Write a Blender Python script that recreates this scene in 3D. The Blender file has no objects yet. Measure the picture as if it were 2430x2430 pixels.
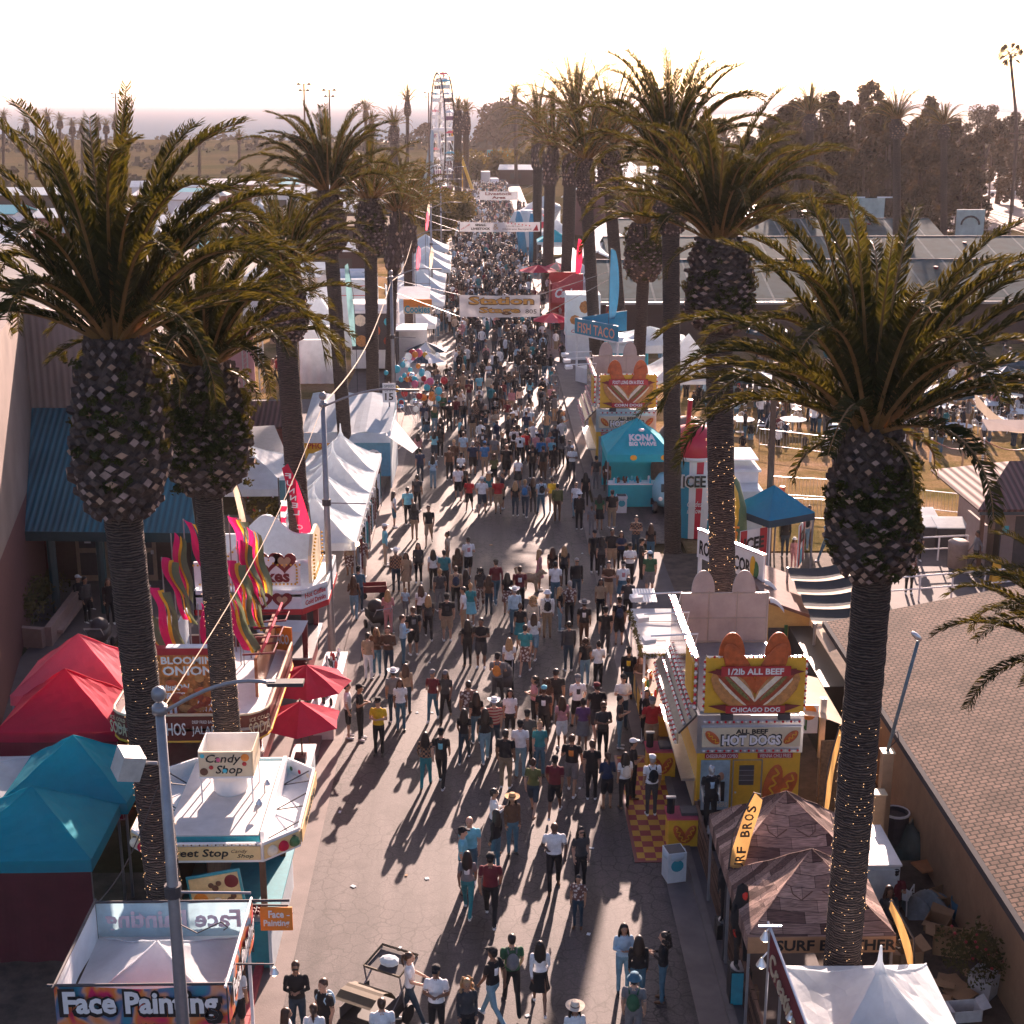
import bpy, bmesh, math, random
import numpy as np
from mathutils import Vector, Matrix, kdtree
R = math.radians
SC = bpy.context.scene
COL = SC.collection
# ---------------------------------------------------------------- camera, sky, sun, exposure
F = 3400.0; CH = 18.0
PITCH = math.atan((1215 - 235) / F); YAW = math.atan((1215 - 1150) / math.hypot(F, 980))
cam = bpy.data.objects.new('camera', bpy.data.cameras.new('camera')); COL.objects.link(cam)
cam.location = (0, 0, CH); cam.rotation_euler = (math.pi / 2 - PITCH, 0, -YAW)
cam.data.sensor_width = 36; cam.data.lens = F / 2430 * 36; cam.data.clip_start = .5; cam.data.clip_end = 40000
SC.camera = cam
SUN_EL, SUN_AZ = 19.0, 10.5
w = bpy.data.worlds.new('World'); SC.world = w; w.use_nodes = True
nt = w.node_tree; bg = nt.nodes['Background']
sky = nt.nodes.new('ShaderNodeTexSky'); sky.sky_type = 'NISHITA'; sky.sun_disc = False
sky.sun_elevation = R(SUN_EL); sky.sun_rotation = R(SUN_AZ); sky.air_density = 1.0; sky.dust_density = 2.2; sky.ozone_density = 1.3
tm = nt.nodes.new('ShaderNodeMix'); tm.data_type = 'RGBA'; tm.blend_type = 'MULTIPLY'; tm.inputs[0].default_value = 1; tm.inputs[7].default_value = (1.0, .92, 1.04, 1)
nt.links.new(sky.outputs[0], tm.inputs[6]); nt.links.new(tm.outputs[2], bg.inputs[0]); bg.inputs[1].default_value = 0.055
sl = bpy.data.lights.new('sun', 'SUN'); sl.energy = 5.0; sl.angle = R(.6); sl.color = (1.0, .72, .60)
so = bpy.data.objects.new('sun', sl); COL.objects.link(so)
sdir = Vector((math.sin(R(SUN_AZ)) * math.cos(R(SUN_EL)), math.cos(R(SUN_AZ)) * math.cos(R(SUN_EL)), math.sin(R(SUN_EL))))
so.rotation_euler = sdir.to_track_quat('Z', 'Y').to_euler(); so.location = (0, 0, 60)
SC.view_settings.view_transform = 'Standard'; SC.view_settings.look = 'None'; SC.view_settings.exposure = 1.95; SC.view_settings.gamma = 1
SC.cycles.use_denoising = True
SC.cycles.volume_bounces = 0; SC.cycles.max_bounces = 5; SC.cycles.diffuse_bounces = 3; SC.cycles.transparent_max_bounces = 6
SC.cycles.sample_clamp_indirect = 4

# ---------------------------------------------------------------- photo pixel -> world
CR = dict(A=(0,100,.41926),B=(810,100,.41926),C=(1620,100,.41926),D=(0,850,.41926),E=(810,850,.41926),F=(1620,850,.41926),
 G=(0,1620,.41926),H=(810,1620,.41926),I=(1620,1620,.41926),J=(1500,1300,.2588),K=(1300,700,.20704),L=(1050,450,.20704),
 M=(750,450,.18116),N=(600,700,.20704),Q=(520,1150,.20704),W=(0,0,1.2578),P=(0,0,1.))
def ray(c, x, y):
    o = CR[c]; u = o[0] + x * o[2] - 1215; v = 1215 - o[1] - y * o[2]
    fy = F * math.cos(PITCH) + v * math.sin(PITCH); fz = -F * math.sin(PITCH) + v * math.cos(PITCH)
    return (u * math.cos(YAW) + fy * math.sin(YAW), -u * math.sin(YAW) + fy * math.cos(YAW), fz)
def g(c, x, y, h=0):
    r = ray(c, x, y); t = (h - CH) / r[2]; return Vector((r[0] * t, r[1] * t, h))
def a(c, x, y, Y):
    r = ray(c, x, y); t = Y / r[1]; return Vector((r[0] * t, Y, CH + r[2] * t))

# ---------------------------------------------------------------- materials
MATS = {}
def newmat(key):
    m = bpy.data.materials.new(key); m.use_nodes = True; MATS[key] = m
    return m, m.node_tree, m.node_tree.nodes['Principled BSDF']
def nd(t, typ, **kw):
    n = t.nodes.new(typ)
    for k, v in kw.items():
        if k in ('i',):
            for kk, vv in v.items(): n.inputs[kk].default_value = vv
        else: setattr(n, k, v)
    return n
def c4(c): return (c[0], c[1], c[2], 1)
def mat(key, col=None, rough=.7, var=.15, sc=6., bump=0., metal=0., trans=0., emit=0., bs=None):
    if key in MATS: return MATS[key]
    m, t, b = newmat(key)
    tc = nd(t, 'ShaderNodeTexCoord'); L = t.links.new
    b.inputs['Roughness'].default_value = rough; b.inputs['Metallic'].default_value = metal
    n = nd(t, 'ShaderNodeTexNoise', i={'Scale': sc, 'Detail': 5, 'Roughness': .65}); L(tc.outputs['Object'], n.inputs['Vector'])
    rp = nd(t, 'ShaderNodeValToRGB'); L(n.outputs['Fac'], rp.inputs[0])
    rp.color_ramp.elements[0].position = .3; rp.color_ramp.elements[1].position = .7
    rp.color_ramp.elements[0].color = c4([x * (1 - var) for x in col]); rp.color_ramp.elements[1].color = c4([min(1, x * (1 + var)) for x in col])
    L(rp.outputs[0], b.inputs['Base Color'])
    if bump:
        n2 = nd(t, 'ShaderNodeTexNoise', i={'Scale': bs or sc * 4, 'Detail': 4}); L(tc.outputs['Object'], n2.inputs['Vector'])
        bp = nd(t, 'ShaderNodeBump', i={'Strength': bump, 'Distance': .02}); L(n2.outputs['Fac'], bp.inputs['Height']); L(bp.outputs[0], b.inputs['Normal'])
    if trans:
        tr = nd(t, 'ShaderNodeBsdfTranslucent'); mx = nd(t, 'ShaderNodeMixShader'); mx.inputs[0].default_value = trans
        L(rp.outputs[0], tr.inputs[0]); L(b.outputs[0], mx.inputs[1]); L(tr.outputs[0], mx.inputs[2])
        L(mx.outputs[0], t.nodes['Material Output'].inputs[0])
    if emit:
        b.inputs['Emission Color'].default_value = c4(col); b.inputs['Emission Strength'].default_value = emit
    return m
def fabric(key, col, tr=.3): return mat(key, col, .85, .10, 1.6, .55, trans=tr, bs=4.5)
WHITE = mat('white_paint', (.75, .75, .76), .45, .08, 3)
OFFW = mat('cream_paint', (.62, .52, .36), .5, .08, 3)
GREY = mat('grey_metal', (.28, .28, .30), .4, .12, 5, metal=.4)
ALU = mat('aluminium', (.62, .62, .64), .3, .1, 5, metal=.8)
DARK = mat('black_paint', (.02, .02, .022), .5, .2)
BLACK = mat('black_vinyl', (.012, .012, .014), .6, .2)
CHAR = mat('charcoal', (.06, .055, .06), .7, .2)
REDP = mat('red_paint', (.42, .02, .03), .45, .1)
REDD = mat('dark_red_paint', (.16, .012, .018), .5, .1)
YEL = mat('yellow_paint', (.72, .40, .03), .5, .08)
ORG = mat('orange_paint', (.75, .24, .03), .5, .1)
TEAL = mat('teal_paint', (.03, .30, .38), .5, .1)
BLUE = mat('blue_paint', (.02, .16, .36), .5, .1)
AQUA = mat('aqua_paint', (.06, .48, .60), .5, .08)
TAN = mat('tan_paint', (.42, .28, .17), .8, .1)
BROWN = mat('brown_paint', (.13, .06, .035), .7, .2)
GREENP = mat('green_paint', (.05, .16, .06), .6, .2)
PINKP = mat('pink_paint', (.65, .12, .25), .5, .1)
WOODM = mat('brown_timber', (.12, .065, .04), .8, .35, 5, .3)
CARD = mat('cardboard', (.36, .21, .11), .85, .15, 3)
T_WHITE = fabric('white_canvas', (.80, .85, .88), .45)
T_BLUEW = fabric('pale_canvas', (.62, .70, .75), .35)
T_TEAL = fabric('teal_canvas', (.0, .36, .47), .45)
T_KONA = fabric('turquoise_canvas', (.02, .46, .55), .25)
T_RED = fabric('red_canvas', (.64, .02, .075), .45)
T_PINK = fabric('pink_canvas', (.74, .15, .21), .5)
T_NAVY = fabric('navy_canvas', (.02, .06, .09), .15)
T_CREAM = fabric('cream_canvas', (.72, .60, .46), .35)
T_MAGENTA = fabric('magenta_canvas', (.65, .02, .16), .4)
T_YEL = fabric('yellow_canvas', (.80, .50, .05), .4)
T_OLIVE = fabric('olive_canvas', (.14, .17, .10), .3)
BULB_W = mat('white_bulb', (.85, .8, .75), .2, .05); BULB_R = mat('red_bulb', (.6, .02, .03), .2, .05)
GLOW = mat('fairy_bulb', (1, .55, .25), .4, .02, emit=1.0)
LAMPON = mat('lit_lamp', (1, .72, .45), .4, .02, emit=6.0)
SAUS = mat('sausage_print', (.33, .055, .02), .5, .35, 9); SAUSL = mat('bright_sausage_print', (.50, .10, .025), .45, .3, 6)
BUN = mat('bun_print', (.50, .22, .07), .6, .35, 7); BUNW = mat('bun_inside_print', (.75, .65, .5), .6, .2, 7)
RELISH = mat('relish_print', (.18, .16, .05), .7, .6, 22)

# ---------------------------------------------------------------- mesh builder
class MB:
    def __init__(s): s.v = []; s.f = []; s.m = []; s.ms = []
    def mi(s, m):
        if m not in s.ms: s.ms.append(m)
        return s.ms.index(m)
    def add(s, vs, fs, m):
        b = len(s.v); s.v += [tuple(p) for p in vs]; k = s.mi(m)
        for f in fs: s.f.append([b + i for i in f]); s.m.append(k)
    def box(s, x0, x1, y0, y1, z0, z1, m):
        s.add([(x0,y0,z0),(x1,y0,z0),(x1,y1,z0),(x0,y1,z0),(x0,y0,z1),(x1,y0,z1),(x1,y1,z1),(x0,y1,z1)],
              [(0,3,2,1),(4,5,6,7),(0,1,5,4),(1,2,6,5),(2,3,7,6),(3,0,4,7)], m)
    def obox(s, c, sz, rz, m, rx=0, ry=0):
        M = Matrix.Translation(c) @ Matrix.Rotation(rz, 4, 'Z') @ Matrix.Rotation(rx, 4, 'X') @ Matrix.Rotation(ry, 4, 'Y')
        x, y, z = sz[0] / 2, sz[1] / 2, sz[2] / 2
        vs = [M @ Vector(p) for p in [(-x,-y,-z),(x,-y,-z),(x,y,-z),(-x,y,-z),(-x,-y,z),(x,-y,z),(x,y,z),(-x,y,z)]]
        s.add(vs, [(0,3,2,1),(4,5,6,7),(0,1,5,4),(1,2,6,5),(2,3,7,6),(3,0,4,7)], m)
    def quad(s, A, B, C, D, m): s.add([A, B, C, D], [(0,1,2,3)], m)
    def slab(s, pts, th, m, up=None):
        pts = [Vector(p) for p in pts]; n = (pts[1] - pts[0]).cross(pts[-1] - pts[0]).normalized() * th
        k = len(pts); s.add(pts + [p - n for p in pts], [tuple(range(k)), tuple(range(2*k-1, k-1, -1))] + [(i, i + k, (i+1) % k + k, (i+1) % k) for i in range(k)], m)
    def tube(s, pts, r, m, n=6, caps=True):
        pts = [Vector(p) for p in pts]; rs = r if isinstance(r, (list, tuple)) else [r] * len(pts)
        vs = []; fs = []; prev = None
        for i, p in enumerate(pts):
            d = (pts[min(i+1, len(pts)-1)] - pts[max(i-1, 0)]).normalized()
            if prev is None: u = d.orthogonal().normalized()
            else: u = (prev - d * prev.dot(d)); u = u.normalized() if u.length > 1e-6 else d.orthogonal().normalized()
            prev = u; w_ = d.cross(u)
            for k in range(n):
                t = 2 * math.pi * k / n; vs.append(p + (u * math.cos(t) + w_ * math.sin(t)) * rs[i])
        for i in range(len(pts) - 1):
            for k in range(n): fs.append((i*n+k, i*n+(k+1) % n, (i+1)*n+(k+1) % n, (i+1)*n+k))
        if caps: fs += [tuple(range(n-1, -1, -1)), tuple(range((len(pts)-1)*n, len(pts)*n))]
        s.add(vs, fs, m)
    def lathe(s, pr, m, c=(0, 0, 0), n=16, sx=1, sy=1):
        vs = []; fs = []
        for r, z in pr:
            for k in range(n):
                t = 2 * math.pi * k / n; vs.append((c[0] + r*sx*math.cos(t), c[1] + r*sy*math.sin(t), c[2] + z))
        for i in range(len(pr)-1):
            for k in range(n): fs.append((i*n+k, i*n+(k+1) % n, (i+1)*n+(k+1) % n, (i+1)*n+k))
        s.add(vs, fs, m)
    def ell(s, c, r, m, n=10, k=6, rot=None):
        vs = []; fs = []; rot = rot or Matrix.Identity(3)
        for i in range(k+1):
            ph = math.pi * i / k - math.pi/2
            for j in range(n):
                t = 2*math.pi*j/n
                vs.append(Vector(c) + rot @ Vector((r[0]*math.cos(ph)*math.cos(t), r[1]*math.cos(ph)*math.sin(t), r[2]*math.sin(ph))))
        for i in range(k):
            for j in range(n): fs.append((i*n+j, i*n+(j+1) % n, (i+1)*n+(j+1) % n, (i+1)*n+j))
        s.add(vs, fs, m)
    def grid(s, fn, nu, nv, m):
        vs = [fn(i/nu, j/nv) for j in range(nv+1) for i in range(nu+1)]; W = nu+1
        s.add(vs, [(j*W+i, j*W+i+1, (j+1)*W+i+1, (j+1)*W+i) for j in range(nv) for i in range(nu)], m)
    def build(s, name, parent=None, smooth=False, loc=None):
        me = bpy.data.meshes.new(name); me.from_pydata(s.v, [], s.f)
        for m in s.ms: me.materials.append(m)
        me.polygons.foreach_set('material_index', s.m)
        if smooth: me.polygons.foreach_set('use_smooth', [True]*len(s.f))
        me.update(); o = bpy.data.objects.new(name, me); COL.objects.link(o)
        if parent is not None: o.parent = parent
        if loc is not None: o.location = loc
        return o
def tag(o, label, cat=None, group=None, kind=None):
    if label: o['label'] = label
    if cat: o['category'] = cat
    if group: o['group'] = group
    if kind: o['kind'] = kind
    return o
def thing(name, label, cat, loc=(0, 0, 0), rz=0, group=None):
    o = bpy.data.objects.new(name, None); COL.objects.link(o); o.location = loc; o.rotation_euler = (0, 0, rz); o.empty_display_size = .3
    return tag(o, label, cat, group)
def dup(o, loc=None, rz=None, label=None, group=None, scale=None, parent=None):
    c = o.copy(); COL.objects.link(c)
    if parent is not None: c.parent = parent
    if loc is not None: c.location = loc
    if rz is not None: c.rotation_euler = (0, 0, rz)
    if scale is not None: c.scale = (scale,)*3 if not isinstance(scale, tuple) else scale
    if label: c['label'] = label
    if group: c['group'] = group
    for ch in list(o.children): dup(ch, parent=c)
    return c
def one(fn, name, parent=None, smooth=False, **kw):
    b = MB(); fn(b); return b.build(name, parent, smooth, **kw)
def part(name, parent, fn, smooth=False):
    b = MB(); fn(b); return b.build(name, parent, smooth)
TXT = {}
def text(s, org, xd, yd, w_, h_, m, parent, name='lettering', off=.0, depth=.006, shear=0, bold=0.0):
    """lettering centred on org, running along xd, upright along yd, fitted to w_ x h_; off = distance out of the panel"""
    key = (s, bold, shear)
    if key not in TXT:
        cu = bpy.data.curves.new('lettering', 'FONT'); cu.body = s; cu.align_x = 'CENTER'; cu.align_y = 'CENTER'
        cu.resolution_u = 2; cu.offset = bold; cu.shear = shear; cu.extrude = .03
        ob = bpy.data.objects.new('t', cu); COL.objects.link(ob); bpy.context.view_layer.update()
        me = bpy.data.meshes.new_from_object(ob.evaluated_get(bpy.context.evaluated_depsgraph_get()))
        bpy.data.objects.remove(ob); bpy.data.curves.remove(cu)
        co = np.array([v.co[:] for v in me.vertices]); lo = co.min(0); hi = co.max(0); TXT[key] = (me, lo, hi)
    me, lo, hi = TXT[key]; xd = Vector(xd).normalized(); yd = Vector(yd).normalized(); zd = xd.cross(yd).normalized()
    me = me.copy(); me.materials.clear(); me.materials.append(m)
    sx = w_ / (hi[0]-lo[0]); sy = h_ / (hi[1]-lo[1]); cx = (hi[0]+lo[0])/2; cy = (hi[1]+lo[1])/2
    o = Vector(org) + zd * (off + depth/2)
    for v in me.vertices:
        p = v.co; v.co = o + xd*((p.x-cx)*sx) + yd*((p.y-cy)*sy) + zd*(p.z/.03*depth/2)
    ob = bpy.data.objects.new(name, me); COL.objects.link(ob); ob.parent = parent
    return ob
def otext(s, org, xd, yd, w_, h_, m, mo, parent, off=.0, ob=.05, bold=.012, shear=0):
    e = h_ * .28
    text(s, org, xd, yd, w_ + e, h_ + e, mo, parent, 'letter_outline', off, .004, shear, ob)
    return text(s, org, xd, yd, w_, h_, m, parent, 'lettering', off + .005, .004, shear, bold)
# ---------------------------------------------------------------- special materials
def ramp(t, src, stops):
    r = nd(t, 'ShaderNodeValToRGB'); t.links.new(src, r.inputs[0]); e = r.color_ramp.elements
    while len(e) < len(stops): e.new(.5)
    for i, (p, c) in enumerate(stops): e[i].position = p; e[i].color = c4(c)
    return r
def mixc(t, fac, A, B, mode='MIX'):
    m = nd(t, 'ShaderNodeMix', data_type='RGBA', blend_type=mode)
    for s, x in ((0, fac), (6, A), (7, B)):
        if isinstance(x, (int, float)): m.inputs[s].default_value = x
        elif isinstance(x, tuple): m.inputs[s].default_value = c4(x)
        else: t.links.new(x, m.inputs[s])
    return m.outputs[2]
def asphalt():
    m, t, b = newmat('worn_asphalt'); L = t.links.new; tc = nd(t, 'ShaderNodeTexCoord')
    n1 = nd(t, 'ShaderNodeTexNoise', i={'Scale': .22, 'Detail': 6, 'Roughness': .6}); L(tc.outputs['Object'], n1.inputs['Vector'])
    n2 = nd(t, 'ShaderNodeTexNoise', i={'Scale': 20., 'Detail': 4, 'Roughness': .85}); L(tc.outputs['Object'], n2.inputs['Vector'])
    base = ramp(t, n1.outputs['Fac'], [(.3, (.046, .040, .042)), (.5, (.068, .058, .060)), (.72, (.092, .079, .079))])
    sp = ramp(t, n2.outputs['Fac'], [(.32, (.42, .42, .42)), (.5, (1, 1, 1)), (.7, (1.8, 1.7, 1.65))])
    c = mixc(t, .85, base.outputs[0], sp.outputs[0], 'MULTIPLY')
    nz = nd(t, 'ShaderNodeTexNoise', i={'Scale': 2.2, 'Detail': 4}); L(tc.outputs['Object'], nz.inputs['Vector'])
    av = nd(t, 'ShaderNodeVectorMath', operation='MULTIPLY_ADD'); L(nz.outputs['Color'], av.inputs[0]); av.inputs[1].default_value = (.35,)*3; L(tc.outputs['Object'], av.inputs[2])
    v = nd(t, 'ShaderNodeTexVoronoi', feature='DISTANCE_TO_EDGE', i={'Scale': 2.7}); L(av.outputs[0], v.inputs['Vector'])
    cr = ramp(t, v.outputs['Distance'], [(0, (0, 0, 0)), (.055, (1, 1, 1))])
    msk = nd(t, 'ShaderNodeTexNoise', i={'Scale': .33, 'Detail': 3}); L(tc.outputs['Object'], msk.inputs['Vector'])
    mr = ramp(t, msk.outputs['Fac'], [(.34, (.1, .1, .1)), (.55, (.95, .95, .95))])
    inv = nd(t, 'ShaderNodeInvert'); L(cr.outputs[0], inv.inputs['Color'])
    mm = nd(t, 'ShaderNodeMath', operation='MULTIPLY'); L(inv.outputs[0], mm.inputs[0]); L(mr.outputs[0], mm.inputs[1])
    c2 = mixc(t, mm.outputs[0], c, (.012, .010, .011))
    mp = nd(t, 'ShaderNodeMapping'); mp.inputs['Scale'].default_value = (1.1, .05, 1); L(tc.outputs['Object'], mp.inputs[0]); ns = nd(t, 'ShaderNodeTexNoise', i={'Scale': 1.6, 'Detail': 5}); L(mp.outputs[0], ns.inputs['Vector'])
    st = ramp(t, ns.outputs['Fac'], [(.38, (.66, .66, .68)), (.5, (1, 1, 1)), (.66, (1.28, 1.24, 1.22))]); c2 = mixc(t, 1., c2, st.outputs[0], 'MULTIPLY')
    vg = nd(t, 'ShaderNodeTexVoronoi', i={'Scale': 1.7}); L(tc.outputs['Object'], vg.inputs['Vector']); gs = ramp(t, vg.outputs['Distance'], [(.035, (.3, .3, .3)), (.06, (1, 1, 1))]); c2 = mixc(t, .8, c2, gs.outputs[0], 'MULTIPLY')
    nb = nd(t, 'ShaderNodeTexNoise', i={'Scale': .55, 'Detail': 2}); L(tc.outputs['Object'], nb.inputs['Vector']); sb = ramp(t, nb.outputs['Fac'], [(.60, (1, 1, 1)), (.63, (.62, .60, .62))]); c2 = mixc(t, .7, c2, sb.outputs[0], 'MULTIPLY')
    L(c2, b.inputs['Base Color'])
    b.inputs['Roughness'].default_value = .72; b.inputs['Specular IOR Level'].default_value = .35
    bp = nd(t, 'ShaderNodeBump', i={'Strength': .45, 'Distance': .012}); L(n2.outputs['Fac'], bp.inputs['Height']); L(bp.outputs[0], b.inputs['Normal'])
    return m
ASPH = asphalt()
CONC = mat('pale_concrete', (.15, .122, .115), .8, .22, 1.4, .25, bs=30)
CONCD = mat('grey_concrete', (.10, .085, .085), .85, .25, 1.0, .25, bs=30)
DIRT = mat('packed_dirt', (.085, .06, .045), .95, .5, 2.2, .5, bs=14)
KERBR = mat('worn_red_kerb_paint', (.36, .05, .06), .7, .3, 9, .2)
def ground_mat():
    m, t, b = newmat('dry_ground'); L = t.links.new; tc = nd(t, 'ShaderNodeTexCoord')
    n1 = nd(t, 'ShaderNodeTexNoise', i={'Scale': .02, 'Detail': 9, 'Roughness': .62}); L(tc.outputs['Object'], n1.inputs['Vector'])
    n2 = nd(t, 'ShaderNodeTexNoise', i={'Scale': 1.3, 'Detail': 6, 'Roughness': .7}); L(tc.outputs['Object'], n2.inputs['Vector'])
    A = ramp(t, n1.outputs['Fac'], [(.35, (.03, .034, .016)), (.5, (.075, .06, .035)), (.65, (.038, .042, .018))])
    B = ramp(t, n2.outputs['Fac'], [(.3, (.6, .6, .55)), (.7, (1.3, 1.25, 1.2))])
    L(mixc(t, 1., A.outputs[0], B.outputs[0], 'MULTIPLY'), b.inputs['Base Color']); b.inputs['Roughness'].default_value = 1; b.inputs['Specular IOR Level'].default_value = 0
    return m
def lawn_mat():
    m, t, b = newmat('dry_lawn'); L = t.links.new; tc = nd(t, 'ShaderNodeTexCoord')
    n1 = nd(t, 'ShaderNodeTexNoise', i={'Scale': .25, 'Detail': 7, 'Roughness': .65}); L(tc.outputs['Object'], n1.inputs['Vector'])
    n2 = nd(t, 'ShaderNodeTexNoise', i={'Scale': 9, 'Detail': 5, 'Roughness': .8}); L(tc.outputs['Object'], n2.inputs['Vector'])
    A = ramp(t, n1.outputs['Fac'], [(.38, (.13, .11, .045)), (.5, (.25, .175, .09)), (.62, (.34, .23, .15))])
    B = ramp(t, n2.outputs['Fac'], [(.25, (.45, .45, .4)), (.75, (1.4, 1.35, 1.3))])
    L(mixc(t, 1., A.outputs[0], B.outputs[0], 'MULTIPLY'), b.inputs['Base Color']); b.inputs['Roughness'].default_value = 1; b.inputs['Specular IOR Level'].default_value = 0
    bp = nd(t, 'ShaderNodeBump', i={'Strength': .9, 'Distance': .06}); L(n2.outputs['Fac'], bp.inputs['Height']); L(bp.outputs[0], b.inputs['Normal'])
    return m
GROUNDM = ground_mat(); LAWN = lawn_mat()
def grid_mat(key, base, line, sx, sy, th=.06, rough=.6, ax='XY', var=.2, bump=.4, off=.5, metal=0):
    """tiles: brick texture in object space"""
    m, t, b = newmat(key); L = t.links.new; tc = nd(t, 'ShaderNodeTexCoord')
    v = tc.outputs['Object']
    if ax != 'XY':
        sp = nd(t, 'ShaderNodeSeparateXYZ'); cb = nd(t, 'ShaderNodeCombineXYZ'); L(v, sp.inputs[0])
        for i, k in enumerate(ax): L(sp.outputs['XYZ'.index(k)], cb.inputs[i])
        v = cb.outputs[0]
    br = nd(t, 'ShaderNodeTexBrick', i={'Scale': 1, 'Mortar Size': th, 'Mortar Smooth': .3, 'Bias': 0, 'Brick Width': sx, 'Row Height': sy,
        'Color1': c4([x*(1-var) for x in base]), 'Color2': c4([x*(1+var) for x in base]), 'Mortar': c4(line)}); br.offset = off
    L(v, br.inputs['Vector'])
    n = nd(t, 'ShaderNodeTexNoise', i={'Scale': 1.1, 'Detail': 6}); L(v, n.inputs['Vector'])
    rp = ramp(t, n.outputs['Fac'], [(.3, (.7, .7, .7)), (.7, (1.25, 1.25, 1.25))])
    L(mixc(t, 1., br.outputs['Color'], rp.outputs[0], 'MULTIPLY'), b.inputs['Base Color']); b.inputs['Roughness'].default_value = rough; b.inputs['Metallic'].default_value = metal
    bp = nd(t, 'ShaderNodeBump', i={'Strength': bump, 'Distance': .03}); bp.invert = True; b.inputs['Specular IOR Level'].default_value = .15; L(br.outputs['Fac'], bp.inputs['Height']); L(bp.outputs[0], b.inputs['Normal'])
    return m
SHINGLE = grid_mat('shingle_roof_tiles', (.125, .08, .062), (.02, .014, .012), .19, .155, .022, .9)
BRICKR = grid_mat('red_brick_wall', (.20, .07, .06), (.12, .08, .07), .4, .12, .01, .9, 'XZY')
SOLAR = grid_mat('green_grey_roof_panels', (.03, .068, .075), (.14, .18, .18), 3.0, 8., .10, .95, off=0, bump=.2, var=.12)
CHECK = None
def checker():
    m, t, b = newmat('checkered_mat_cloth'); L = t.links.new; tc = nd(t, 'ShaderNodeTexCoord')
    ch = nd(t, 'ShaderNodeTexChecker', i={'Scale': 3.6, 'Color1': c4((.50, .24, .02)), 'Color2': c4((.25, .02, .025))}); L(tc.outputs['Object'], ch.inputs[0])
    L(ch.outputs[0], b.inputs['Base Color']); b.inputs['Roughness'].default_value = .7; return m
CHECK = checker()
def rib_mat(key, col, sc=30, axis='X', rough=.5, amt=.35):
    m, t, b = newmat(key); L = t.links.new; tc = nd(t, 'ShaderNodeTexCoord')
    wv = nd(t, 'ShaderNodeTexWave', bands_direction=axis, i={'Scale': sc, 'Distortion': .0}); L(tc.outputs['Object'], wv.inputs[0])
    n = nd(t, 'ShaderNodeTexNoise', i={'Scale': .6, 'Detail': 5}); L(tc.outputs['Object'], n.inputs['Vector'])
    rp = ramp(t, n.outputs['Fac'], [(.3, [x*.8 for x in col]), (.7, [x*1.2 for x in col])]); r2 = ramp(t, wv.outputs['Fac'], [(.3, (1-amt,)*3), (.8, (1, 1, 1))])
    L(mixc(t, 1., rp.outputs[0], r2.outputs[0], 'MULTIPLY'), b.inputs['Base Color']); b.inputs['Roughness'].default_value = rough
    bp = nd(t, 'ShaderNodeBump', i={'Strength': .6, 'Distance': .04}); L(wv.outputs['Fac'], bp.inputs['Height']); L(bp.outputs[0], b.inputs['Normal'])
    return m
WALLP = rib_mat('ribbed_pink_wall', (.24, .185, .165), 1.6, 'Y', .8, .2)
AWNT = rib_mat('teal_standing_seam', (.02, .13, .17), 1.7, 'Y', .5, .4)
CORR = rib_mat('white_corrugated_sheet', (.8, .8, .8), 3.5, 'X', .4, .2)
ROOFW = rib_mat('white_ribbed_roof', (.75, .70, .66), .6, 'X', .45, .15)
TILER = rib_mat('clay_tile_roof', (.17, .075, .07), 1.3, 'X', .8, .6)
def wood_print():
    m, t, b = newmat('wood_print_canvas'); L = t.links.new; tc = nd(t, 'ShaderNodeTexCoord')
    br = nd(t, 'ShaderNodeTexBrick', i={'Scale': 1, 'Mortar Size': .004, 'Brick Width': .75, 'Row Height': .17, 'Color1': c4((.09, .045, .04)), 'Color2': c4((.50, .36, .30)), 'Mortar': c4((.02, .01, .01))}); br.offset = .37
    L(tc.outputs['Object'], br.inputs['Vector'])
    n = nd(t, 'ShaderNodeTexNoise', i={'Scale': 3, 'Detail': 7, 'Distortion': 2.}); mp = nd(t, 'ShaderNodeMapping'); mp.inputs['Scale'].default_value = (.5, 6, 6); L(tc.outputs['Object'], mp.inputs[0]); L(mp.outputs[0], n.inputs['Vector'])
    rp = ramp(t, n.outputs['Fac'], [(.3, (.5, .45, .45)), (.7, (1.4, 1.3, 1.3))])
    c = mixc(t, 1., br.outputs['Color'], rp.outputs[0], 'MULTIPLY'); L(c, b.inputs['Base Color']); b.inputs['Roughness'].default_value = .8
    tr = nd(t, 'ShaderNodeBsdfTranslucent'); mx = nd(t, 'ShaderNodeMixShader'); mx.inputs[0].default_value = .25; L(c, tr.inputs[0]); L(b.outputs[0], mx.inputs[1]); L(tr.outputs[0], mx.inputs[2]); L(mx.outputs[0], t.nodes['Material Output'].inputs[0])
    return m
WOODP = wood_print()
PLANK = grid_mat('weathered_planks', (.13, .085, .07), (.02, .015, .012), 1.1, .11, .01, .85, 'YXZ', .6)
PLANKV = grid_mat('rough_fence_planks', (.15, .085, .06), (.02, .012, .01), .9, .09, .01, .9, 'YZX', .6)
def sea_mat():
    m, t, b = newmat('sea_water'); L = t.links.new; tc = nd(t, 'ShaderNodeTexCoord')
    b.inputs['Base Color'].default_value = (.10, .155, .21, 1); b.inputs['Roughness'].default_value = 1; b.inputs['Specular IOR Level'].default_value = .0
    mp = nd(t, 'ShaderNodeMapping'); mp.inputs['Scale'].default_value = (.02, .06, .06); L(tc.outputs['Object'], mp.inputs[0])
    n = nd(t, 'ShaderNodeTexNoise', i={'Scale': 2.0, 'Detail': 9, 'Roughness': .7}); L(mp.outputs[0], n.inputs['Vector'])
    bp = nd(t, 'ShaderNodeBump', i={'Strength': .8, 'Distance': 6.}); L(n.outputs['Fac'], bp.inputs['Height']); L(bp.outputs[0], b.inputs['Normal']); return m
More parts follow.
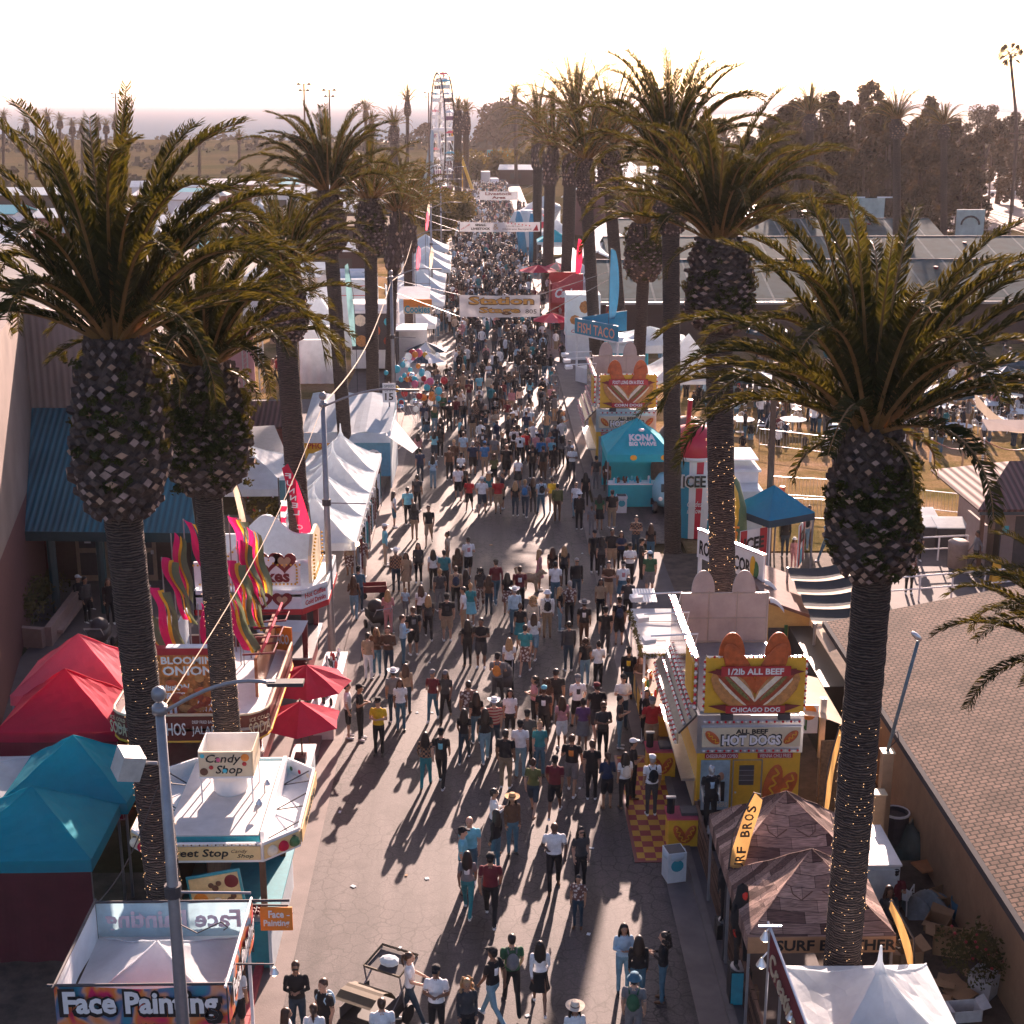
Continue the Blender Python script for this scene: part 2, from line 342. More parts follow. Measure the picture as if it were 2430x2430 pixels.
SEA = sea_mat()
# foliage
def leaf_mat(key, c1, c2, tr=.45, sc=1.5):
    m, t, b = newmat(key); L = t.links.new; g_ = nd(t, 'ShaderNodeNewGeometry')
    tc = nd(t, 'ShaderNodeTexCoord'); n = nd(t, 'ShaderNodeTexNoise', i={'Scale': sc, 'Detail': 3}); L(tc.outputs['Object'], n.inputs['Vector'])
    ad = nd(t, 'ShaderNodeMath', operation='MULTIPLY_ADD'); L(g_.outputs['Random Per Island'], ad.inputs[0]); ad.inputs[1].default_value = .5; L(n.outputs['Fac'], ad.inputs[2])
    rp = ramp(t, ad.outputs[0], [(.35, c1), (.95, c2)]); L(rp.outputs[0], b.inputs['Base Color']); b.inputs['Roughness'].default_value = .75; b.inputs['Specular IOR Level'].default_value = .12
    t2 = nd(t, 'ShaderNodeBsdfTranslucent'); mx = nd(t, 'ShaderNodeMixShader'); mx.inputs[0].default_value = tr
    hs = mixc(t, 1., rp.outputs[0], (2.9, 1.75, .55), 'MULTIPLY'); L(hs, t2.inputs[0]); L(b.outputs[0], mx.inputs[1]); L(t2.outputs[0], mx.inputs[2]); L(mx.outputs[0], t.nodes['Material Output'].inputs[0])
    return m
PALML = leaf_mat('palm_leaflets', (.009, .018, .008), (.038, .046, .017), .33, .6)
RACH = mat('palm_rib', (.24, .12, .035), .6, .25)
HUSK = mat('palm_husk', (.095, .064, .055), .95, .5, 8, .5)
CUTS = [mat('cut_leaf_base', (.31, .21, .18), .8, .5, 3), mat('weathered_leaf_base', (.20, .14, .13), .85, .5, 3), mat('fresh_leaf_base', (.36, .22, .15), .8, .4, 3)]
IVY = leaf_mat('ivy_leaves', (.015, .024, .009), (.055, .062, .02), .2)
EUCA = leaf_mat('eucalyptus_leaves', (.016, .017, .010), (.055, .043, .024), .15, .12)
BUSH = leaf_mat('shrub_leaves', (.025, .035, .02), (.08, .085, .035), .3)
def trunk_mat():
    m, t, b = newmat('ringed_palm_bark'); L = t.links.new; tc = nd(t, 'ShaderNodeTexCoord')
    mp = nd(t, 'ShaderNodeMapping'); mp.inputs['Scale'].default_value = (1, 1, 2.6); L(tc.outputs['Object'], mp.inputs[0])
    wv = nd(t, 'ShaderNodeTexWave', bands_direction='Z', i={'Scale': 2.3, 'Distortion': 6., 'Detail': 5, 'Detail Scale': 2.2}); L(mp.outputs[0], wv.inputs[0])
    rp = ramp(t, wv.outputs['Fac'], [(.15, (.03, .021, .019)), (.5, (.078, .055, .048)), (.9, (.15, .107, .09))]); L(rp.outputs[0], b.inputs['Base Color']); b.inputs['Roughness'].default_value = .95
    bp = nd(t, 'ShaderNodeBump', i={'Strength': 1., 'Distance': .05}); L(wv.outputs['Fac'], bp.inputs['Height']); L(bp.outputs[0], b.inputs['Normal']); return m
TRUNK = trunk_mat(); BARK = mat('grey_bark', (.10, .07, .055), .95, .3, 3, .5)

# ---------------------------------------------------------------- setting
def struct(name, fn, kind='structure', smooth=False):
    b = MB(); fn(b); o = b.build(name, None, smooth); o['kind'] = kind; return o
KX = 4.85
ground = struct('ground', lambda b: b.grid(lambda u, v: (-1400 + 2800*u, -40 + 700*v, -.13 - (0 if v < .97 else 1.5)), 8, 40, GROUNDM))
beach = struct('beach', lambda b: b.add([(-1400, 640, -.9), (1400, 640, -.9), (1400, 790, -3.2), (-1400, 790, -3.2)], [(0, 1, 2, 3)], mat('beach_sand', (.50, .38, .30), .9, .1, .05)))
sea = struct('sea', lambda b: b.add([(-7900, 770, -3), (7900, 770, -3), (7900, 13900, -3), (-7900, 13900, -3)], [(0, 1, 2, 3)], SEA))
road = struct('road', lambda b: b.add([(-KX+.6, -10, 0), (KX-.6, -10, 0), (KX-.6, 330, 0), (-KX+.6, 330, 0)], [(0, 1, 2, 3)], ASPH))
struct('cross_road', lambda b: (b.add([(KX-.05, 57.5, -.0), (8.2, 57.5, -.0), (8.2, 64, -.0), (KX-.05, 64, -.0)], [(0, 1, 2, 3)], ASPH)))
struct('gutter', lambda b: (b.box(-KX, -KX+.6, -10, 330, -.2, .006, CONC), b.box(KX-.6, KX, -10, 330, -.2, .006, CONC)))
def kerbs(b):
    y = -10
    while y < 330:
        L = min(3.2, 330 - y)
        b.box(-KX-.16, -KX, y, y+L-.015, -.2, .14, CONC if y > 31 else KERBR)
        if not 56.5 < y < 64: b.box(KX, KX+.16, y, y+L-.015, -.2, .14, CONC)
        y += L
struct('kerb', kerbs)
struct('pavement', lambda b: (b.box(-6.6, -KX-.165, 31, 330, -.2, .125, CONC), b.box(-6.0, -KX-.165, -10, 31, -.2, .1, CONCD), b.box(KX+.165, 7.1, -10, 56, -.2, .11, CONCD), b.box(KX+.165, 7.4, 64.4, 330, -.2, .12, CONC)))
struct('verge', lambda b: (b.box(-15, -6.61, -10, 31, -.2, .05, DIRT), b.box(7.11, 14.6, -10, 56, -.2, .04, DIRT)))
struct('footpath', lambda b: (b.box(-15.6, -12.9, 20, 47, -.2, .06, CONCD), b.box(-16.5, -6.7, 47, 62, -.2, .055, CONCD), b.box(-30, -6.7, 68, 120, -.2, .02, CONCD), b.box(14.7, 24, 46, 56.2, -.2, .09, CONCD)))
struct('show_lawn', lambda b: b.box(8.3, 48, 56.3, 108, -.2, .03, LAWN)); struct('lawn', lambda b: b.box(-32, -9, 88, 170, -.2, .05, LAWN))
struct('dark_lawn', lambda b: b.box(-24, -15.7, 15, 46, -.2, .05, mat('dark_grass', (.04, .045, .02), .95, .4, 3, .6)))  # darker grass than the show lawn, tone varied at random
def rails(b):
    A, B = g('C', 1550, 960), g('C', 1990, 1100)
    d = (B-A).normalized(); n = Vector((-d.y, d.x, 0))
    for s in (-.75, .75, 4.2, 5.7): b.tube([A - d*160 + n*s + Vector((0, 0, .25)), B + d*60 + n*s + Vector((0, 0, .25))], .09, mat('rail_steel', (.5, .42, .38), .3, .1, 2, metal=.8), 4)
struct('railway_track', rails)
struct('car_park', lambda b: b.add([(62, 205, -.1), (300, 255, -.1), (300, 420, -.1), (96, 420, -.1)], [(0, 1, 2, 3)], mat('pinkish_gravel', (.28, .20, .17), .9, .15, .3)))
def duns(b):
    rr = random.Random(4)
    b.grid(lambda u, v: (-900 + 2200*u, 420 + 230*v, -.5 + (4.2*math.sin(math.pi*v))*(.55 + .45*math.sin(u*31 + v*5) * math.cos(u*13+2))), 90, 10, GROUNDM)
struct('sand_dunes', duns, smooth=True)
struct('far_hills', lambda b: b.grid(lambda u, v: (120 + 1500*u, 690 + 500*v, -3 + 17*math.sin(math.pi*v)*(math.sin(math.pi*min(1, u*1.5+.15))**.5 if u < .55 else .9*(1-u)/.45+.1)*(.8+.2*math.sin(u*23))), 60, 8, mat('hazy_hill_scrub', (.10, .08, .055), .95, .3, .02)), smooth=True)
SCRUBM = mat('dull_scrub_leaves', (.028, .032, .017), 1, .4, .1)
def scrub(b):
    rr = random.Random(9)
    for i in range(1500):
        x = rr.uniform(-260, 300); y = rr.uniform(250, 640); z = .3 + (3 if y > 440 else 0)
        if -30 < x < 30 and y < 330: continue
        s = rr.uniform(.8, 3.2)
        for k in range(10):
            p = Vector((x + rr.gauss(0, s*.6), y + rr.gauss(0, s*.6), z + abs(rr.gauss(0, s*.35)) - 1)); q = s*.35
            d1 = Vector((rr.uniform(-1, 1), rr.uniform(-1, 1), rr.uniform(-.3, 1))).normalized()*q; d2 = d1.orthogonal().normalized()*q
            b.add([p-d1, p+d2, p+d1, p-d2], [(0, 1, 2, 3)], SCRUBM)
tag(struct('coastal_scrub', scrub, 'stuff'), 'low dark scrub bushes scattered over the dunes by the sea', 'scrub')

# ---------------------------------------------------------------- palms
def frond(b, rr, az, el, L, droop, wid=.5, n=64, base=.25, tw=0., wind=(.35, 0)):
    """rib curve starting at radius base, then leaflets on both sides in a V"""
    N = 14; pts = []; p = Vector((math.cos(az)*base, math.sin(az)*base, 0)); e = el; s = L / N; azz = az
    hd = Vector((math.cos(az), math.sin(az), 0))
    for i in range(N+1):
        pts.append(p.copy()); f = i / N
        h = (hd + Vector((wind[0], wind[1], 0)) * f * f * .6).normalized()
        p = p + (h*math.cos(e) + Vector((0, 0, math.sin(e)))) * s
        e -= droop * (.25 + 1.6*f*f) / N * 1.6
    b.tube(pts, [.05*(1-i/N)+.008 for i in range(N+1)], RACH, 4, False)
    side0 = Vector((-hd.y, hd.x, 0))
    vs = []; fs = []
    for k in range(n):
        f = .10 + .9*(k + rr.random()*.5)/n; x = f*N; i = min(int(x), N-1); q = pts[i].lerp(pts[i+1], x-i)
        d = (pts[i+1]-pts[i]).normalized(); up = side0.cross(d) * -1
        if up.z < 0 and el > 0: up = -up
        l = wid * min(1, (f-.04)*7) * (1 - .35*f**3) * rr.uniform(.85, 1.1); wl = .016 + .014*math.sin(math.pi*f)
        for sg in (-1, 1):
            o = (side0*sg*rr.uniform(.7, .9) + up*rr.uniform(.0, .7) + d*rr.uniform(.6, .9)).normalized()
            t = q + o*l*.6; tip = q + (o*.75 + d*.35).normalized()*l + Vector((0, 0, -.10*l*rr.uniform(.0, 1.2)))
            wv = (d*.8+up*rr.uniform(-.5, .5)).normalized() * wl; j = len(vs)
            vs += [q-wv*.5, q+wv*.5, t+wv, t-wv, tip]; fs += [(j, j+1, j+2, j+3), (j+3, j+2, j+4)]
    b.add(vs, fs, PALML)
def crown_mesh(seed, n=40, R_=1., dens=150, wind=(.3, 0), front=None):
    rr = random.Random(seed); b = MB()
    for i in range(n):
        f = i / n; az = i*2.39996 + rr.uniform(-.25, .25)
        el = R(24 + 58*f**.75) + rr.uniform(-.1, .1)
        L = R_ * rr.uniform(4.0, 5.0)
        frond(b, rr, az, el, L, R(104 - 40*f) * rr.uniform(.75, 1.2), .43*R_, dens, .22*R_, wind=wind)
    for i in range(4):
        az = rr.uniform(0, 6.28); frond(b, rr, az, R(rr.uniform(76, 87)), R_*rr.uniform(3.4, 4.4), R(14), .30*R_, 110, .05, wind=(0, 0))
    for i in range(3):   # dry hanging fronds
        frond(b, rr, rr.uniform(0, 6.28), R(-5), R_*rr.uniform(1.3, 2.0), R(95), .3*R_, 36, .3*R_, wind=(0, 0))
    me = b.build('crown'); m = me.data; bpy.data.objects.remove(me); return m
def bulb_mesh(b, c0, c1, rmax, rt, rr, rows=26, n=22):
    ax = c1 - c0; L = ax.length; prof = lambda f: (rt + (rmax-rt) * min(1, (max(0, f)*4.5)**.6)) * (1 - .46*max(0, (f-.4)/.6)**1.7)
    b.tube([c0 + ax*(i/10) for i in range(11)], [prof(i/10)*.93 for i in range(11)], HUSK, 16)
    for r in range(rows):
        for k in range(n):
            f = (r+.5)/rows + rr.uniform(-.014, .014); t = 2*math.pi*(k + .5*(r % 2) + rr.uniform(-.22, .22))/n; rad = prof(f)
            u = Vector((math.cos(t), math.sin(t), 0)); s = Vector((-math.sin(t), math.cos(t), 0)); c = c0 + ax*f + u*rad*.94
            hw = math.pi*rad/n*rr.uniform(.8, 1.05); hh = L/rows*rr.uniform(.6, .95); out = rmax*.13*rr.uniform(.4, 1.8)
            tip = c + u*out + Vector((0, 0, hh*.35))
            vs = [c-s*hw, c+Vector((0, 0, -hh)), c+s*hw, c+Vector((0, 0, hh*.9)), tip-s*hw*.74-Vector((0,0,hh*.1)), tip-Vector((0, 0, hh*.62)), tip+s*hw*.74-Vector((0,0,hh*.1)), tip+Vector((0, 0, hh*.40))]
            b.add(vs, [(0, 1, 5, 4), (1, 2, 6, 5), (2, 3, 7, 6), (3, 0, 4, 7)], HUSK)
            b.add([vs[4], vs[5], vs[6], vs[7]], [(0, 1, 2, 3)], rr.choice(CUTS) if rr.random() < .74-.4*f else HUSK)
def leafclump(b, rr, c, r, n, s, m):
    for i in range(n):
        d = Vector((rr.gauss(0, 1), rr.gauss(0, 1), rr.gauss(0, 1))).normalized()*r*rr.random()**.35; p = Vector(c)+d
        u = Vector((rr.gauss(0, 1), rr.gauss(0, 1), rr.gauss(0, 1))).normalized(); v = u.orthogonal().normalized(); k = s*rr.uniform(.6, 1.3)
        b.add([p-u*k, p+v*k*.5, p+u*k, p-v*k*.5], [(0, 1, 2, 3)], m)
CROWNS = [crown_mesh(11 + i, wind=(.32, .1)) for i in range(3)]
CROWNF = [crown_mesh(31 + i, 34, dens=48, wind=(.3, 0)) for i in range(2)]
def palm(label, Y, tp, bb, bt, bhw, thw, cr, cm, group='date palms lining the street', ivy=0, lights=False, rz=0, crz=1., det=True, base_z=0):
    """tp: photo point on the trunk, bb/bt: bottom and top of the swollen head, half widths and crown reach in photo pixels"""
    P1, P2, P3 = a('P', *tp, Y), a('P', *bb, Y), a('P', *bt, Y)
    d = P1 - P2; P0 = P2 + d * ((P2.z-base_z) / max(.1, -d.z)); sc = math.hypot(Y, CH - P2.z) / F * .985
    root = thing('palm_tree', label, 'palm tree', P0, 0, group); rr = random.Random(int(Y*10)); o = P0
    q2, q3 = P2 - o, P3 - o; tr = thw*sc; br = bhw*sc
    def tk(b):
        N = 110 if det else 14; pts = [Vector((0, 0, -.1)).lerp(q2, i/N) for i in range(N+1)]
        b.tube(pts + [q3], [tr*(1.25 if i == 0 else 1.12 if i == 1 else 1)*(1+rr.uniform(-.025, .025)) for i in range(N+1)] + [tr*.8], TRUNK, 16 if det else 8)
    part('trunk', root, tk, True)
    part('trimmed_leaf_bases', root, lambda b: bulb_mesh(b, q2, q3, br, tr, rr, 19 if det else 9, 17 if det else 11))
    co = bpy.data.objects.new('crown', cm); COL.objects.link(co); co.parent = root; co.location = q3 - Vector((0, 0, .1)); s = cr*sc/3.35
    co.scale = (s, s, s*crz); co.rotation_euler = (0, 0, rz)
    if ivy:
        def iv(b):
            for i in range(int(120*ivy)):
                f = min(.92, max(.08, rr.gauss(.52, .2))); t = rr.uniform(0, 6.28) if rr.random() < .35 else rr.gauss(-1.1 if ivy < 1.5 else -1.5, .9); c = q2.lerp(q3, f)
                leafclump(b, rr, c + Vector((math.cos(t), math.sin(t), 0))*br*rr.uniform(.95, 1.12), br*.13, 30, .05, IVY)
        part('ivy', root, iv)
    if lights:
        def fl(b):
            nb = 300
            for i in range(nb):
                f = rr.uniform(0, .74 if lights == 1 else .97); t = rr.uniform(0, 6.28); c = Vector((0, 0, 0)).lerp(q2, f) + Vector((math.cos(t), math.sin(t), 0))*(tr*1.06)
                s_ = .0075 if Y < 35 else .011
                b.add([c+Vector(v)*s_ for v in ((1,0,0),(-1,0,0),(0,1,0),(0,-1,0),(0,0,1),(0,0,-1))], [(0,2,4),(2,1,4),(1,3,4),(3,0,4),(2,0,5),(1,2,5),(3,1,5),(0,3,5)], GLOW)
        part('fairy_lights', root, fl)['kind'] = 'stuff'
    return root
palm('tall date palm with bare trimmed head behind the face painting tent', 25.6, (390, 2123), (292, 1225), (272, 800), 106, 45, 400, CROWNS[0], ivy=.5, lights=1, rz=.4, crz=1.13)
palm('date palm with ivy covered head between the candy and onion stands', 31.7, (541, 1746), (494, 1168), (487, 862), 97, 33, 300, CROWNS[1], ivy=1.6, lights=1, rz=1.9)
palm('date palm rising behind the heart decorated cakes stand', 46.5, (712, 1270), (680, 808), (672, 640), 50, 26, 185, CROWNS[2], rz=3)
palm('date palm behind the row of white merchandise tents', 66, (819, 1052), (787, 602), (778, 450), 37, 17, 165, CROWNS[0], rz=4)
palm('date palm beside the low red wall with speed sign', 75, (885, 950), (880, 606), (878, 470), 35, 15.5, 132, CROWNF[0], ivy=.4, rz=1)
palm('date palm just behind the one at the red wall', 88, (925, 880), (932, 640), (945, 500), 22, 12, 105, CROWNF[1], rz=5, det=False)
palm('date palm next to the cookie stand', 100, (972, 700), (970, 600), (968, 500), 19, 13, 110, CROWNF[0], rz=2, det=False)
palm('large date palm with lights standing over the surf clothing tents', 23.8, (1999, 2270), (2070, 1370), (2065, 1010), 102, 47, 445, CROWNS[1], ivy=1., lights=1, rz=2.6, crz=1.0)
palm('date palm with lights behind the giant sausage sign', 40, (1715, 1390), (1706, 785), (1706, 565), 78, 33, 265, CROWNS[2], ivy=.6, lights=1, rz=.9)
palm('straight date palm to the right of the turquoise drinks tent', 56.3, (1597, 1314), (1592, 555), (1590, 400), 37, 21, 195, CROWNS[0], lights=0, rz=5.5, crz=1.15)
palm('date palm with ivy bulb left of the straight trunk palm', 80, (1508, 1000), (1526, 668), (1526, 530), 42, 15, 125, CROWNF[0], ivy=1.2, rz=.3)
palm('date palm behind the blue feather flag', 100, (1462, 640), (1448, 465), (1446, 340), 27, 14.5, 150, CROWNF[1], rz=.8)
palm('date palm rising behind the fish taco sign', 95, (1408, 745), (1393, 490), (1390, 375), 22, 14.5, 130, CROWNF[0], rz=2.2)
palm('date palm right of the red drinks stand', 125, (1345, 690), (1352, 440), (1366, 270), 20, 15, 115, CROWNF[1], rz=3.4)
palm('date palm left of the red drinks stand', 140, (1300, 640), (1305, 440), (1312, 345), 18, 13, 105, CROWNF[0], rz=4.1, det=False)
palm('date palm beside the small blue and white ticket booth', 165, (1274, 560), (1276, 400), (1278, 290), 15, 11, 80, CROWNF[1], rz=5.1, det=False)
palm('slim tall palm standing alone at the far end of the street', 320, (1225, 435), (1222, 252), (1222, 225), 7, 4.2, 28, CROWNF[0], None, rz=0, det=False)
palm('palm with drooping fronds at the right edge of the picture', 19, (2640, 2200), (2600, 1800), (2585, 1560), 80, 40, 300, CROWNS[1], rz=1.2)
for lab, Y, x, yb, y0, y1, bh, th, cr in [
    ('tall palm to the left of the ferris wheel', 330, 967, 345, 275, 240, 8, 4.2, 32), ('small palm far left of the ferris wheel', 350, 868, 330, 285, 262, 7, 3.6, 28),
    ('low wide palm in front of the ferris wheel', 260, 935, 360, 335, 298, 12, 9, 38), ('low palm beside the wide palm by the wheel', 300, 882, 350, 318, 292, 9, 6, 26),
    ('thick palm immediately right of the ferris wheel', 270, 1087, 380, 320, 262, 12, 9, 32), ('second palm right of the ferris wheel', 285, 1106, 380, 320, 265, 10, 7, 30), ('short palm in the road before the ferris wheel', 215, 1086, 440, 412, 385, 8, 5, 26),
    ('palm in front of the left end of the eucalyptus grove', 170, 1922, 480, 310, 270, 16, 9, 62), ('palm standing against the middle of the eucalyptus grove', 150, 2128, 520, 330, 282, 16, 9.5, 66),
    ('palm at the right part of the eucalyptus grove', 175, 2240, 500, 330, 295, 14, 8, 48), ('dim short palm at the grove beside the ribbed roof', 200, 1876, 440, 350, 320, 12, 8, 40), ('pale palm behind the big right hand crown', 210, 1718, 390, 350, 325, 12, 8, 42),
    ('small palm alone on the dunes left', 380, 568, 352, 341, 325, 5, 3.5, 17), ('small palm on the dunes beside the white tent roof', 350, 473, 362, 345, 333, 5, 3.5, 16)]:
    palm(lab, Y, (x, yb), (x, y0), (x, y1), bh, th, cr, CROWNF[1], 'palms in the distance', rz=x, det=False)
LBL = ['leftmost', 'second', 'third', 'fourth', 'fifth', 'sixth', 'seventh', 'eighth', 'ninth', 'tenth']
for i, (x, yt, yb) in enumerate([(8, 268, 355), (62, 284, 330), (86, 270, 340), (112, 268, 345), (142, 278, 370), (172, 292, 385), (195, 290, 390), (232, 282, 372), (252, 290, 380), (273, 280, 340)]):
    palm(LBL[i] + ' palm of the distant row by the beach at left', 345, (x, yb+8), (x, yt+28), (x, yt+8), 7.5, 3.6, 17, CROWNF[i % 2], 'row of palms near the beach', rz=i, det=False)
# ---------------------------------------------------------------- people
SKINS = [mat('skin_light', (.50, .29, .20), .55, .06), mat('skin_tan', (.36, .19, .115), .55, .06), mat('skin_brown', (.20, .10, .06), .55, .06), mat('skin_dark', (.085, .042, .028), .55, .06)]
HAIRC = {'black': mat('black_hair', (.012, .009, .009), .5, .3, 20), 'brown': mat('brown_hair', (.06, .028, .016), .5, .3, 20), 'blond': mat('blond_hair', (.38, .22, .10), .5, .3, 20), 'grey': mat('grey_hair', (.30, .28, .27), .6, .2, 20), 'red': mat('auburn_hair', (.18, .055, .025), .5, .3, 20)}
PC = dict(white=(.72, .73, .75), black=(.012, .012, .014), grey=(.16, .16, .17), charcoal=(.045, .045, .05), red=(.42, .02, .025), maroon=(.13, .012, .022), blue=(.03, .16, .36), navy=(.015, .03, .07), teal=(.02, .20, .23),
    aqua=(.16, .48, .58), green=(.03, .10, .05), olive=(.10, .11, .035), yellow=(.68, .42, .02), orange=(.62, .22, .04), pink=(.55, .25, .26), brown=(.10, .05, .03), tan=(.36, .25, .16), khaki=(.24, .18, .12), cream=(.62, .52, .42),
    denim=(.05, .13, .19), lightdenim=(.17, .30, .38), darkdenim=(.022, .045, .07), purple=(.12, .05, .14), lightblue=(.35, .50, .62), beige=(.48, .38, .29), straw=(.50, .30, .14), floral=(.40, .34, .33), plaid=(.13, .09, .08), striped=(.36, .10, .08))
def cloth(n):
    k = 'cloth_' + n
    if k in MATS: return MATS[k]
    if n in ('plaid', 'striped', 'floral'):
        m, t, b = newmat(k); L = t.links.new; tc = nd(t, 'ShaderNodeTexCoord')
        if n == 'striped': x = nd(t, 'ShaderNodeTexWave', bands_direction='Z', i={'Scale': 3.5}); cols = [(.4, (.30, .04, .04)), (.5, (.5, .33, .25))]
        elif n == 'plaid': x = nd(t, 'ShaderNodeTexChecker', i={'Scale': 14}); cols = [(.3, (.03, .025, .03)), (.6, (.30, .17, .10))]
        else: x = nd(t, 'ShaderNodeTexVoronoi', i={'Scale': 11}); cols = [(.3, (.55, .5, .48)), (.5, (.13, .06, .05))]
        L(tc.outputs['Object'], x.inputs['Vector']); r = ramp(t, x.outputs['Fac' if n != 'floral' else 'Distance'], cols); L(r.outputs[0], b.inputs['Base Color']); b.inputs['Roughness'].default_value = .85
        return m
    return mat(k, PC[n], .9, .22, 7, .9, bs=9)
SHOEW = mat('white_shoes', (.75, .75, .75), .5, .05); SHOEB = mat('black_shoes', (.015, .015, .015), .5, .1); SHOEBR = mat('brown_boots', (.12, .05, .02), .6, .1)
EYE = mat('dark_eyes', (.02, .015, .015), .3, .02); LIP = mat('lips', (.30, .09, .07), .5, .05)
BODY_M = [SKINS[0], cloth('white'), cloth('denim'), SHOEW, cloth('white'), cloth('denim'), EYE, LIP]
SKIN, TOP, BOT, SHOE, FORE, SHIN, EY, LP = range(8)
def body(pose='stand', legs='T', long=False, fem=False):
    """one continuous body: source volumes are fused by a voxel remesh and coloured by the nearest source volume"""
    vs = []; fs = []; tg = []
    def cap(p0, p1, r0, r1, t, sx=1, sy=1, n=10):
        p0, p1 = Vector(p0), Vector(p1); d = (p1-p0); L = d.length; d.normalize(); u = d.orthogonal().normalized(); w_ = d.cross(u)
        if abs(d.z) > .8: u = Vector((1, 0, 0)); u = (u - d*u.dot(d)).normalized(); w_ = d.cross(u)
        ns = max(3, int(L/.03)); rg = [(-r0*.98, r0*.2), (-r0*.7, r0*.7)] + [(L*i/ns, r0+(r1-r0)*i/ns) for i in range(ns+1)] + [(L+r1*.7, r1*.7), (L+r1*.98, r1*.2)]
        b = len(vs)
        for z, r in rg:
            for k in range(n):
                a_ = 2*math.pi*k/n; vs.append(p0 + d*z + u*(math.cos(a_)*r*sx) + w_*(math.sin(a_)*r*sy)); tg.append(t)
        m = len(rg)
        for i in range(m-1):
            for k in range(n): fs.append((b+i*n+k, b+i*n+(k+1) % n, b+(i+1)*n+(k+1) % n, b+(i+1)*n+k))
        fs.append(tuple(b+k for k in range(n-1, -1, -1))); fs.append(tuple(b+(m-1)*n+k for k in range(n)))
    def loft(rg, t, n=16):   # rings (cx, cy, z, rx, ry)
        r2 = []
        for q0, q1 in zip(rg, rg[1:]):
            ks = max(1, int(abs(q1[2]-q0[2])/.03)); r2 += [tuple(q0[j]+(q1[j]-q0[j])*i/ks for j in range(5)) for i in range(ks)]
        rg = r2 + [rg[-1]]; b = len(vs); m = len(rg)
        for cx, cy, z, rx, ry in rg:
            for k in range(n):
                a_ = 2*math.pi*k/n; vs.append(Vector((cx+rx*math.cos(a_), cy+ry*math.sin(a_), z))); tg.append(t)
        for i in range(m-1):
            for k in range(n): fs.append((b+i*n+k, b+i*n+(k+1) % n, b+(i+1)*n+(k+1) % n, b+(i+1)*n+k))
        fs.append(tuple(b+k for k in range(n-1, -1, -1))); fs.append(tuple(b+(m-1)*n+k for k in range(n)))
    dz = -.45 if pose == 'sit' else 0; sw = .185 if not fem else .165; hp = .165 if not fem else .175; ws = .145 if not fem else .12
    ly = .015 if pose != 'sit' else 0
    loft([(0, 0, .86+dz, .12, .09), (0, 0, .92+dz, hp, .115), (0, 0, 1.0+dz, hp*.97, .11), (0, 0, 1.06+dz, hp*.85, .098)], BOT)
    loft([(0, 0, (.94 if not fem else 1.0)+dz, hp+.012, .122), (0, 0, 1.02+dz, hp-.003, .115), (0, 0, 1.12+dz, ws+.008, .10), (0, -.005, 1.25+dz, .155 if not fem else .14, .118), (0, 0, 1.36+dz, sw-.005, .105), (0, 0, 1.43+dz, sw*.78, .085), (0, .005, 1.47+dz, .09, .065)], TOP)
    cap((0, .01, 1.44+dz), (0, 0, 1.54+dz), .058, .052, SKIN)
    H = Vector((0, -.012, 1.625+dz))
    b0 = len(vs)
    loft([(0, -.012, 1.515+dz, .035, .045), (0, -.02, 1.535+dz, .052, .065), (0, -.012, 1.575+dz, .069, .088), (0, -.008, 1.63+dz, .077, .098), (0, -.004, 1.69+dz, .072, .092), (0, 0, 1.73+dz, .045, .06), (0, 0, 1.742+dz, .015, .02)], SKIN)
    cap((0, -.103, 1.625+dz), (0, -.118, 1.598+dz), .011, .016, SKIN, n=6)          # nose
    for s in (-1, 1): cap((s*.079, .005, 1.635+dz), (s*.079, .008, 1.605+dz), .013, .011, SKIN, n=6)    # ears
    SL = []
    st = {'stand': 0, 'phone': 0, 'walk': .24, 'stroll': .14, 'sit': 0, 'push': .2}[pose]; wr = []
    for s in (-1, 1):
        if pose == 'sit':
            hip = Vector((s*.09, 0, .46)); kn = Vector((s*.12, -.42, .48)); an = Vector((s*.12, -.44 - .05*s, .07))
        else:
            k_ = s*st; hip = Vector((s*.085, 0, .88)); kn = Vector((s*.10, -k_*.75 - (.05 if k_ < 0 else .0)-.01, .49)); an = Vector((s*.10, -k_*1.5 + (.03 if k_ < 0 else 0), .085 + (.07 if k_ < 0 and st > .2 else 0)))
        th = .092 if legs == 'T' else .09
        if legs == 'K':
            cap(hip, kn, .075, .05, SKIN)
        else: cap(hip, kn, th, .066 if legs == 'T' else .062, BOT)
        if legs == 'S':
            tp = kn; cap(hip, hip.lerp(kn, .85), .10, .088, BOT)
        cap(kn, an, .056 if legs == 'T' else .048, .05 if legs == 'T' else .033, SHIN)
        cap(kn.lerp(an, .25), kn.lerp(an, .45), .055 if legs != 'T' else .056, .04, SHIN)
        cap(an + Vector((0, .035, -.04)), an + Vector((s*.02, -.14, -.052)), .042, .034, SHOE, 1.0, .9)
        # arms
        sh = Vector((s*(sw-.0), .005, 1.40+dz))
        if pose in ('stand',): el, wri = Vector((s*(sw+.03), .03, 1.13)), Vector((s*(sw+.03), -.05, .89))
        elif pose == 'walk': el, wri = Vector((s*(sw+.035), .05 + s*.09, 1.14)), Vector((s*(sw+.015), -.02 + s*.17, .93))
        elif pose == 'stroll': el, wri = (Vector((s*(sw+.06), .05 + s*.05, 1.13)), Vector((s*(sw+.04), -.06 + s*.1, .91))) if s < 0 else (Vector((sw+.05, .04, 1.14)), Vector((sw-.03, -.2, 1.16)))
        elif pose == 'push': el, wri = Vector((s*(sw+.05), -.06, 1.16)), Vector((s*(sw+.0), -.32, 1.06))
        elif pose == 'sit': el, wri = Vector((s*(sw+.05), -.03, 1.14+dz)), Vector((s*.10, -.25, .60))
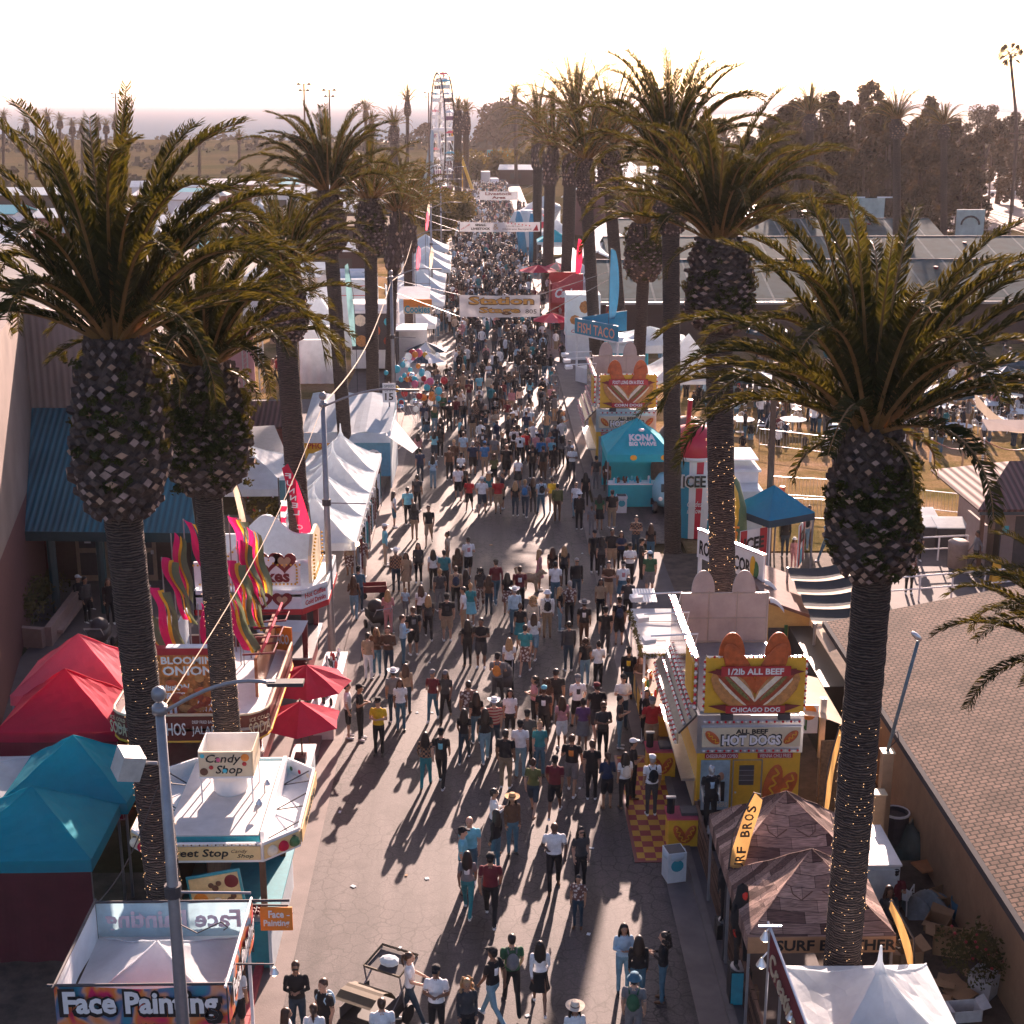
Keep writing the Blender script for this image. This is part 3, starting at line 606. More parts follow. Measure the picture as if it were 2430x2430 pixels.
        else: el, wri = Vector((s*(sw+.05), -.01, 1.14)), Vector((s*.07, -.22, 1.20))
        SL.append((sh, sh.lerp(el, .6))); cap(sh, el, .05, .04, FORE); cap(sh, sh.lerp(el, .55), .057, .055, TOP); cap(el, wri, .04, .03, FORE if not long else FORE)
        d = (wri-el).normalized(); wr.append((wri, d, s))
        cap(wri + d*.005, wri + d*.06, .030, .034, SKIN, 1.0, .55)
    if legs == 'K': loft([(0, 0, .52 if not fem else .56, .24, .20), (0, 0, .7, .205, .165), (0, 0, .88, .18, .13), (0, 0, 1.02, .145, .105)] if pose != 'sit' else [(0, -.2, .36, .2, .24), (0, -.12, .55, .18, .22)], BOT)
    me = bpy.data.meshes.new('src'); me.from_pydata([v[:] for v in vs], [], fs); me.update()
    ob = bpy.data.objects.new('src', me); COL.objects.link(ob)
    md = ob.modifiers.new('r', 'REMESH'); md.mode = 'VOXEL'; md.voxel_size = .0155
    sm = ob.modifiers.new('s', 'SMOOTH'); sm.factor = .5; sm.iterations = 2
    bpy.context.view_layer.update()
    out = bpy.data.meshes.new_from_object(ob.evaluated_get(bpy.context.evaluated_depsgraph_get())); bpy.data.objects.remove(ob)
    kd = kdtree.KDTree(len(vs))
    for i, v in enumerate(vs): kd.insert(v, i)
    kd.balance()
    V = [v.co.copy() for v in out.vertices]; Fc = [list(p.vertices) for p in out.polygons]; T = [tg[kd.find(p.center)[1]] for p in out.polygons]
    bpy.data.meshes.remove(out); bpy.data.meshes.remove(me)
    for i, f in enumerate(Fc):
        c = sum((V[k] for k in f), Vector())/len(f)
        if T[i] in (TOP, BOT) and abs(c.x) < .25 and c.z-dz < 1.1 and legs != 'K': T[i] = TOP if c.z-dz > .975 else BOT
        if T[i] in (TOP, BOT) and legs == 'K' and c.z-dz < 1.1 and abs(c.x) < .2: T[i] = TOP if c.z-dz > 1.03 else BOT
        if T[i] == FORE:
            for A_, B_ in SL:
                d_ = B_-A_; u_ = (c-A_).dot(d_)/d_.length_squared
                if u_ < 1 and (c - A_ - d_*max(0, u_)).length < .09: T[i] = TOP
    mb = MB(); mb.ms = list(range(8)); mb.v = [v[:] for v in V]; mb.f = Fc; mb.m = T
    def addk(fn, k):
        n0 = len(mb.f); t = MB(); fn(t); b = len(mb.v); mb.v += t.v; mb.f += [[b+i for i in f] for f in t.f]; mb.m += [k]*len(t.f)
    for s in (-1, 1): addk(lambda t: t.ell((s*.03, -.098, 1.64+dz), (.013, .008, .008), WHITE, 6, 4), EY)
    addk(lambda t: t.ell((0, -.104, 1.572+dz), (.022, .008, .006), WHITE, 6, 4), LP)
    for wri, d, s in wr:   # fingers rooted in the palm, slightly curled, thumb from the side near its base
        sd = Vector((0, 1, 0)) if abs(d.z) > .6 else Vector((1, 0, 0)); sd = (sd - d*sd.dot(d)).normalized(); inw = d.cross(sd); inw = inw if inw.x*s < 0 else -inw
        for j, ln in enumerate((.062, .074, .07, .055)):
            q = wri + d*.075 + sd*(.026 - .0175*j); addk(lambda t: t.tube([q - d*.02, q + d*ln*.5 + inw*.006, q + d*ln*.95 + inw*.026], [.0095, .0085, .006], WHITE, 6), SKIN)
        q = wri + d*.025 + sd*.03*1; addk(lambda t: t.tube([q - sd*.012, q + sd*.018 + d*.022 + inw*.01, q + sd*.02 + d*.052 + inw*.022], [.012, .010, .007], WHITE, 6), SKIN)
    me = bpy.data.meshes.new('body'); me.from_pydata(mb.v, [], mb.f)
    for m in BODY_M: me.materials.append(m)
    me.polygons.foreach_set('material_index', mb.m); me.polygons.foreach_set('use_smooth', [True]*len(mb.f)); me.update(); return me
BODIES = {}
def getbody(pose, legs, fem):
    k = (pose, legs, fem)
    if k not in BODIES: BODIES[k] = body(pose, legs, fem=fem)
    return BODIES[k]
def asmesh(fn, name, smooth=True):
    b = MB(); fn(b); o = b.build(name, None, smooth); m = o.data; bpy.data.objects.remove(o); return m
HM = HAIRC['black']; HZ = 1.64
def h_short(b): b.ell((0, .012, HZ+.035), (.086, .102, .085), HM, 12, 8); b.ell((0, .045, HZ-.01), (.078, .07, .085), HM, 10, 6)
def h_long(b):
    h_short(b)
    vs = []; n = 11
    for i in range(7):
        f = i/6; z = HZ + .05 - .38*f; ww = .088 + .05*math.sin(f*2.2)
        for k in range(n):
            t = math.pi*(-.18 + 1.36*k/(n-1)); vs.append((ww*math.cos(t)*(1 + .03*math.sin(k*3+i)), .012 + (.10+.015*f)*math.sin(t) + .02*f, z - .03*math.sin(k*1.7)*f))
    m = len(vs); vs += [(x*.8, y*.75, z) for x, y, z in vs]
    fs = [(i*n+k, i*n+k+1, (i+1)*n+k+1, (i+1)*n+k) for i in range(6) for k in range(n-1)]; fs += [tuple(m+q for q in f) for f in fs]
    fs += [(6*n+k, 6*n+k+1, m+6*n+k+1, m+6*n+k) for k in range(n-1)] + [(i*n, (i+1)*n, m+(i+1)*n, m+i*n) for i in range(6)] + [(i*n+n-1, (i+1)*n+n-1, m+(i+1)*n+n-1, m+i*n+n-1) for i in range(6)]
    b.add(vs, fs, HM)
def h_bun(b): h_short(b); b.ell((0, .06, HZ+.125), (.042, .042, .038), HM, 8, 6)
def h_pony(b): h_short(b); b.tube([(0, .09, HZ+.06), (0, .14, HZ+.03), (0, .15, HZ-.1), (0, .12, HZ-.24)], [.025, .035, .03, .01], HM, 7)
def h_curly(b):
    h_short(b); rr = random.Random(3)
    for i in range(46):
        t = rr.uniform(-.3, math.pi+.3); f = rr.random(); r = .105+.04*f; b.ell((r*math.cos(t), .02+r*math.sin(t), HZ+.09-.30*f), (.035, .035, .04), HM, 6, 4)
HAIRS = {k: asmesh(f, 'hair') for k, f in dict(short=h_short, long=h_long, bun=h_bun, pony=h_pony, curly=h_curly).items()}
HT = cloth('white')
def hat_cap(b): b.ell((0, .008, HZ+.062), (.094, .108, .075), HT, 12, 7); b.slab([(-.07, -.08, HZ+.06), (.07, -.08, HZ+.06), (.055, -.18, HZ+.045), (-.055, -.18, HZ+.045)], .012, HT)
def hat_wide(b, br=.19, up=.05):
    vs = []; fs = []; n = 20
    for r, z, u in ((.088, .055, 0), (.14, .05, .3), (br, .058, 1)):
        for k in range(n): t = 2*math.pi*k/n; vs.append((r*math.cos(t)*1.0, .005 + r*math.sin(t)*1.12, HZ + z + u*up*math.cos(t)**2))
    for i in range(2):
        for k in range(n): fs.append((i*n+k, i*n+(k+1) % n, (i+1)*n+(k+1) % n, (i+1)*n+k))
    b.add(vs, fs, HT); b.lathe([(.093, .05), (.091, .09), (.08, .14), (.05, .155), (.0, .145)], HT, (0, .005, HZ), 16, 1, 1.12)
    b.lathe([(.096, .055), (.095, .075)], cloth('brown'), (0, .005, HZ), 16, 1, 1.12)
def hat_bucket(b): b.lathe([(.15, .03), (.098, .075), (.085, .13), (.0, .14)], HT, (0, .005, HZ), 16, 1, 1.1)
HATS = {k: asmesh(f, 'hat') for k, f in dict(cap=hat_cap, cowboy=hat_wide, straw=lambda b: hat_wide(b, .20, .01), bucket=hat_bucket).items()}
BPM = cloth('black')
def bpk(b): b.ell((0, .17, 1.22), (.13, .08, .19), BPM, 12, 8); b.ell((0, .23, 1.16), (.09, .045, .1), BPM, 10, 6); [b.tube([(s*.08, .13, 1.38), (s*.10, 0, 1.46), (s*.11, -.10, 1.36), (s*.13, .0, 1.12), (s*.1, .13, 1.08)], .016, BPM, 5) for s in (-1, 1)]
BAGM = asmesh(bpk, 'backpack')
def prt(b): b.lathe([(0, 0), (.075, 0), (.085, .0)], BPM, (0, 0, 0), 14); 
SUNG = asmesh(lambda b: (b.box(-.065, .065, -.116, -.106, HZ-.012, HZ+.018, DARK), b.box(-.082, -.078, -.11, 0, HZ, HZ+.01, DARK), b.box(.078, .082, -.11, 0, HZ, HZ+.01, DARK)), 'sunglasses', False)
PRINTM = asmesh(lambda b: b.grid(lambda u, v: ((u-.5)*.17, (.134 - .11*abs(u-.5)**2*2) + .0 - .02*abs(v-.6), 1.17 + v*.17), 6, 4, HT), 'shirt_print', False)
def attach(me, name, parent, m=None, z=0):
    o = bpy.data.objects.new(name, me); COL.objects.link(o); o.parent = parent
    if z: o.location = (0, 0, z)
    if m:
        o.material_slots[0].link = 'OBJECT'; o.material_slots[0].material = m
    return o
NP = 0; PEOPLE = []
def person(loc, face=0, pose='stand', legs='T', top='white', bot='denim', hair='short black', hat=None, skin=None, h=1.72, label='', long=False, bag=None, shoes=None, fem=None, glasses=False, prn=None, fat=1., group='people in the street crowd', arm='skin'):
    """face: 0 looks at the camera, 180 walks away up the street"""
    global NP; NP += 1; rr = random.Random(NP*7+1)
    hs, hc = (hair.split() + ['black'])[:2] if hair != 'bald' else ('bald', 'black')
    if fem is None: fem = hs in ('long', 'bun', 'pony', 'curly')
    mir = -1 if rr.random() < .5 else 1
    root = thing('person', label, 'person', loc, R(face), group); s = h/1.745; root.scale = (s*fat*mir, s*fat, s)
    o = bpy.data.objects.new('body', getbody(pose, legs, fem)); COL.objects.link(o); o.parent = root
    sk = SKINS[skin if skin is not None else rr.choice([0, 0, 1, 1, 1, 2])]
    sh = shoes or rr.choice([SHOEW, SHOEB, SHOEW, SHOEBR])
    ms = {SKIN: sk, TOP: cloth(top), BOT: cloth(bot), SHOE: sh, FORE: cloth(top) if long else sk, SHIN: cloth(bot) if legs == 'T' else sk}
    for k, m in ms.items(): o.material_slots[k].link = 'OBJECT'; o.material_slots[k].material = m
    z = -.45 if pose == 'sit' else 0
    if hs != 'bald': attach(HAIRS[hs], 'hair', root, HAIRC[hc], z)
    if hat: k, c = hat.split(); attach(HATS[k], 'hat', root, cloth(c), z)
    if bag: attach(BAGM, 'backpack', root, cloth(bag), z)
    if glasses: attach(SUNG, 'sunglasses', root, None, z)
    if prn: attach(PRINTM, 'shirt_print', root, cloth(prn), z)
    PEOPLE.append((root, top, bot, hs, hc, hat, legs)); return root
FACE = dict(f=0, b=180, l=-90, r=90, L=-140, Rr=140, q=-45, p=45)
CN = {'denim': 'blue', 'lightdenim': 'light blue', 'darkdenim': 'dark blue', 'floral': 'flowery', 'straw': 'tan', 'lightblue': 'pale blue', 'charcoal': 'dark grey'}
def cn(c): return CN.get(c, c)
LEGW = dict(T='trousers', S='shorts', K='skirt')
def jeans(bot, legs): return ('jeans' if 'denim' in bot and legs == 'T' else LEGW[legs])
# rows: crop x y face pose legs top bottom hair | extras | place phrase
ROWS = """
H 480 590 b stroll T plaid teal long:black||long=1|walking beside the black printed tee
H 568 588 b walk T black black short:black|cap:black|prn=aqua|walking next to the plaid shirt
H 215 408 f phone T yellow black short:black|cowboy:black||alone near the red umbrellas
H 110 322 r phone T black black short:black|cap:black||beside the red umbrella
H 42 312 r stand S white black short:black|||at the edge of the red umbrella
H 338 268 f stand T white denim long:brown|||among three by the white cowboy hat
H 300 225 b stand T grey darkdenim short:black|cowboy:white||behind the long haired white tank top
H 520 212 f stroll T maroon denim pony:blond|cap:grey||left of a strolling pair
H 592 216 f walk T charcoal black long:brown|cap:grey||right of a strolling pair
H 722 300 b stand T floral grey short:black||fat=1.1|standing behind the black tops
H 765 345 b stand T black denim long:black|||between two long haired walkers
H 697 448 b walk T black darkdenim long:black||shoes=SHOEW|striding in white shoes
H 815 445 b stroll T black lightdenim long:black|||arm around the striped shirt
H 865 405 b stand T striped darkdenim short:grey|cowboy:white||hugging a friend
H 955 330 f stand T white black long:black|||facing the striped shirt
H 930 597 b stand T black khaki short:black||fat=1.12|white shirt tail showing
H 1012 540 b stand T white lightdenim short:black|cap:black||beside the khaki trousers
H 1052 475 b stand T charcoal black short:black|cap:black||hidden behind the white tank top
H 1122 525 f stand T teal denim bun:blond||fem=1|with a white straw hat beside her
H 1085 752 b walk S olive darkdenim bun:brown||fem=1|pointing at the maroon tee
H 1207 757 b walk S maroon black short:black|cap:black||beside the olive top
H 1302 628 b stroll S black grey short:brown||prn=orange;fat=1.1|yellow round print on the back
H 1145 330 b stand T black black short:brown|cap:aqua|prn=white|aqua cap turned sideways
H 1092 250 l phone T pink black curly:black|||handing something over
H 1160 262 b stand T brown black curly:brown|||small, left of the big black shirt
H 1247 372 b stand S pink white long:brown|||very long hair, white shorts
H 1212 225 b stand T black charcoal short:black||fat=1.15|big man left of the round print tee
H 1335 262 b stroll S white black short:grey|cap:grey|prn=charcoal|round print on the back
H 1442 312 b walk S black charcoal short:black|cap:maroon|fat=1.1|maroon cap
H 1365 385 b stand K purple grey bun:black|||grey skirt and cross body bag
H 1572 368 r phone T charcoal lightdenim bun:black|||right of the crowd near the mat
H 1590 262 f phone T white darkdenim short:black|cap:black||beside the red shirt at the stand
H 1415 662 b stand T black black short:brown||shoes=SHOEW|white soled shoes
H 1478 430 f phone T charcoal black short:brown||glasses=1|sunglasses, eating
H 1502 712 b phone S navy black pony:brown||long=1|hooded top
H 1600 712 b stand T white black long:black||bag=cream|white little backpack
H 1645 655 r phone T black black short:black|cap:white||white cap at the mat edge
H 1752 752 b stand T white charcoal short:grey|cap:white|bag=black|on the checkered mat
H 1752 398 b phone S red tan short:grey|cap:grey|fat=1.15|at the condiment table
H 1722 330 f stand T black black long:black||long=1|white shirt inside jacket by the stall
H 865 958 r phone T white darkdenim short:black||glasses=1;long=1|left of the straw hat
H 968 968 f stand T brown denim long:black|straw:straw|long=1;shoes=SHOEB|in boots with hands on hips
H 875 1060 L stand T black denim long:black||long=1|left of the straw hat group
H 690 1195 r stand S aqua charcoal short:black|cap:black||near the bald man
H 728 1130 f stand T aqua denim bald||skin=0;fat=1.1|bald and bearded
H 716 1312 b walk T grey teal long:black||prn=white|very long hair
H 845 1355 b walk T maroon black short:black|cap:black|shoes=SHOEW;fat=1.1|bright white shoes
H 1203 1165 f stroll T white black bald||skin=3;fat=1.12;shoes=SHOEBR|bald, in the middle of the road
H 1352 1165 f stand T charcoal black long:black||glasses=1|beside the bald white polo man
H 1338 1385 f stand T floral darkdenim short:black||h=1.32;shoes=SHOEBR|small child in orange patterned shirt
H 965 1850 b walk T green black short:black||bag=grey;h=1.76|sling bag
H 1122 1855 b walk K white black long:black||long=1;shoes=SHOEW|white shoes, short skirt
H 858 1925 L walk T black lightdenim short:black|cap:black|prn=white|black cap backwards
H 715 2085 f stand S charcoal black curly:blond||long=1;fem=1|holding a paper bag
H 542 2035 f phone T white black short:black|cap:black|skin=2|beard, holding a drink
H 392 1925 r push T white darkdenim pony:brown||fem=1|pushing the black pram
H 1318 2230 f stand T white tan long:black|straw:cream||seen from above at the bottom
H 1648 2085 b stand T grey grey short:black|bucket:denim|bag=green|at the bottom right
H 1592 1752 f phone T lightblue lightdenim long:black||long=1|left of three friends
H 1675 1822 b stand T black denim long:black||long=1|middle of three friends
H 1815 1802 l phone T black denim curly:black||long=1|right of three friends
H 240 2230 b stand T white black short:brown|||head at the bottom below the pram
G 1692 2010 f phone T black darkdenim short:brown||long=1;glasses=1|sunglasses at the kerb
G 1845 2115 q stand T black black short:brown||bag=lightblue|right of the sunglasses man
G 1640 2260 r stand T white denim long:brown|||at the lower left kerb
G 1792 2235 b stand T white pink pony:brown|||small, below the man with bag
G 1350 2010 b stand S white black short:black|||at the face painting tent
E 300 957 r stand S white denim long:black|||beside the merchandise tents
E 378 945 b stand T aqua black short:black|||bending at the clothes
E 415 1027 b stand T charcoal tan long:black||long=1|white sleeves
E 497 1058 f walk S black tan short:black||skin=1|walking alone toward us
E 432 868 b stand T charcoal black short:black|||near the tent corner
E 520 737 b phone T lightblue lightdenim long:black|||pale overalls by the kerb
E 448 705 b stand T navy darkdenim short:black|||left of the pale overalls
E 437 600 b stand T pink black long:black|||at the left kerb
E 527 585 b phone S aqua darkdenim long:black|||carrying a white bag
E 560 560 b stand T black black short:black|||beside the white bag carrier
E 490 375 b stand T charcoal charcoal short:black|||alone in shade by the pole
E 612 692 b stand T brown black short:brown|||at left end of the dark group
E 662 808 b walk S white black short:black|||behind the black tee boy
E 692 792 b stand S black black short:black||h=1.6|left of the red tee
E 725 868 b stroll S red black short:black||h=1.6|red tee, black shorts
E 797 882 b stroll S white darkdenim short:grey|cap:white|fat=1.12|denim shorts and white cap
E 888 882 b stand S red tan short:brown||fat=1.1|red polo
E 835 835 b stand T teal tan long:blond|straw:cream||straw hat between the white and red
E 915 852 l stand S charcoal black short:brown|||right behind the red polo
E 985 895 b stand T black darkdenim long:blond|||left of the blue backpack
E 1040 897 b stroll T grey darkdenim short:blond||bag=blue|bright blue backpack
E 1085 872 b stand T black charcoal long:brown|||between two backpacks
E 1130 885 b stroll T lightblue denim short:black||bag=black|small black backpack
E 1193 872 b stand T yellow tan bun:black|||mustard top
E 1222 922 b stand T olive brown short:black||long=1|draped olive jacket
E 1000 745 b stand K white black bun:black|||white top with black dress
E 745 662 b stand S navy black short:grey||fat=1.1|navy tee
E 812 662 b stand T blue tan short:black|cap:blue||blue cap and blue tee
E 692 605 b stand T lightblue tan short:brown|||pale blue shirt
E 868 622 b stand T grey khaki short:grey|||grey green shirt
E 935 682 b stand S black black bald||fat=1.22;skin=1|large bald man in black
E 1012 605 b stand T white black short:black||prn=black|dark print on white back
E 1040 592 b stand T red darkdenim short:black|||red shirt beside the printed white
E 1080 682 b stand T black black short:brown||prn=tan|tan print
E 1142 690 b stand T black brown short:black||fat=1.1|broad, right of the large bald man
E 1105 605 b stand T pink black short:black|cap:white||white cap
E 1180 592 f stand T pink denim long:red||prn=white|pink top and long hair
E 1060 452 b stand T lightblue tan short:grey||fat=1.25|large pale shirt
E 985 412 b stand T white black long:brown|||white top and long brown hair
E 612 412 b stand T black black short:black|cap:blue||blue cap
E 675 352 f stand K cream cream long:blond|||pale dress
E 1305 690 f phone T white charcoal short:black|cap:white||white tee at the right kerb
E 1326 902 f stand T white lightdenim pony:blond||glasses=1|white tank top with drink
E 1345 972 b stand T black black short:black|bucket:white|long=1|white bucket hat
E 1380 840 b stand T black black long:black|||right of the white tank top
E 1460 972 b stand K green black long:black|||dark green dress
E 1415 1000 b stand T grey grey short:brown||h=1.3|child in grey
E 1530 962 b stand T black tan short:black||fat=1.1|tan trousers
E 1440 752 b stand T charcoal grey short:black|||by the drinks tent
E 1500 765 b stand T brown black long:black||prn=white|at the drinks tent corner
E 1430 1212 f stand T black black short:black|cap:black|skin=1|far left of the group by the palm
E 1470 1232 b stand T charcoal black long:black|||second of the group by the palm
E 1530 1202 f stand S black tan short:black||fat=1.1;prn=grey|arms down among the group by the palm
E 1580 1202 f phone T navy black long:black|||navy top in the group by the palm
E 1630 1292 f phone T white black short:black|cap:black||white tee in the group by the palm
E 1665 1122 f phone T plaid darkdenim short:black|||plaid jacket in the group by the palm
E 1695 1262 r phone T black black short:black|cap:black|skin=1|black tank in the group by the palm
E 1748 1155 b stand T black denim long:brown|||long hair in the group by the palm
E 1742 1340 b stand S green grey short:black|cap:lightblue|fat=1.1|dark green tee near the bar awning
E 1480 1180 f stand T charcoal black short:black||h=1.25|child among the group by the palm
E 720 1252 b stroll S white black short:black||prn=pink|printed white tee, black shorts
E 602 1205 l stand T beige tan bun:brown|||behind the white printed tee
E 312 1322 b stand T plaid darkdenim short:grey|cowboy:white|long=1|plaid shirt by the wagon
E 370 1332 f stand K tan tan long:brown|||patterned dress by the plaid shirt
E 438 1272 f stand T charcoal black long:black||long=1|dark jacket
E 522 1312 b stand T white black long:black|||white top next to the teal tee
E 585 1332 b stand T teal black short:black|||dark teal tee
E 660 1302 b stand T brown black long:brown|||child side brown top
E 788 1422 b walk T charcoal floral curly:black|||long curly hair and patterned trousers
E 875 1392 b walk T maroon denim short:black|cap:black|long=1|maroon jacket beside patterned trousers
E 835 1450 b stand T brown darkdenim long:brown||h=1.5|girl below the maroon jacket
E 560 1432 b stand T charcoal grey bun:blond||fat=1.15|big grey tank top
E 650 1432 b stand T tan black short:brown||bag=navy|navy backpack
E 705 1390 b stand T charcoal black long:black||h=1.35|girl holding hands
E 940 1452 b stand K black floral long:black|||patterned skirt
E 1010 1432 b stand T maroon black short:brown||prn=white;fat=1.1|maroon tee with white oval
E 1120 1312 r stand K pink pink long:blond|||blush dress holding the dog
E 1195 1300 b stand T black black long:brown|||right of the blush dress
E 1260 1290 b stand T charcoal black long:blond|||blond beside black tops
E 1330 1382 f stand T black darkdenim short:grey||long=1;glasses=1|dark jacket facing us
E 1210 1402 b stand T white denim short:black|||white and blue shirt
E 1165 1582 b stand T white khaki short:blond|bucket:white|bag=black;long=1|white hood and black backpack
E 1236 1542 r stand T black lightdenim long:blond||glasses=1|light jeans with brown bag
E 980 1562 b stand T lightblue denim short:grey|cowboy:white|long=1|pale shirt and white cowboy hat
E 1085 1602 b stand K cream cream curly:blond|straw:straw|long=1|cream dress and straw hat
E 1012 1642 b stand K black teal bun:brown|||plaid skirt
E 1090 1702 b walk S white lightdenim long:brown|||white tee, denim shorts
E 1290 1522 b stand T floral black short:grey|||white flowery shirt
E 1372 1642 b stand T black brown short:black|straw:grey|prn=white|grey wide hat and jersey
E 1465 1492 f stand T tan black long:black|||tan wrap
E 1510 1402 f phone S brown tan short:black||prn=tan|brown tee near the bar awning
E 1590 1402 b stand K white denim short:grey|cap:black|prn=pink|pink print beside the bar awning
E 1492 1682 b stand T black charcoal short:black|cap:black||black tee left of the bar awning
E 1570 1622 b stand S black black short:brown|cap:black|bag=navy|black backpack at the bar
E 1620 1500 b phone T charcoal black short:brown|||leaning on the bar
E 600 1602 b stand S black tan short:black|cap:black|fat=1.15;prn=charcoal|black tee and tan shorts
E 495 1592 b walk T charcoal black long:blond||shoes=SHOEW|leggings and long blond hair
E 410 1682 b stand S black black short:brown||fat=1.12;prn=grey|black shirt beside blue hoodie
E 455 1530 b stand T white black long:brown|||white top by the pram
E 352 1732 r phone T lightblue denim short:brown||long=1|pale blue hoodie
E 268 1560 b phone T pink pink long:blond||long=1|pink plaid with long hair
E 365 1462 b stand T lightblue grey short:blond||h=1.1|little child in pale blue
E 733 1520 b stand K teal aqua bun:blond|||aqua skirt
E 692 1560 l stand T white tan short:black||prn=lightblue|white tee eating
E 715 1742 b stand T black black long:black|||black tank in front of black tee man
E 792 1752 f phone S black charcoal short:black||fat=1.12;skin=2|dark shorts facing us
E 950 1852 b walk T white black long:blond|||white tee and very long blond hair
E 1040 1792 b walk K teal floral short:black|||flowery skirt and dark top
E 1285 1772 b stand T charcoal darkdenim short:black||long=1;shoes=SHOEW|long dark jacket
E 1378 1852 b stand T black lightdenim curly:brown|||light flared jeans
E 1452 1872 b phone T white black bun:black|||white tank with arms raised
E 1622 1930 b stand T black darkdenim short:black|cap:black|long=1;prn=yellow|yellow print on the black back
E 1690 1960 f phone T brown grey long:red|||between bar and mirrors
E 155 1822 b stand T tan white bun:black|||white trousers
E 203 1792 f phone T brown denim long:blond|||long hair beside the picture holder
E 270 1802 f phone T brown darkdenim short:brown||long=1|holding the framed picture
E 75 1472 b stroll T brown lightdenim long:brown||long=1|brown coat by the stall counter
E 103 1432 b phone T denim darkdenim short:black|cap:black|long=1|denim jacket near the wagon
E 250 1172 r stand T aqua beige short:grey|cap:white|long=1|pale aqua shirt at the tents
E 120 1245 b stand S floral beige short:black|cap:black||flowery shirt at the clothes
E 50 1245 b stand K tan floral long:brown|||patterned skirt at the clothes
E 885 1965 b push T grey charcoal short:black|cap:black|bag=orange|orange backpack and a pushchair
E 370 2010 b stand T tan darkdenim long:brown|||in front of the white cowboy hat
"""
STAND = {}
def load_rows():
    for ln in ROWS.strip().split('\n'):
        main, hat, ex, place = ln.split('|'); c, x, y, fc, pose, legs, top, bot, hair = main.split()
        kw = {}
        for kv in [e for e in ex.split(';') if e]:
            k, v = kv.split('='); kw[k] = globals()[v] if v.startswith('SHOE') else (float(v) if v.replace('.', '').isdigit() else v)
        if 'skin' in kw: kw['skin'] = int(kw['skin'])
        for q in ('long', 'fem', 'glasses'):
            if q in kw: kw[q] = bool(kw[q])
        hh = hair.replace(':', ' '); ht = hat.replace(':', ' ') if hat else None
        p = g(c, float(x), float(y)); jit = ((int(float(x))*13) % 31) - 15
        topw = {'H': ''}.get('', ''); lab = f"person in {cn(top)} top and {cn(bot)} {jeans(bot, legs)}"
        lab = ' '.join((lab + ', ' + place).split()[:16])
        kw.setdefault('h', 1.62 if hh.split()[0] in ('long', 'bun', 'pony', 'curly') else 1.73)
        person(p, FACE[{'R': 'Rr'}.get(fc, fc)] + jit, pose, legs, top, bot, hh, ht, label=lab, **kw)
load_rows()
print('people from the list', NP)
# further up the street: random clothes, spots kept apart
RR = random.Random(77)
TOPS = ['black']*12 + ['white']*5 + ['charcoal']*7 + ['grey']*3 + ['maroon', 'brown', 'navy', 'navy', 'teal', 'pink', 'aqua', 'lightblue', 'lightblue', 'red', 'tan', 'plaid', 'green', 'blue', 'cream', 'olive', 'beige']
BOTS = ['black']*5 + ['denim']*4 + ['darkdenim']*4 + ['lightdenim']*2 + ['charcoal', 'tan', 'khaki', 'grey', 'brown']
def rnd_person(rr, p, face, label, group, pose=None):
    hs = rr.choice(['short']*5 + ['long']*4 + ['bun', 'pony', 'curly']); hc = rr.choice(['black']*5 + ['brown']*3 + ['blond', 'grey'])
    fem = hs != 'short'; legs = rr.choice('TTTTS') if not fem else rr.choice('TTTSK'); top = rr.choice(TOPS); bot = rr.choice(BOTS)
    hat = None
    if rr.random() < .2: hat = rr.choice(['cap', 'cap', 'cowboy', 'straw', 'bucket']) + ' ' + rr.choice(['black', 'white', 'straw', 'denim'])
    return person(p, face, pose or rr.choice(['stand', 'stand', 'walk', 'stroll', 'phone']), legs, top, bot, f'{hs} {hc}', hat, h=1.6 if fem else 1.72, label=label, long=rr.random() < .3, group=group,
        bag=rr.choice(['black', 'navy', 'grey']) if rr.random() < .1 else None, prn=rr.choice(['white', 'grey', 'tan']) if rr.random() < .15 else None)
spots = [(r[0].location.x, r[0].location.y) for r in PEOPLE]
def free(x, y, d): return all((x-u)**2 + ((y-v)*.75)**2 > d*d for u, v in spots)
def lane(y):  # denser right of centre, paved open floor at the left
    return (-3.6, 4.3)
ORD = ['in the front rank', 'a step behind', 'in the middle', 'toward the back']
n = 0; tries = 0; used = set(PL.strip() for PL in [])
while n < 66 and tries < 6000:
    tries += 1; y = RR.uniform(66.5, 92); lo, hi = lane(y); x = RR.uniform(lo, hi)
    if y < 74 and x < -1.2 and RR.random() < .7: continue
    if not free(x, y, .62): continue
    spots.append((x, y)); n += 1
    r = rnd_person(RR, (x, y, 0), RR.choice([180, 180, 180, 170, 195, 0, 10, 90]), 'x', 'people in the street crowd')
    side = 'left kerb side' if x < -2 else 'left of centre' if x < -.2 else 'centre' if x < 1.4 else 'right of centre' if x < 2.9 else 'right kerb side'
    zone = 'nearest' if y < 72 else 'level with the second hot dog stand' if y < 79 else 'level with the balloons' if y < 85 else 'just before the orange lettered banner'
    _, top, bot, hs, hc, hat, legs = PEOPLE[-1]
    base = f"{cn(top)} top, {cn(bot)} {jeans(bot, legs)}, " + (f"{cn(hat.split()[1])} hat" if hat else f"{hs} {hc} hair")
    r['label'] = ' '.join((base + ', ' + side + ', ' + zone).split()[:16])
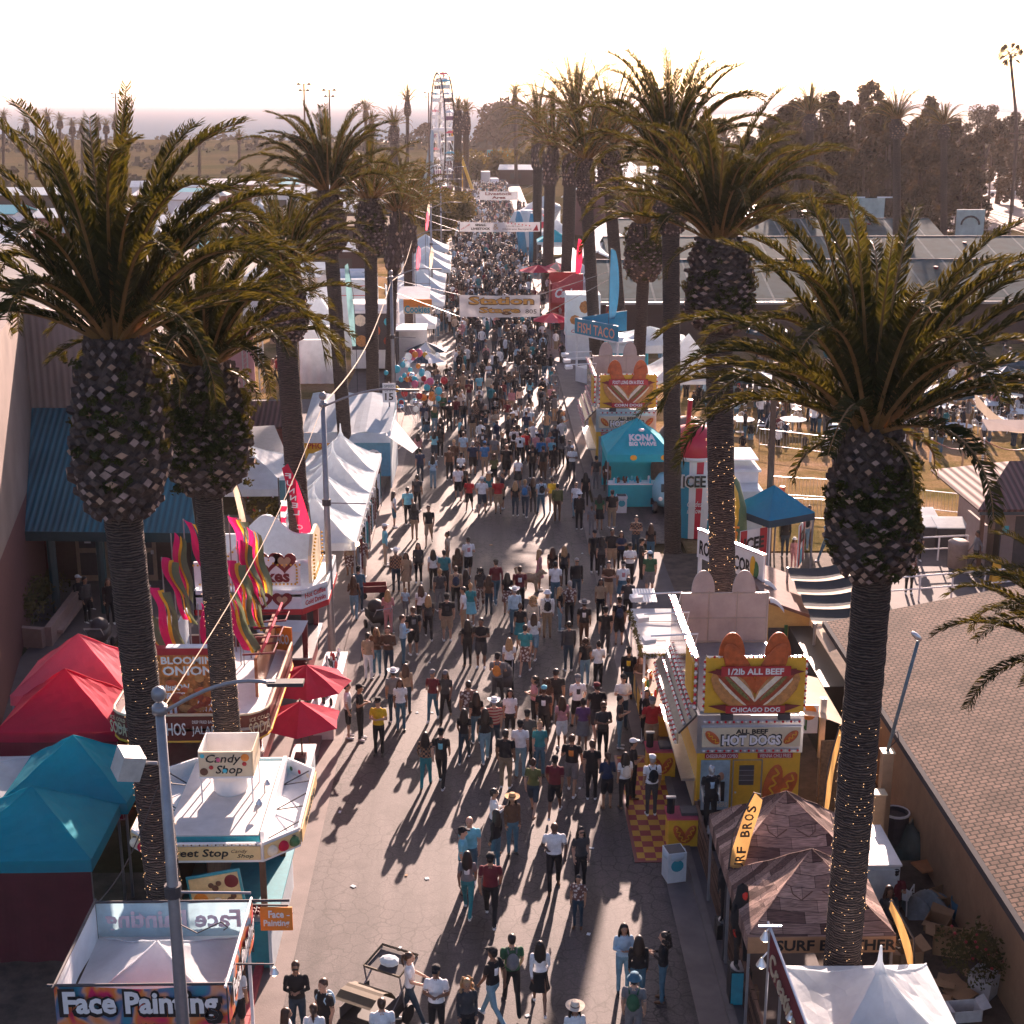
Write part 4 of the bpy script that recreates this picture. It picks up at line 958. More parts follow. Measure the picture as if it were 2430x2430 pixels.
# ---------------------------------------------------------------- builders for stalls and street furniture
def canopy(b, w_, d, h, pk, m, val=.25, p=1.15, sag=.05, mv=None, n=8, ox=0, oy=0):
    vs = []; fs = []; S = 6
    def sq(t):  # t in 0..4 round the square
        k = int(t) % 4; f = t - int(t); c = [(-1, -1), (1, -1), (1, 1), (-1, 1)]; A, B = c[k], c[(k+1) % 4]; return A[0] + (B[0]-A[0])*f, A[1] + (B[1]-A[1])*f, f
    N = 4*S
    for i in range(n+1):
        s = 1 - i/n
        for k in range(N):
            x, y, f = sq(k/S); z = h + (pk-h)*(i/n)**p - sag*math.sin(math.pi*f)*s*(1-s)*4 - sag*.25*math.sin(math.pi*f)*s + .02*math.sin(k*2.3+i*1.7)*s*(1-s)*4
            vs.append((ox + x*s*w_/2, oy + y*s*d/2, z))
    for i in range(n):
        for k in range(N): fs.append((i*N+k, i*N+(k+1) % N, (i+1)*N+(k+1) % N, (i+1)*N+k))
    b.add(vs, fs, m)
    for q in range(4): b.tube([Vector(vs[i*N + q*S]) + Vector((0, 0, .012)) for i in range(n+1)], .012, m, 4)
    if val:
        top = vs[:N]; b.add(top + [(x*1.004, y*1.004, z-val) for x, y, z in top], [(k, N+k, N+(k+1) % N, (k+1) % N) for k in range(N)], mv or m)
def tent(name, label, loc, w_, d, h, pk, m, rz=0, val=.28, p=1.0, sag=.06, spire=0, walls='', wm=None, group=None, mv=None, cat='tent', legs=True):
    """loc = centre on the ground; walls: letters f b l r"""
    t = thing(name, label, cat, loc, rz, group)
    part('canopy', t, lambda b: canopy(b, w_, d, h, pk, m, val, p, sag, mv))
    if legs:
        for sx in (-1, 1):
            for sy in (-1, 1): part('leg', t, lambda b: (b.box(sx*w_/2*.97-.025, sx*w_/2*.97+.025, sy*d/2*.97-.025, sy*d/2*.97+.025, 0, h-.01, GREY), b.box(sx*w_/2*.97-.06, sx*w_/2*.97+.06, sy*d/2*.97-.06, sy*d/2*.97+.06, 0, .015, GREY)))
    if spire: part('spire', t, lambda b: b.lathe([(.13, 0), (.05, .18), (.02, spire), (0, spire)], m, (0, 0, pk-.06), 8), True)
    wm = wm or m
    def wall(A, B):
        A, B = Vector(A), Vector(B); return lambda b: b.grid(lambda u, v: A.lerp(B, u) + (B-A).cross(Vector((0, 0, 1))).normalized()*(.03*math.sin(u*26)*(1-v)+.02) + Vector((0, 0, .03 + (h-.1)*v)), 26, 3, wm)
    X, Y = w_/2*.98, d/2*.98; W4 = dict(f=((-X, -Y, 0), (X, -Y, 0)), b=((-X, Y, 0), (X, Y, 0)), l=((-X, -Y, 0), (-X, Y, 0)), r=((X, -Y, 0), (X, Y, 0)))
    for k in walls: part('side_wall', t, wall(*W4[k]))
    return t
def hotdog(b, cx, cz, L, ang, y, kind='bun', w_=.24):
    """picture of a sausage lying in the x-z plane, standing a little out of its panel"""
    rot = Matrix.Rotation(-ang, 3, 'Y')
    if kind == 'bun':
        o = rot @ Vector((0, 0, -1)); 
        b.ell((cx, y, cz), (L/2, .03, L*w_), BUN, 18, 6, rot); b.ell(Vector((cx, y-.006, cz)) - rot @ Vector((0, 0, L*w_*-.18)), (L*.47, .03, L*w_*.7), BUNW, 16, 6, rot)
        b.ell(Vector((cx, y-.012, cz)) + rot @ Vector((0, 0, L*w_*.2)), (L*.52, .03, L*w_*.42), SAUS, 16, 6, rot)
        b.ell(Vector((cx, y-.018, cz)) + rot @ Vector((0, 0, L*w_*.28)), (L*.40, .03, L*w_*.2), RELISH, 14, 6, rot)
    else:
        b.ell((cx, y, cz), (L/2, .03, L*w_), SAUSL, 18, 8, rot)
        if kind == 'must':
            pts = [Vector((cx, y-.03, cz)) + rot @ Vector((L*(-.4+.8*i/16), 0, L*w_*.3*math.sin(i*1.25))) for i in range(17)]
            b.tube(pts, L*.025, YEL, 5)
def bulbs(b, A, B, n, r=.035, cols=(BULB_W, BULB_R)):
    A, B = Vector(A), Vector(B)
    for i in range(n): b.ell(A.lerp(B, (i+.5)/n), (r, r, r), cols[i % len(cols)], 6, 4)
def bulbpart(t, A, B, n, r=.035, cols=(BULB_W, BULB_R)):
    o = part('light_bulbs', t, lambda b: (bulbs(b, A, B, n, r, cols), b.tube([Vector(A)+Vector((0, r*.8, 0)), Vector(B)+Vector((0, r*.8, 0))], r*.6, ALU, 4))); o['kind'] = 'stuff'; return o

# ----- street lamps
def lamp(P, h, arm, label, lean=0, det=True):
    t = thing('street_lamp', label, 'street lamp', P, 0, 'street lamps on the left kerb')
    part('pole', t, lambda b: (b.tube([(0, 0, -.1), (0, 0, h*.5), (lean, 0, h-.35)], [.125, .10, .075], GREY, 12), b.tube([(lean, 0, h-.4), (lean, 0, h-.28)], .12, GREY, 12)), True)
    part('finial', t, lambda b: (b.ell((lean, 0, h-.08), (.12, .12, .13), GREY, 12, 8), b.lathe([(.10, 0), (.05, .05)], GREY, (lean, 0, h-.26), 10)), True)
    pts = [(lean + arm*f, 0, h-.42 + .55*math.sin(f*math.pi*.62)) for f in [i/10 for i in range(11)]]
    part('arm', t, lambda b: b.tube(pts, .032, GREY, 8), True)
    e = pts[-1]; part('lamp_head', t, lambda b: (b.obox((e[0]+.22, 0, e[2]+.0), (.55, .2, .06), 0, CHAR), b.box(e[0]-.08, e[0]+.06, -.05, .05, e[2]-.04, e[2]+.04, ALU)))
    part('banner_arm', t, lambda b: (b.tube([(0, -.02, h*.62), (1.25, -.02, h*.62-.03)], .022, GREY, 6), b.tube([(0, 0, h*.62-.08), (0, 0, h*.62+.12)], .14, CHAR, 10)))
    return t
l1 = lamp((-5.08, 20.58, 0), 9.25, 1.75, 'nearest street lamp in front of the face painting tent')
part('speaker_box', l1, lambda b: (b.obox((-.55, .0, 8.0), (.36, .4, .42), .5, mat('white_plastic_box', (.5, .5, .48), .5, .15), .15, .3), b.tube([(-.1, 0, 8.0), (-.4, 0, 8.02)], .03, GREY, 6)))
part('scroll_bracket', l1, lambda b: b.tube([(.1, -.05, 5.15), (.35, -.05, 5.0), (.55, -.05, 5.1), (.75, -.05, 5.2), (.85, -.05, 5.1), (.78, -.05, 5.05)], .012, CHAR, 5))
lamp((-5.06, 43.7, 0), 9.25, 2.5, 'street lamp beside the heart decorated cakes stand')
lamp((-5.01, 76.5, 0), 9.25, 2.2, 'street lamp rising from the balloons')
lamp((-5.02, 99.8, 0), 9.25, 2.2, 'street lamp beside the black and white umbrellas')
lamp((-4.75, 127.5, 0), 9.25, 2.2, 'street lamp among the sunlit tents further up the street')
lamp((-5.0, 165, 0), 9.25, 2.2, 'street lamp by the round dark tree, nearest of the far two'); lamp((-5.0, 196, 0), 9.25, 2.2, 'farthest street lamp, beyond the round dark tree')
def sagline(A, B, sag, n=16): A, B = Vector(A), Vector(B); return [A.lerp(B, i/n) - Vector((0, 0, sag*math.sin(math.pi*i/n))) for i in range(n+1)]
o = one(lambda b: (b.tube(sagline((-5.08, 20.6, 8.85), (-5.06, 43.7, 8.9), .55), .010, T_CREAM, 5), b.tube(sagline((-5.06, 43.7, 8.9), (-5.01, 76.5, 8.7), .8), .022, T_CREAM, 5), b.tube(sagline((-5.01, 76.5, 8.7), (-5.02, 99.8, 8.7), .6), .022, T_CREAM, 5)), 'overhead_cable')
tag(o, 'pale cable slung from street lamp to street lamp', 'cable')
o = one(lambda b: b.tube(sagline((-5.2, 20.6, 7.6), (-7.5, 24.6, 3.15), .25), .012, CHAR, 4), 'guy_wire'); tag(o, 'thin dark wire from the nearest lamp to the face painting frame', 'wire')

# ----- face painting tent
def face_tent():
    x0, x1, y0, y1, zt, zb = -1.5, 1.5, -1.35, 1.35, 3.12, 2.32
    t = thing('face_painting_tent', 'white tent ringed by colourful face painting banners at lower left', 'tent', (-6.1, 23.25, 0))
    part('canopy', t, lambda b: canopy(b, 2.9, 2.6, 2.4, 3.12, T_WHITE, .2, 1.25, .06), True)
    for sx in (x0, x1):
        for sy in (y0, y1): part('leg', t, lambda b: b.box(sx*.95-.03, sx*.95+.03, sy*.95-.03, sy*.95+.03, 0, 2.35, WHITE))
    part('rim_frame', t, lambda b: (b.tube([(x0-.12, y0, zt), (x1+.1, y0, zt)], .028, CHAR, 6), b.tube([(x0, y1, zt), (x1+.75, y1, zt)], .028, CHAR, 6), b.tube([(x0, y0-.1, zt), (x0, y1+.1, zt)], .028, CHAR, 6), b.tube([(x1, y0-.1, zt), (x1, y1+.1, zt)], .028, WHITE, 6),
        [b.tube([(sx, sy, 2.0), (sx, sy, zt)], .022, CHAR, 5) for sx in (x0, x1) for sy in (y0, y1)]))
    def rainbow():
        m, tt, bb = newmat('rainbow_banner'); tc = nd(tt, 'ShaderNodeTexCoord'); gr = nd(tt, 'ShaderNodeTexNoise', i={'Scale': .9, 'Detail': 1, 'Distortion': 2.5}); tt.links.new(tc.outputs['Object'], gr.inputs['Vector'])
        r = ramp(tt, gr.outputs['Fac'], [(.34, (.60, .01, .10)), (.45, (.72, .20, .03)), (.52, (.62, .30, .20)), (.58, (.10, .16, .30)), (.68, (.03, .22, .32))]); tt.links.new(r.outputs[0], bb.inputs['Base Color']); bb.inputs['Roughness'].default_value = .6; return m
    RB = rainbow()
    wav = lambda u: .03*math.sin(u*9)
    f = part('front_banner', t, lambda b: b.grid(lambda u, v: (x0+3*u, y0-.03+wav(u), zb+(zt-zb)*v - .05*math.sin(u*math.pi)), 20, 3, RB)); 
    text('Face Painting', (0, y0-.07, 2.72), (1, 0, -.01), (0, 0, 1), 2.86, .72, BLACK, f, 'letter_outline', 0, .004, 0, .09)
    text('Face Painting', (0, y0-.07, 2.74), (1, 0, -.01), (0, 0, 1), 2.70, .58, WHITE, f, 'lettering', .006, .004, 0, .035)
    text('HappyCheeksFacePainting.com', (.1, y0-.07, 2.35), (1, 0, 0), (0, 0, 1), 1.0, .07, DARK, f, 'lettering', .002)
    bk = part('back_banner', t, lambda b: b.grid(lambda u, v: (x0+3*u, y1+wav(u), zb+(zt-zb)*v), 20, 3, mat('blue_white_banner', (.42, .62, .70), .7, .3, .8, trans=.3)))
    text('Face Painting', (0, y1-.06, 2.72), (-1, 0, 0), (0, 0, 1), 2.6, .5, mat('pale_pink_letters', (.72, .60, .64), .7, .1), bk, 'lettering', 0, .004, 0, .03)
    l = part('left_banner', t, lambda b: b.grid(lambda u, v: (x0+wav(u), y0+(y1-y0)*u, zb+(zt-zb)*v), 16, 3, T_WHITE))
    r = part('right_banner', t, lambda b: b.grid(lambda u, v: (x1+.02+wav(u), y0+(y1-y0)*u, zb+(zt-zb)*v), 16, 3, RB))
    text('Face Painting', (x1+.07, 0, 2.74), (0, 1, 0), (0, 0, 1), 2.4, .6, BLACK, r, 'letter_outline', 0, .004, 0, .06); text('Face Painting', (x1+.07, 0, 2.74), (0, 1, 0), (0, 0, 1), 2.3, .5, WHITE, r, 'lettering', .006, .004, 0, .03)
    sg = part('hanging_sign', t, lambda b: b.box(x1+.18, x1+.8, y1-.06, y1-.02, 2.5, 3.0, ORG))
    text('Face', (x1+.49, y1-.06, 2.86), (1, 0, 0), (0, 0, 1), .3, .16, WHITE, sg, off=.004, bold=.03); text('Painting', (x1+.49, y1-.06, 2.65), (1, 0, 0), (0, 0, 1), .5, .18, WHITE, sg, off=.004, bold=.03)
    for k, (yy, on) in enumerate(((y1+.02, 0), (y0+.75, 1))):
        ln = part('clamp_lamp', t, lambda b: (b.tube([(x1, yy, zt-.1), (x1+.72, yy, zt-.12)], .02, CHAR, 5), b.lathe([(.03, .12), (.09, 0), (.0, .0)], ALU, (x1+.72, yy, zt-.30), 10)))
        part('bulb', ln, lambda b: b.ell((x1+.72, yy, zt-.32), (.045, .045, .045), LAMPON if on else BULB_W, 8, 6))
    return t
face_tent()
# ----- candy stall (octagonal flat roof)
def candy():
    t = thing('candy_stall', 'white flat roofed candy stall with cream candy signs behind the face painting tent', 'food stall', (-5.75, 28.4, 0))
    xs = 1.78; hx, hy = 1.08, 2.0; zt, zb = 3.22, 2.78
    oc = [(-hx, -1.75), (hx, -1.75), (xs, -1.1), (xs, 1.7), (hx, 2.3), (-hx, 2.3), (-xs, 1.7), (-xs, -1.1)]
    part('roof', t, lambda b: (b.slab([(x*.985, y*.985, 2.86) for x, y in oc], .06, WHITE), b.box(-1.02, .98, -1.5, 2.0, 2.8, 3.24, mat('teal_roof_side', (.03, .33, .38), .5)), b.box(-1.0, .96, -1.48, 1.98, 3.24, 3.27, mat('weathered_white_roof', (.62, .58, .55), .7, .2, 1.2)),
        b.box(1.0, 1.08, -1.5, 2.1, 2.86, 3.34, WHITE)))
    for i in range(8):
        A, B = oc[i], oc[(i+1) % 8]; dx, dy = B[0]-A[0], B[1]-A[1]; L = math.hypot(dx, dy); n = (dy/L, -dx/L)
        p = part('fascia_sign', t, lambda b: (b.slab([(A[0]*.995, A[1]*.995, zb), (B[0]*.995, B[1]*.995, zb), (B[0]*.995, B[1]*.995, zt), (A[0]*.995, A[1]*.995, zt)], .05, WHITE),
            b.slab([(A[0]+n[0]*.03+dx*.02, A[1]+n[1]*.03+dy*.02, zb+.07), (B[0]+n[0]*.03-dx*.02, B[1]+n[1]*.03-dy*.02, zb+.07), (B[0]+n[0]*.03-dx*.02, B[1]+n[1]*.03-dy*.02, zt-.06), (A[0]+n[0]*.03+dx*.02, A[1]+n[1]*.03+dy*.02, zt-.06)], .02, mat('cream_sign_face', (.70, .50, .24), .5, .06))))
        xd = (dx, dy, 0); mid = ((A[0]+B[0])/2 + n[0]*.035, (A[1]+B[1])/2 + n[1]*.035)
        if i == 0:
            text('Sweet Stop', (mid[0]-.3, mid[1], 3.0), xd, (0, 0, 1), 1.35, .23, BLACK, p, off=.004, shear=.15, bold=.02); text('Candy', (mid[0]+.6, mid[1], 3.05), xd, (0, 0, 1), .34, .10, BROWN, p, off=.004, shear=.3); text('Shop', (mid[0]+.72, mid[1], 2.94), xd, (0, 0, 1), .34, .11, BLACK, p, off=.004, shear=.3)
            bulbpart(t, (A[0], A[1]-.05, zt-.01), (B[0], B[1]-.05, zt-.01), 26, .018, (BROWN, OFFW))
        elif i in (1, 3, 7):
            part('candy_picture', p, lambda b: [b.ell(Vector((mid[0], mid[1], 2.99)) + Vector(xd).normalized()*q, (.13 if abs(dx) > .1 else .02, .02 if abs(dy) < .1 else .10, .12), m, 12, 8) for q, m in ((-.28, BUNW), (0, T_RED), (.28, GREENP))])
        elif i == 2: text('Sweet Stop', (mid[0], mid[1], 3.0), xd, (0, 0, 1), 1.6, .22, BLACK, p, off=.004, shear=.15, bold=.02)
    # raised sign box
    sb = part('roof_sign', t, lambda b: (b.box(-.5, .64, -.02, .03, 3.86, 4.46, OFFW), b.box(-.52, .66, -.03, -.0, 3.84, 3.88, WHITE), b.box(-.52, -.5, .03, .95, 3.86, 4.46, WHITE), b.box(.64, .66, .03, .95, 3.86, 4.46, OFFW), b.box(-.52, .66, .95, .98, 3.86, 4.46, WHITE)))
    text('Candy', (.03, -.02, 4.28), (1, 0, 0), (0, 0, 1), .76, .25, BLACK, sb, off=.004, shear=.25, bold=.012); text('Shop', (.14, -.02, 4.02), (1, 0, 0), (0, 0, 1), .58, .25, BLACK, sb, off=.004, shear=.25, bold=.012)
    part('candy_picture', sb, lambda b: [b.ell((x, -.03, z), (r, .012, r), m, 12, 6) for x, z, r, m in ((.5, 4.33, .09, ORG), (-.4, 4.0, .09, BROWN), (-.24, 4.1, .05, REDP), (.48, 4.18, .05, REDP), (-.42, 4.37, .05, AQUA), (-.08, 4.28, .05, PINKP), (.05, 4.02, .05, AQUA))])
    part('sign_posts', t, lambda b: [b.tube([(x, y, 3.25), (x, y, 3.9)], .02, WHITE, 6) for x in (-.48, .62) for y in (.0, .93)])
    part('roof_vent', t, lambda b: (b.lathe([(.34, 0), (.38, .06), (.38, .34), (.3, .42), (0, .44)], WHITE, (.05, .55, 3.27), 18)), True)
    part('floodlight', t, lambda b: (b.tube([(.82, .4, 3.27), (.82, .4, 3.5)], .015, GREY, 5), b.lathe([(.02, .1), (.08, 0), (0, 0)], ALU, (.88, .4, 3.48), 10)))
    part('floodlight', t, lambda b: (b.tube([(.78, -.5, 3.27), (.78, -.5, 3.5)], .015, GREY, 5), b.lathe([(.02, .1), (.08, 0), (0, 0)], ALU, (.84, -.5, 3.48), 10)))
    part('brace', t, lambda b: [b.tube([(sx*1.05, y, 2.9), (sx*1.7, y+q, 3.15)], .015, CHAR, 4) for sx in (-1, 1) for y in (-1.0, .3, 1.5) for q in (-.3, .3)])
    part('counter', t, lambda b: (b.box(-1.05, 1.05, -1.35, 1.9, 0, 1.05, mat('teal_counter', (.02, .24, .30), .5)), b.box(1.05, 1.12, -1.5, 1.95, 0, 1.0, T_BLUEW), b.box(-1.1, 1.2, -1.42, 2.0, 1.05, 1.1, mat('teal_counter', None))))
    part('inner_walls', t, lambda b: (b.box(-1.0, 1.0, 1.6, 1.65, 1.1, 2.8, CHAR), b.box(-1.02, -.98, -1.3, 1.6, 1.1, 2.8, CHAR), b.box(-.2, -.16, -1.3, 1.6, 1.1, 2.8, WOODM)))
    for x in (-1.0, .98):
        for y in (-1.32, 1.5): part('post', t, lambda b: b.box(x-.06, x+.06, y-.06, y+.06, 1.1, 2.82, WOODM if x > 0 else WHITE))
    part('apple_rack', t, lambda b: (b.box(.3, .95, -1.3, -.9, 1.1, 1.2, ALU), [b.ell((.4+.1*i, -1.2+.12*j, 1.26), (.045, .045, .045), REDD, 6, 5) for i in range(6) for j in range(3)]))
    m = thing('menu_board', 'cream board with candy apple pictures leaning at the candy stall front', 'sign', (-5.62, 26.35, 0))
    p = part('board', m, lambda b: (b.obox((0, 0, 2.3), (1.1, .05, .85), .12, TEAL, 0, -.12), b.obox((0, -.035, 2.3), (1.0, .03, .75), .12, mat('cream_menu_face', (.68, .5, .25), .6), 0, -.12)))
    part('candy_picture', p, lambda b: [b.ell((x*.85, -.07+x*.12, z+1.2+x*.1), (r, .015, r), mm, 12, 8) for x, z, r, mm in ((.38, 1.3, .15, REDD), (-.35, 1.0, .15, ORG), (0, 1.2, .07, BROWN), (-.1, 1.28, .06, BROWN), (.08, 1.3, .06, BROWN), (.05, .9, .08, BUNW), (-.05, .82, .07, BUN), (.35, .85, .09, BROWN), (.42, .95, .06, BROWN))])
    part('leg', m, lambda b: b.box(-.5, -.45, 0, .05, 0, 1.95, WOODM)); part('leg', m, lambda b: b.box(.45, .5, 0, .05, 0, 1.95, WOODM))
candy()
DKRED = mat('dark_maroon_canvas', (.085, .012, .02), .9, .15, 2)
tent('pop_up_tent', 'teal pop up tent with dark maroon sides, nearest at the left edge', (-9.95, 28.55, 0), 3.05, 2.5, 2.5, 3.6, T_TEAL, walls='fl', wm=DKRED, group='teal pop up tents')
tent('pop_up_tent', 'second teal pop up tent, behind the nearest teal one', (-9.75, 31.1, 0), 2.95, 2.5, 2.5, 3.62, T_TEAL, group='teal pop up tents', walls='l', wm=DKRED)
tent('pop_up_tent', 'plain white tent showing behind the teal pop up tents at left edge', (-12.4, 31.2, 0), 2.4, 3.6, 2.2, 2.75, T_WHITE)
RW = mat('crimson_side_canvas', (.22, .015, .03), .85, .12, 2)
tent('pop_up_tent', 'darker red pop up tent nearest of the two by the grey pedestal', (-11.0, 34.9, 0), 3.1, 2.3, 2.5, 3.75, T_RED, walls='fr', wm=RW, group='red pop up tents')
tent('pop_up_tent', 'sunlit pink red tent behind the darker red one beside the onion stand', (-11.3, 37.3, 0), 3.2, 2.5, 2.5, 3.8, T_PINK, walls='r', wm=RW, group='red pop up tents')  # red tent too; the sunlight on it is put into a paler pink canvas
t = thing('electric_pedestal', 'grey electric box on a post in front of the red tent', 'electric box', (-11.15, 32.5, 0)); part('post', t, lambda b: b.box(-.08, .14, -.08, .08, 0, 1.0, GREY)); part('box', t, lambda b: b.box(-.16, .2, -.14, .12, 1.0, 1.35, mat('pale_grey_box', (.4, .38, .37), .5)))
t = thing('straw_screen', 'low straw bale screen between the teal tent and the candy stall', 'screen', (-7.75, 27.0, 0)); part('screen', t, lambda b: b.obox((0, 0, .45), (.9, .25, .9), .1, mat('straw_bale', (.26, .15, .07), .95, .4, 12, .8)))
tag(one(lambda b: b.box(-8.3, -7.4, 25.3, 25.36, 0, .75, mat('orange_board', (.42, .16, .06), .8)), 'orange_panel'), 'orange brown panel behind the face painting tent', 'panel')

# ----- onion trailer
def onion():
    t = thing('onion_trailer', 'long fried onion food trailer with rounded red brown signs behind the candy stall', 'food trailer', (-7.45, 35.6, 0))
    MR = mat('brown_red_sign', (.13, .025, .02), .45, .15)
    hx, y0, y1, r = 1.95, -2.75, 2.8, .65
    out = [(-hx+r, y0), (hx-r, y0)] + [(hx-r+r*math.sin(k), y0+r-r*math.cos(k)) for k in (.4, .8, 1.2, 1.57)] + [(hx, y1-r)] + [(hx-r+r*math.cos(k), y1-r+r*math.sin(k)) for k in (.4, .8, 1.2, 1.57)] + [(-hx+r, y1), (-hx, y1-r), (-hx, y0+r)] + [(-hx+r-r*math.cos(k), y0+r-r*math.sin(k)) for k in (.4, .8, 1.2)]
    part('roof', t, lambda b: b.slab([(x, y, 2.98) for x, y in out], .08, WHITE))
    part('fascia', t, lambda b: [b.slab([(A[0], A[1], 2.62), (B[0], B[1], 2.62), (B[0], B[1], 3.32), (A[0], A[1], 3.32)], .05, MR) for A, B in zip(out, out[1:] + out[:1])] + [b.tube([(x, y, z) for x, y in out + out[:1]], .03, m, 5) for z, m in ((3.33, OFFW), (2.62, YEL))])
    text('NACHOS', (-.55, y0-.0, 2.96), (1, 0, 0), (0, 0, 1), 1.0, .34, WHITE, t, off=.01, bold=.01); text('JALAPENO', (.62, y0, 2.9), (1, 0, 0), (0, 0, 1), 1.05, .28, WHITE, t, off=.01, bold=.0); text('DEEP FRIED BACON WRAPPED', (.62, y0, 3.15), (1, 0, 0), (0, 0, 1), 1.0, .08, WHITE, t, off=.01)
    for sx in (-1, 1):
        text('SODA', (sx*(hx-.2), y0+.2, 2.92), (.8, .6*sx, 0), (0, 0, 1), .62, .33, OFFW, t, off=.02, bold=.01); text('ICE COLD', (sx*(hx-.2), y0+.2, 3.17), (.8, .6*sx, 0), (0, 0, 1), .55, .10, OFFW, t, off=.02)
    part('body', t, lambda b: (b.box(-1.35, 1.35, -2.0, 2.2, .45, 1.15, REDD), b.box(-1.3, -1.25, -2.0, 2.2, 1.15, 2.9, REDD), b.box(-1.3, 1.3, 2.1, 2.2, 1.15, 2.9, CHAR), b.box(-1.4, 1.45, -2.1, 2.25, 1.15, 1.2, ALU)))
    for x in (-1.3, 1.3):
        for y in (-2.0, 0, 2.1): part('post', t, lambda b: b.box(x-.05, x+.05, y-.05, y+.05, 1.2, 2.92, REDD))
    def wheel_(y): part('wheel', t, lambda b: b.tube([(1.3, y, .3), (1.1, y, .3)], .3, BLACK, 12))
    wheel_(-.4); wheel_(.4)
    # tall picture sign
    s = part('tall_sign', t, lambda b: (b.box(-.95, .95, -1.9, -1.8, 3.0, 4.62, mat('fried_food_print', (.36, .12, .03), .6, .9, 5)), b.box(-1.0, 1.0, -1.92, -1.7, 4.6, 4.78, REDP), b.box(-.6, .6, -1.93, -1.7, 4.78, 4.81, WHITE)))
    otext('BLOOMIN', (-.1, -1.9, 4.45), (1, 0, 0), (0, 0, 1), 1.3, .2, WHITE, ORG, s, .005, .06, .03); otext('ONIONS', (0, -1.9, 4.17), (1, 0, 0), (0, 0, 1), 1.45, .25, WHITE, ORG, s, .005, .06, .03)
    otext('RIBBON', (-.45, -1.9, 3.72), (1, 0, .05), (0, 0, 1), .75, .17, WHITE, ORG, s, .005, .06, .03, .2); otext('FRIES', (-.5, -1.9, 3.5), (1, 0, .05), (0, 0, 1), .6, .16, WHITE, ORG, s, .005, .06, .03, .2)
    otext('CHICKEN', (.5, -1.9, 3.3), (1, 0, 0), (0, 0, 1), .8, .15, WHITE, ORG, s, .005, .06, .03); otext('ON A STICK', (.5, -1.9, 3.12), (1, 0, 0), (0, 0, 1), .8, .12, WHITE, ORG, s, .005, .06, .02)
    part('food_picture', s, lambda b: ([b.ell((RR.uniform(-.8, .8), -1.91, RR.uniform(3.1, 4.0)), (RR.uniform(.08, .2), .03, RR.uniform(.06, .12)), RR.choice([SAUSL, SAUS, BUN]), 8, 6) for _ in range(26)], [b.box(-.85+.12*i, -.79+.12*i, -1.94, -1.9, 3.02, 3.2, WHITE) for i in range(4)]))
    part('side_signs', t, lambda b: (b.box(1.42, 1.5, -1.0, 2.4, 3.05, 4.1, mat('bronze_mirror_panel', (.30, .14, .08), .3, .5, 3, metal=.5)), [b.tube([(1.1, y, 4.15), (1.9, y, 4.2), (1.9, y+.7, 4.2), (1.1, y+.7, 4.15)], .03, REDD, 5) for y in (-.8, .4, 1.6)], [b.obox((1.65, y+.35, 4.35), (.06, .7, .3), 0, T_PINK, 0, .5) for y in (-.8, .4, 1.6)]))
    c = part('corner_sign', t, lambda b: b.slab([(1.3, 2.45, 3.05), (1.95, 2.2, 3.05), (1.95, 2.2, 3.75), (1.3, 2.45, 3.75)], .05, ORG)); text('TACO', (1.65, 2.3, 3.4), (.93, -.36, 0), (0, 0, 1), .5, .3, WHITE, c, off=.03, bold=.02)
    part('side_panel', t, lambda b: (b.box(-1.0, -.95, -1.7, 2.4, 3.0, 4.3, T_BLUEW), [b.tube([(-.9, y, 3.1), (-.2, y+.2, 3.9)], .02, CHAR, 4) for y in (-1, 0, 1)]))
    # pennant flags on masts
    k = 0
    for x, y, h in [(-1.2, -.6, 6.0), (-1.05, .2, 6.5), (-.95, 1.0, 6.9), (-.75, 1.7, 7.1), (-.45, 2.2, 7.3), (-1.3, -1.3, 5.5), (.05, -.9, 5.6), (.45, -.3, 5.9), (.6, .6, 6.3), (.75, 1.3, 6.6), (.85, 1.9, 6.8), (.35, 2.4, 7.0), (.65, 1.4, 5.8)]:
        k += 1; f = thing('pennant_flag', ['lowest front left', 'second left', 'third left', 'fourth left', 'tall far left', 'lowest left', 'single middle', 'lowest right', 'second right', 'third right', 'fourth right', 'farthest right', 'drooping inner right'][k-1] + ' magenta yellow and olive streamer flag on the onion trailer', 'flag', (-7.45+x, 35.6+y, 2.98), 0, 'streamer flags above the onion trailer')
        part('mast', f, lambda b: b.tube([(0, 0, 0), (0, 0, h-2.98)], .02, GREY, 5))
        ph = k*1.7; H_ = h-2.98
        def strip(c0, c1, m, q):
            return lambda b: b.grid(lambda u, v: (.02 + (c0 + (c1-c0)*u)*(.42 + .1*math.sin(ph)) + .55*(1-v)**1.3*(.6+.4*math.sin(ph*2)) + .05*math.sin(v*9+ph), -.12*math.sin(v*6+ph+u*2) + .06*u, H_ - 1.75*(1-v) - .22*(c0+(c1-c0)*u)), 4, 14, m)
        part('cloth_stripe', f, strip(0, .45, T_MAGENTA, 0)); part('cloth_stripe', f, strip(.45, .65, T_YEL, 0)); part('cloth_stripe', f, strip(.65, 1, T_OLIVE, 0))
onion()
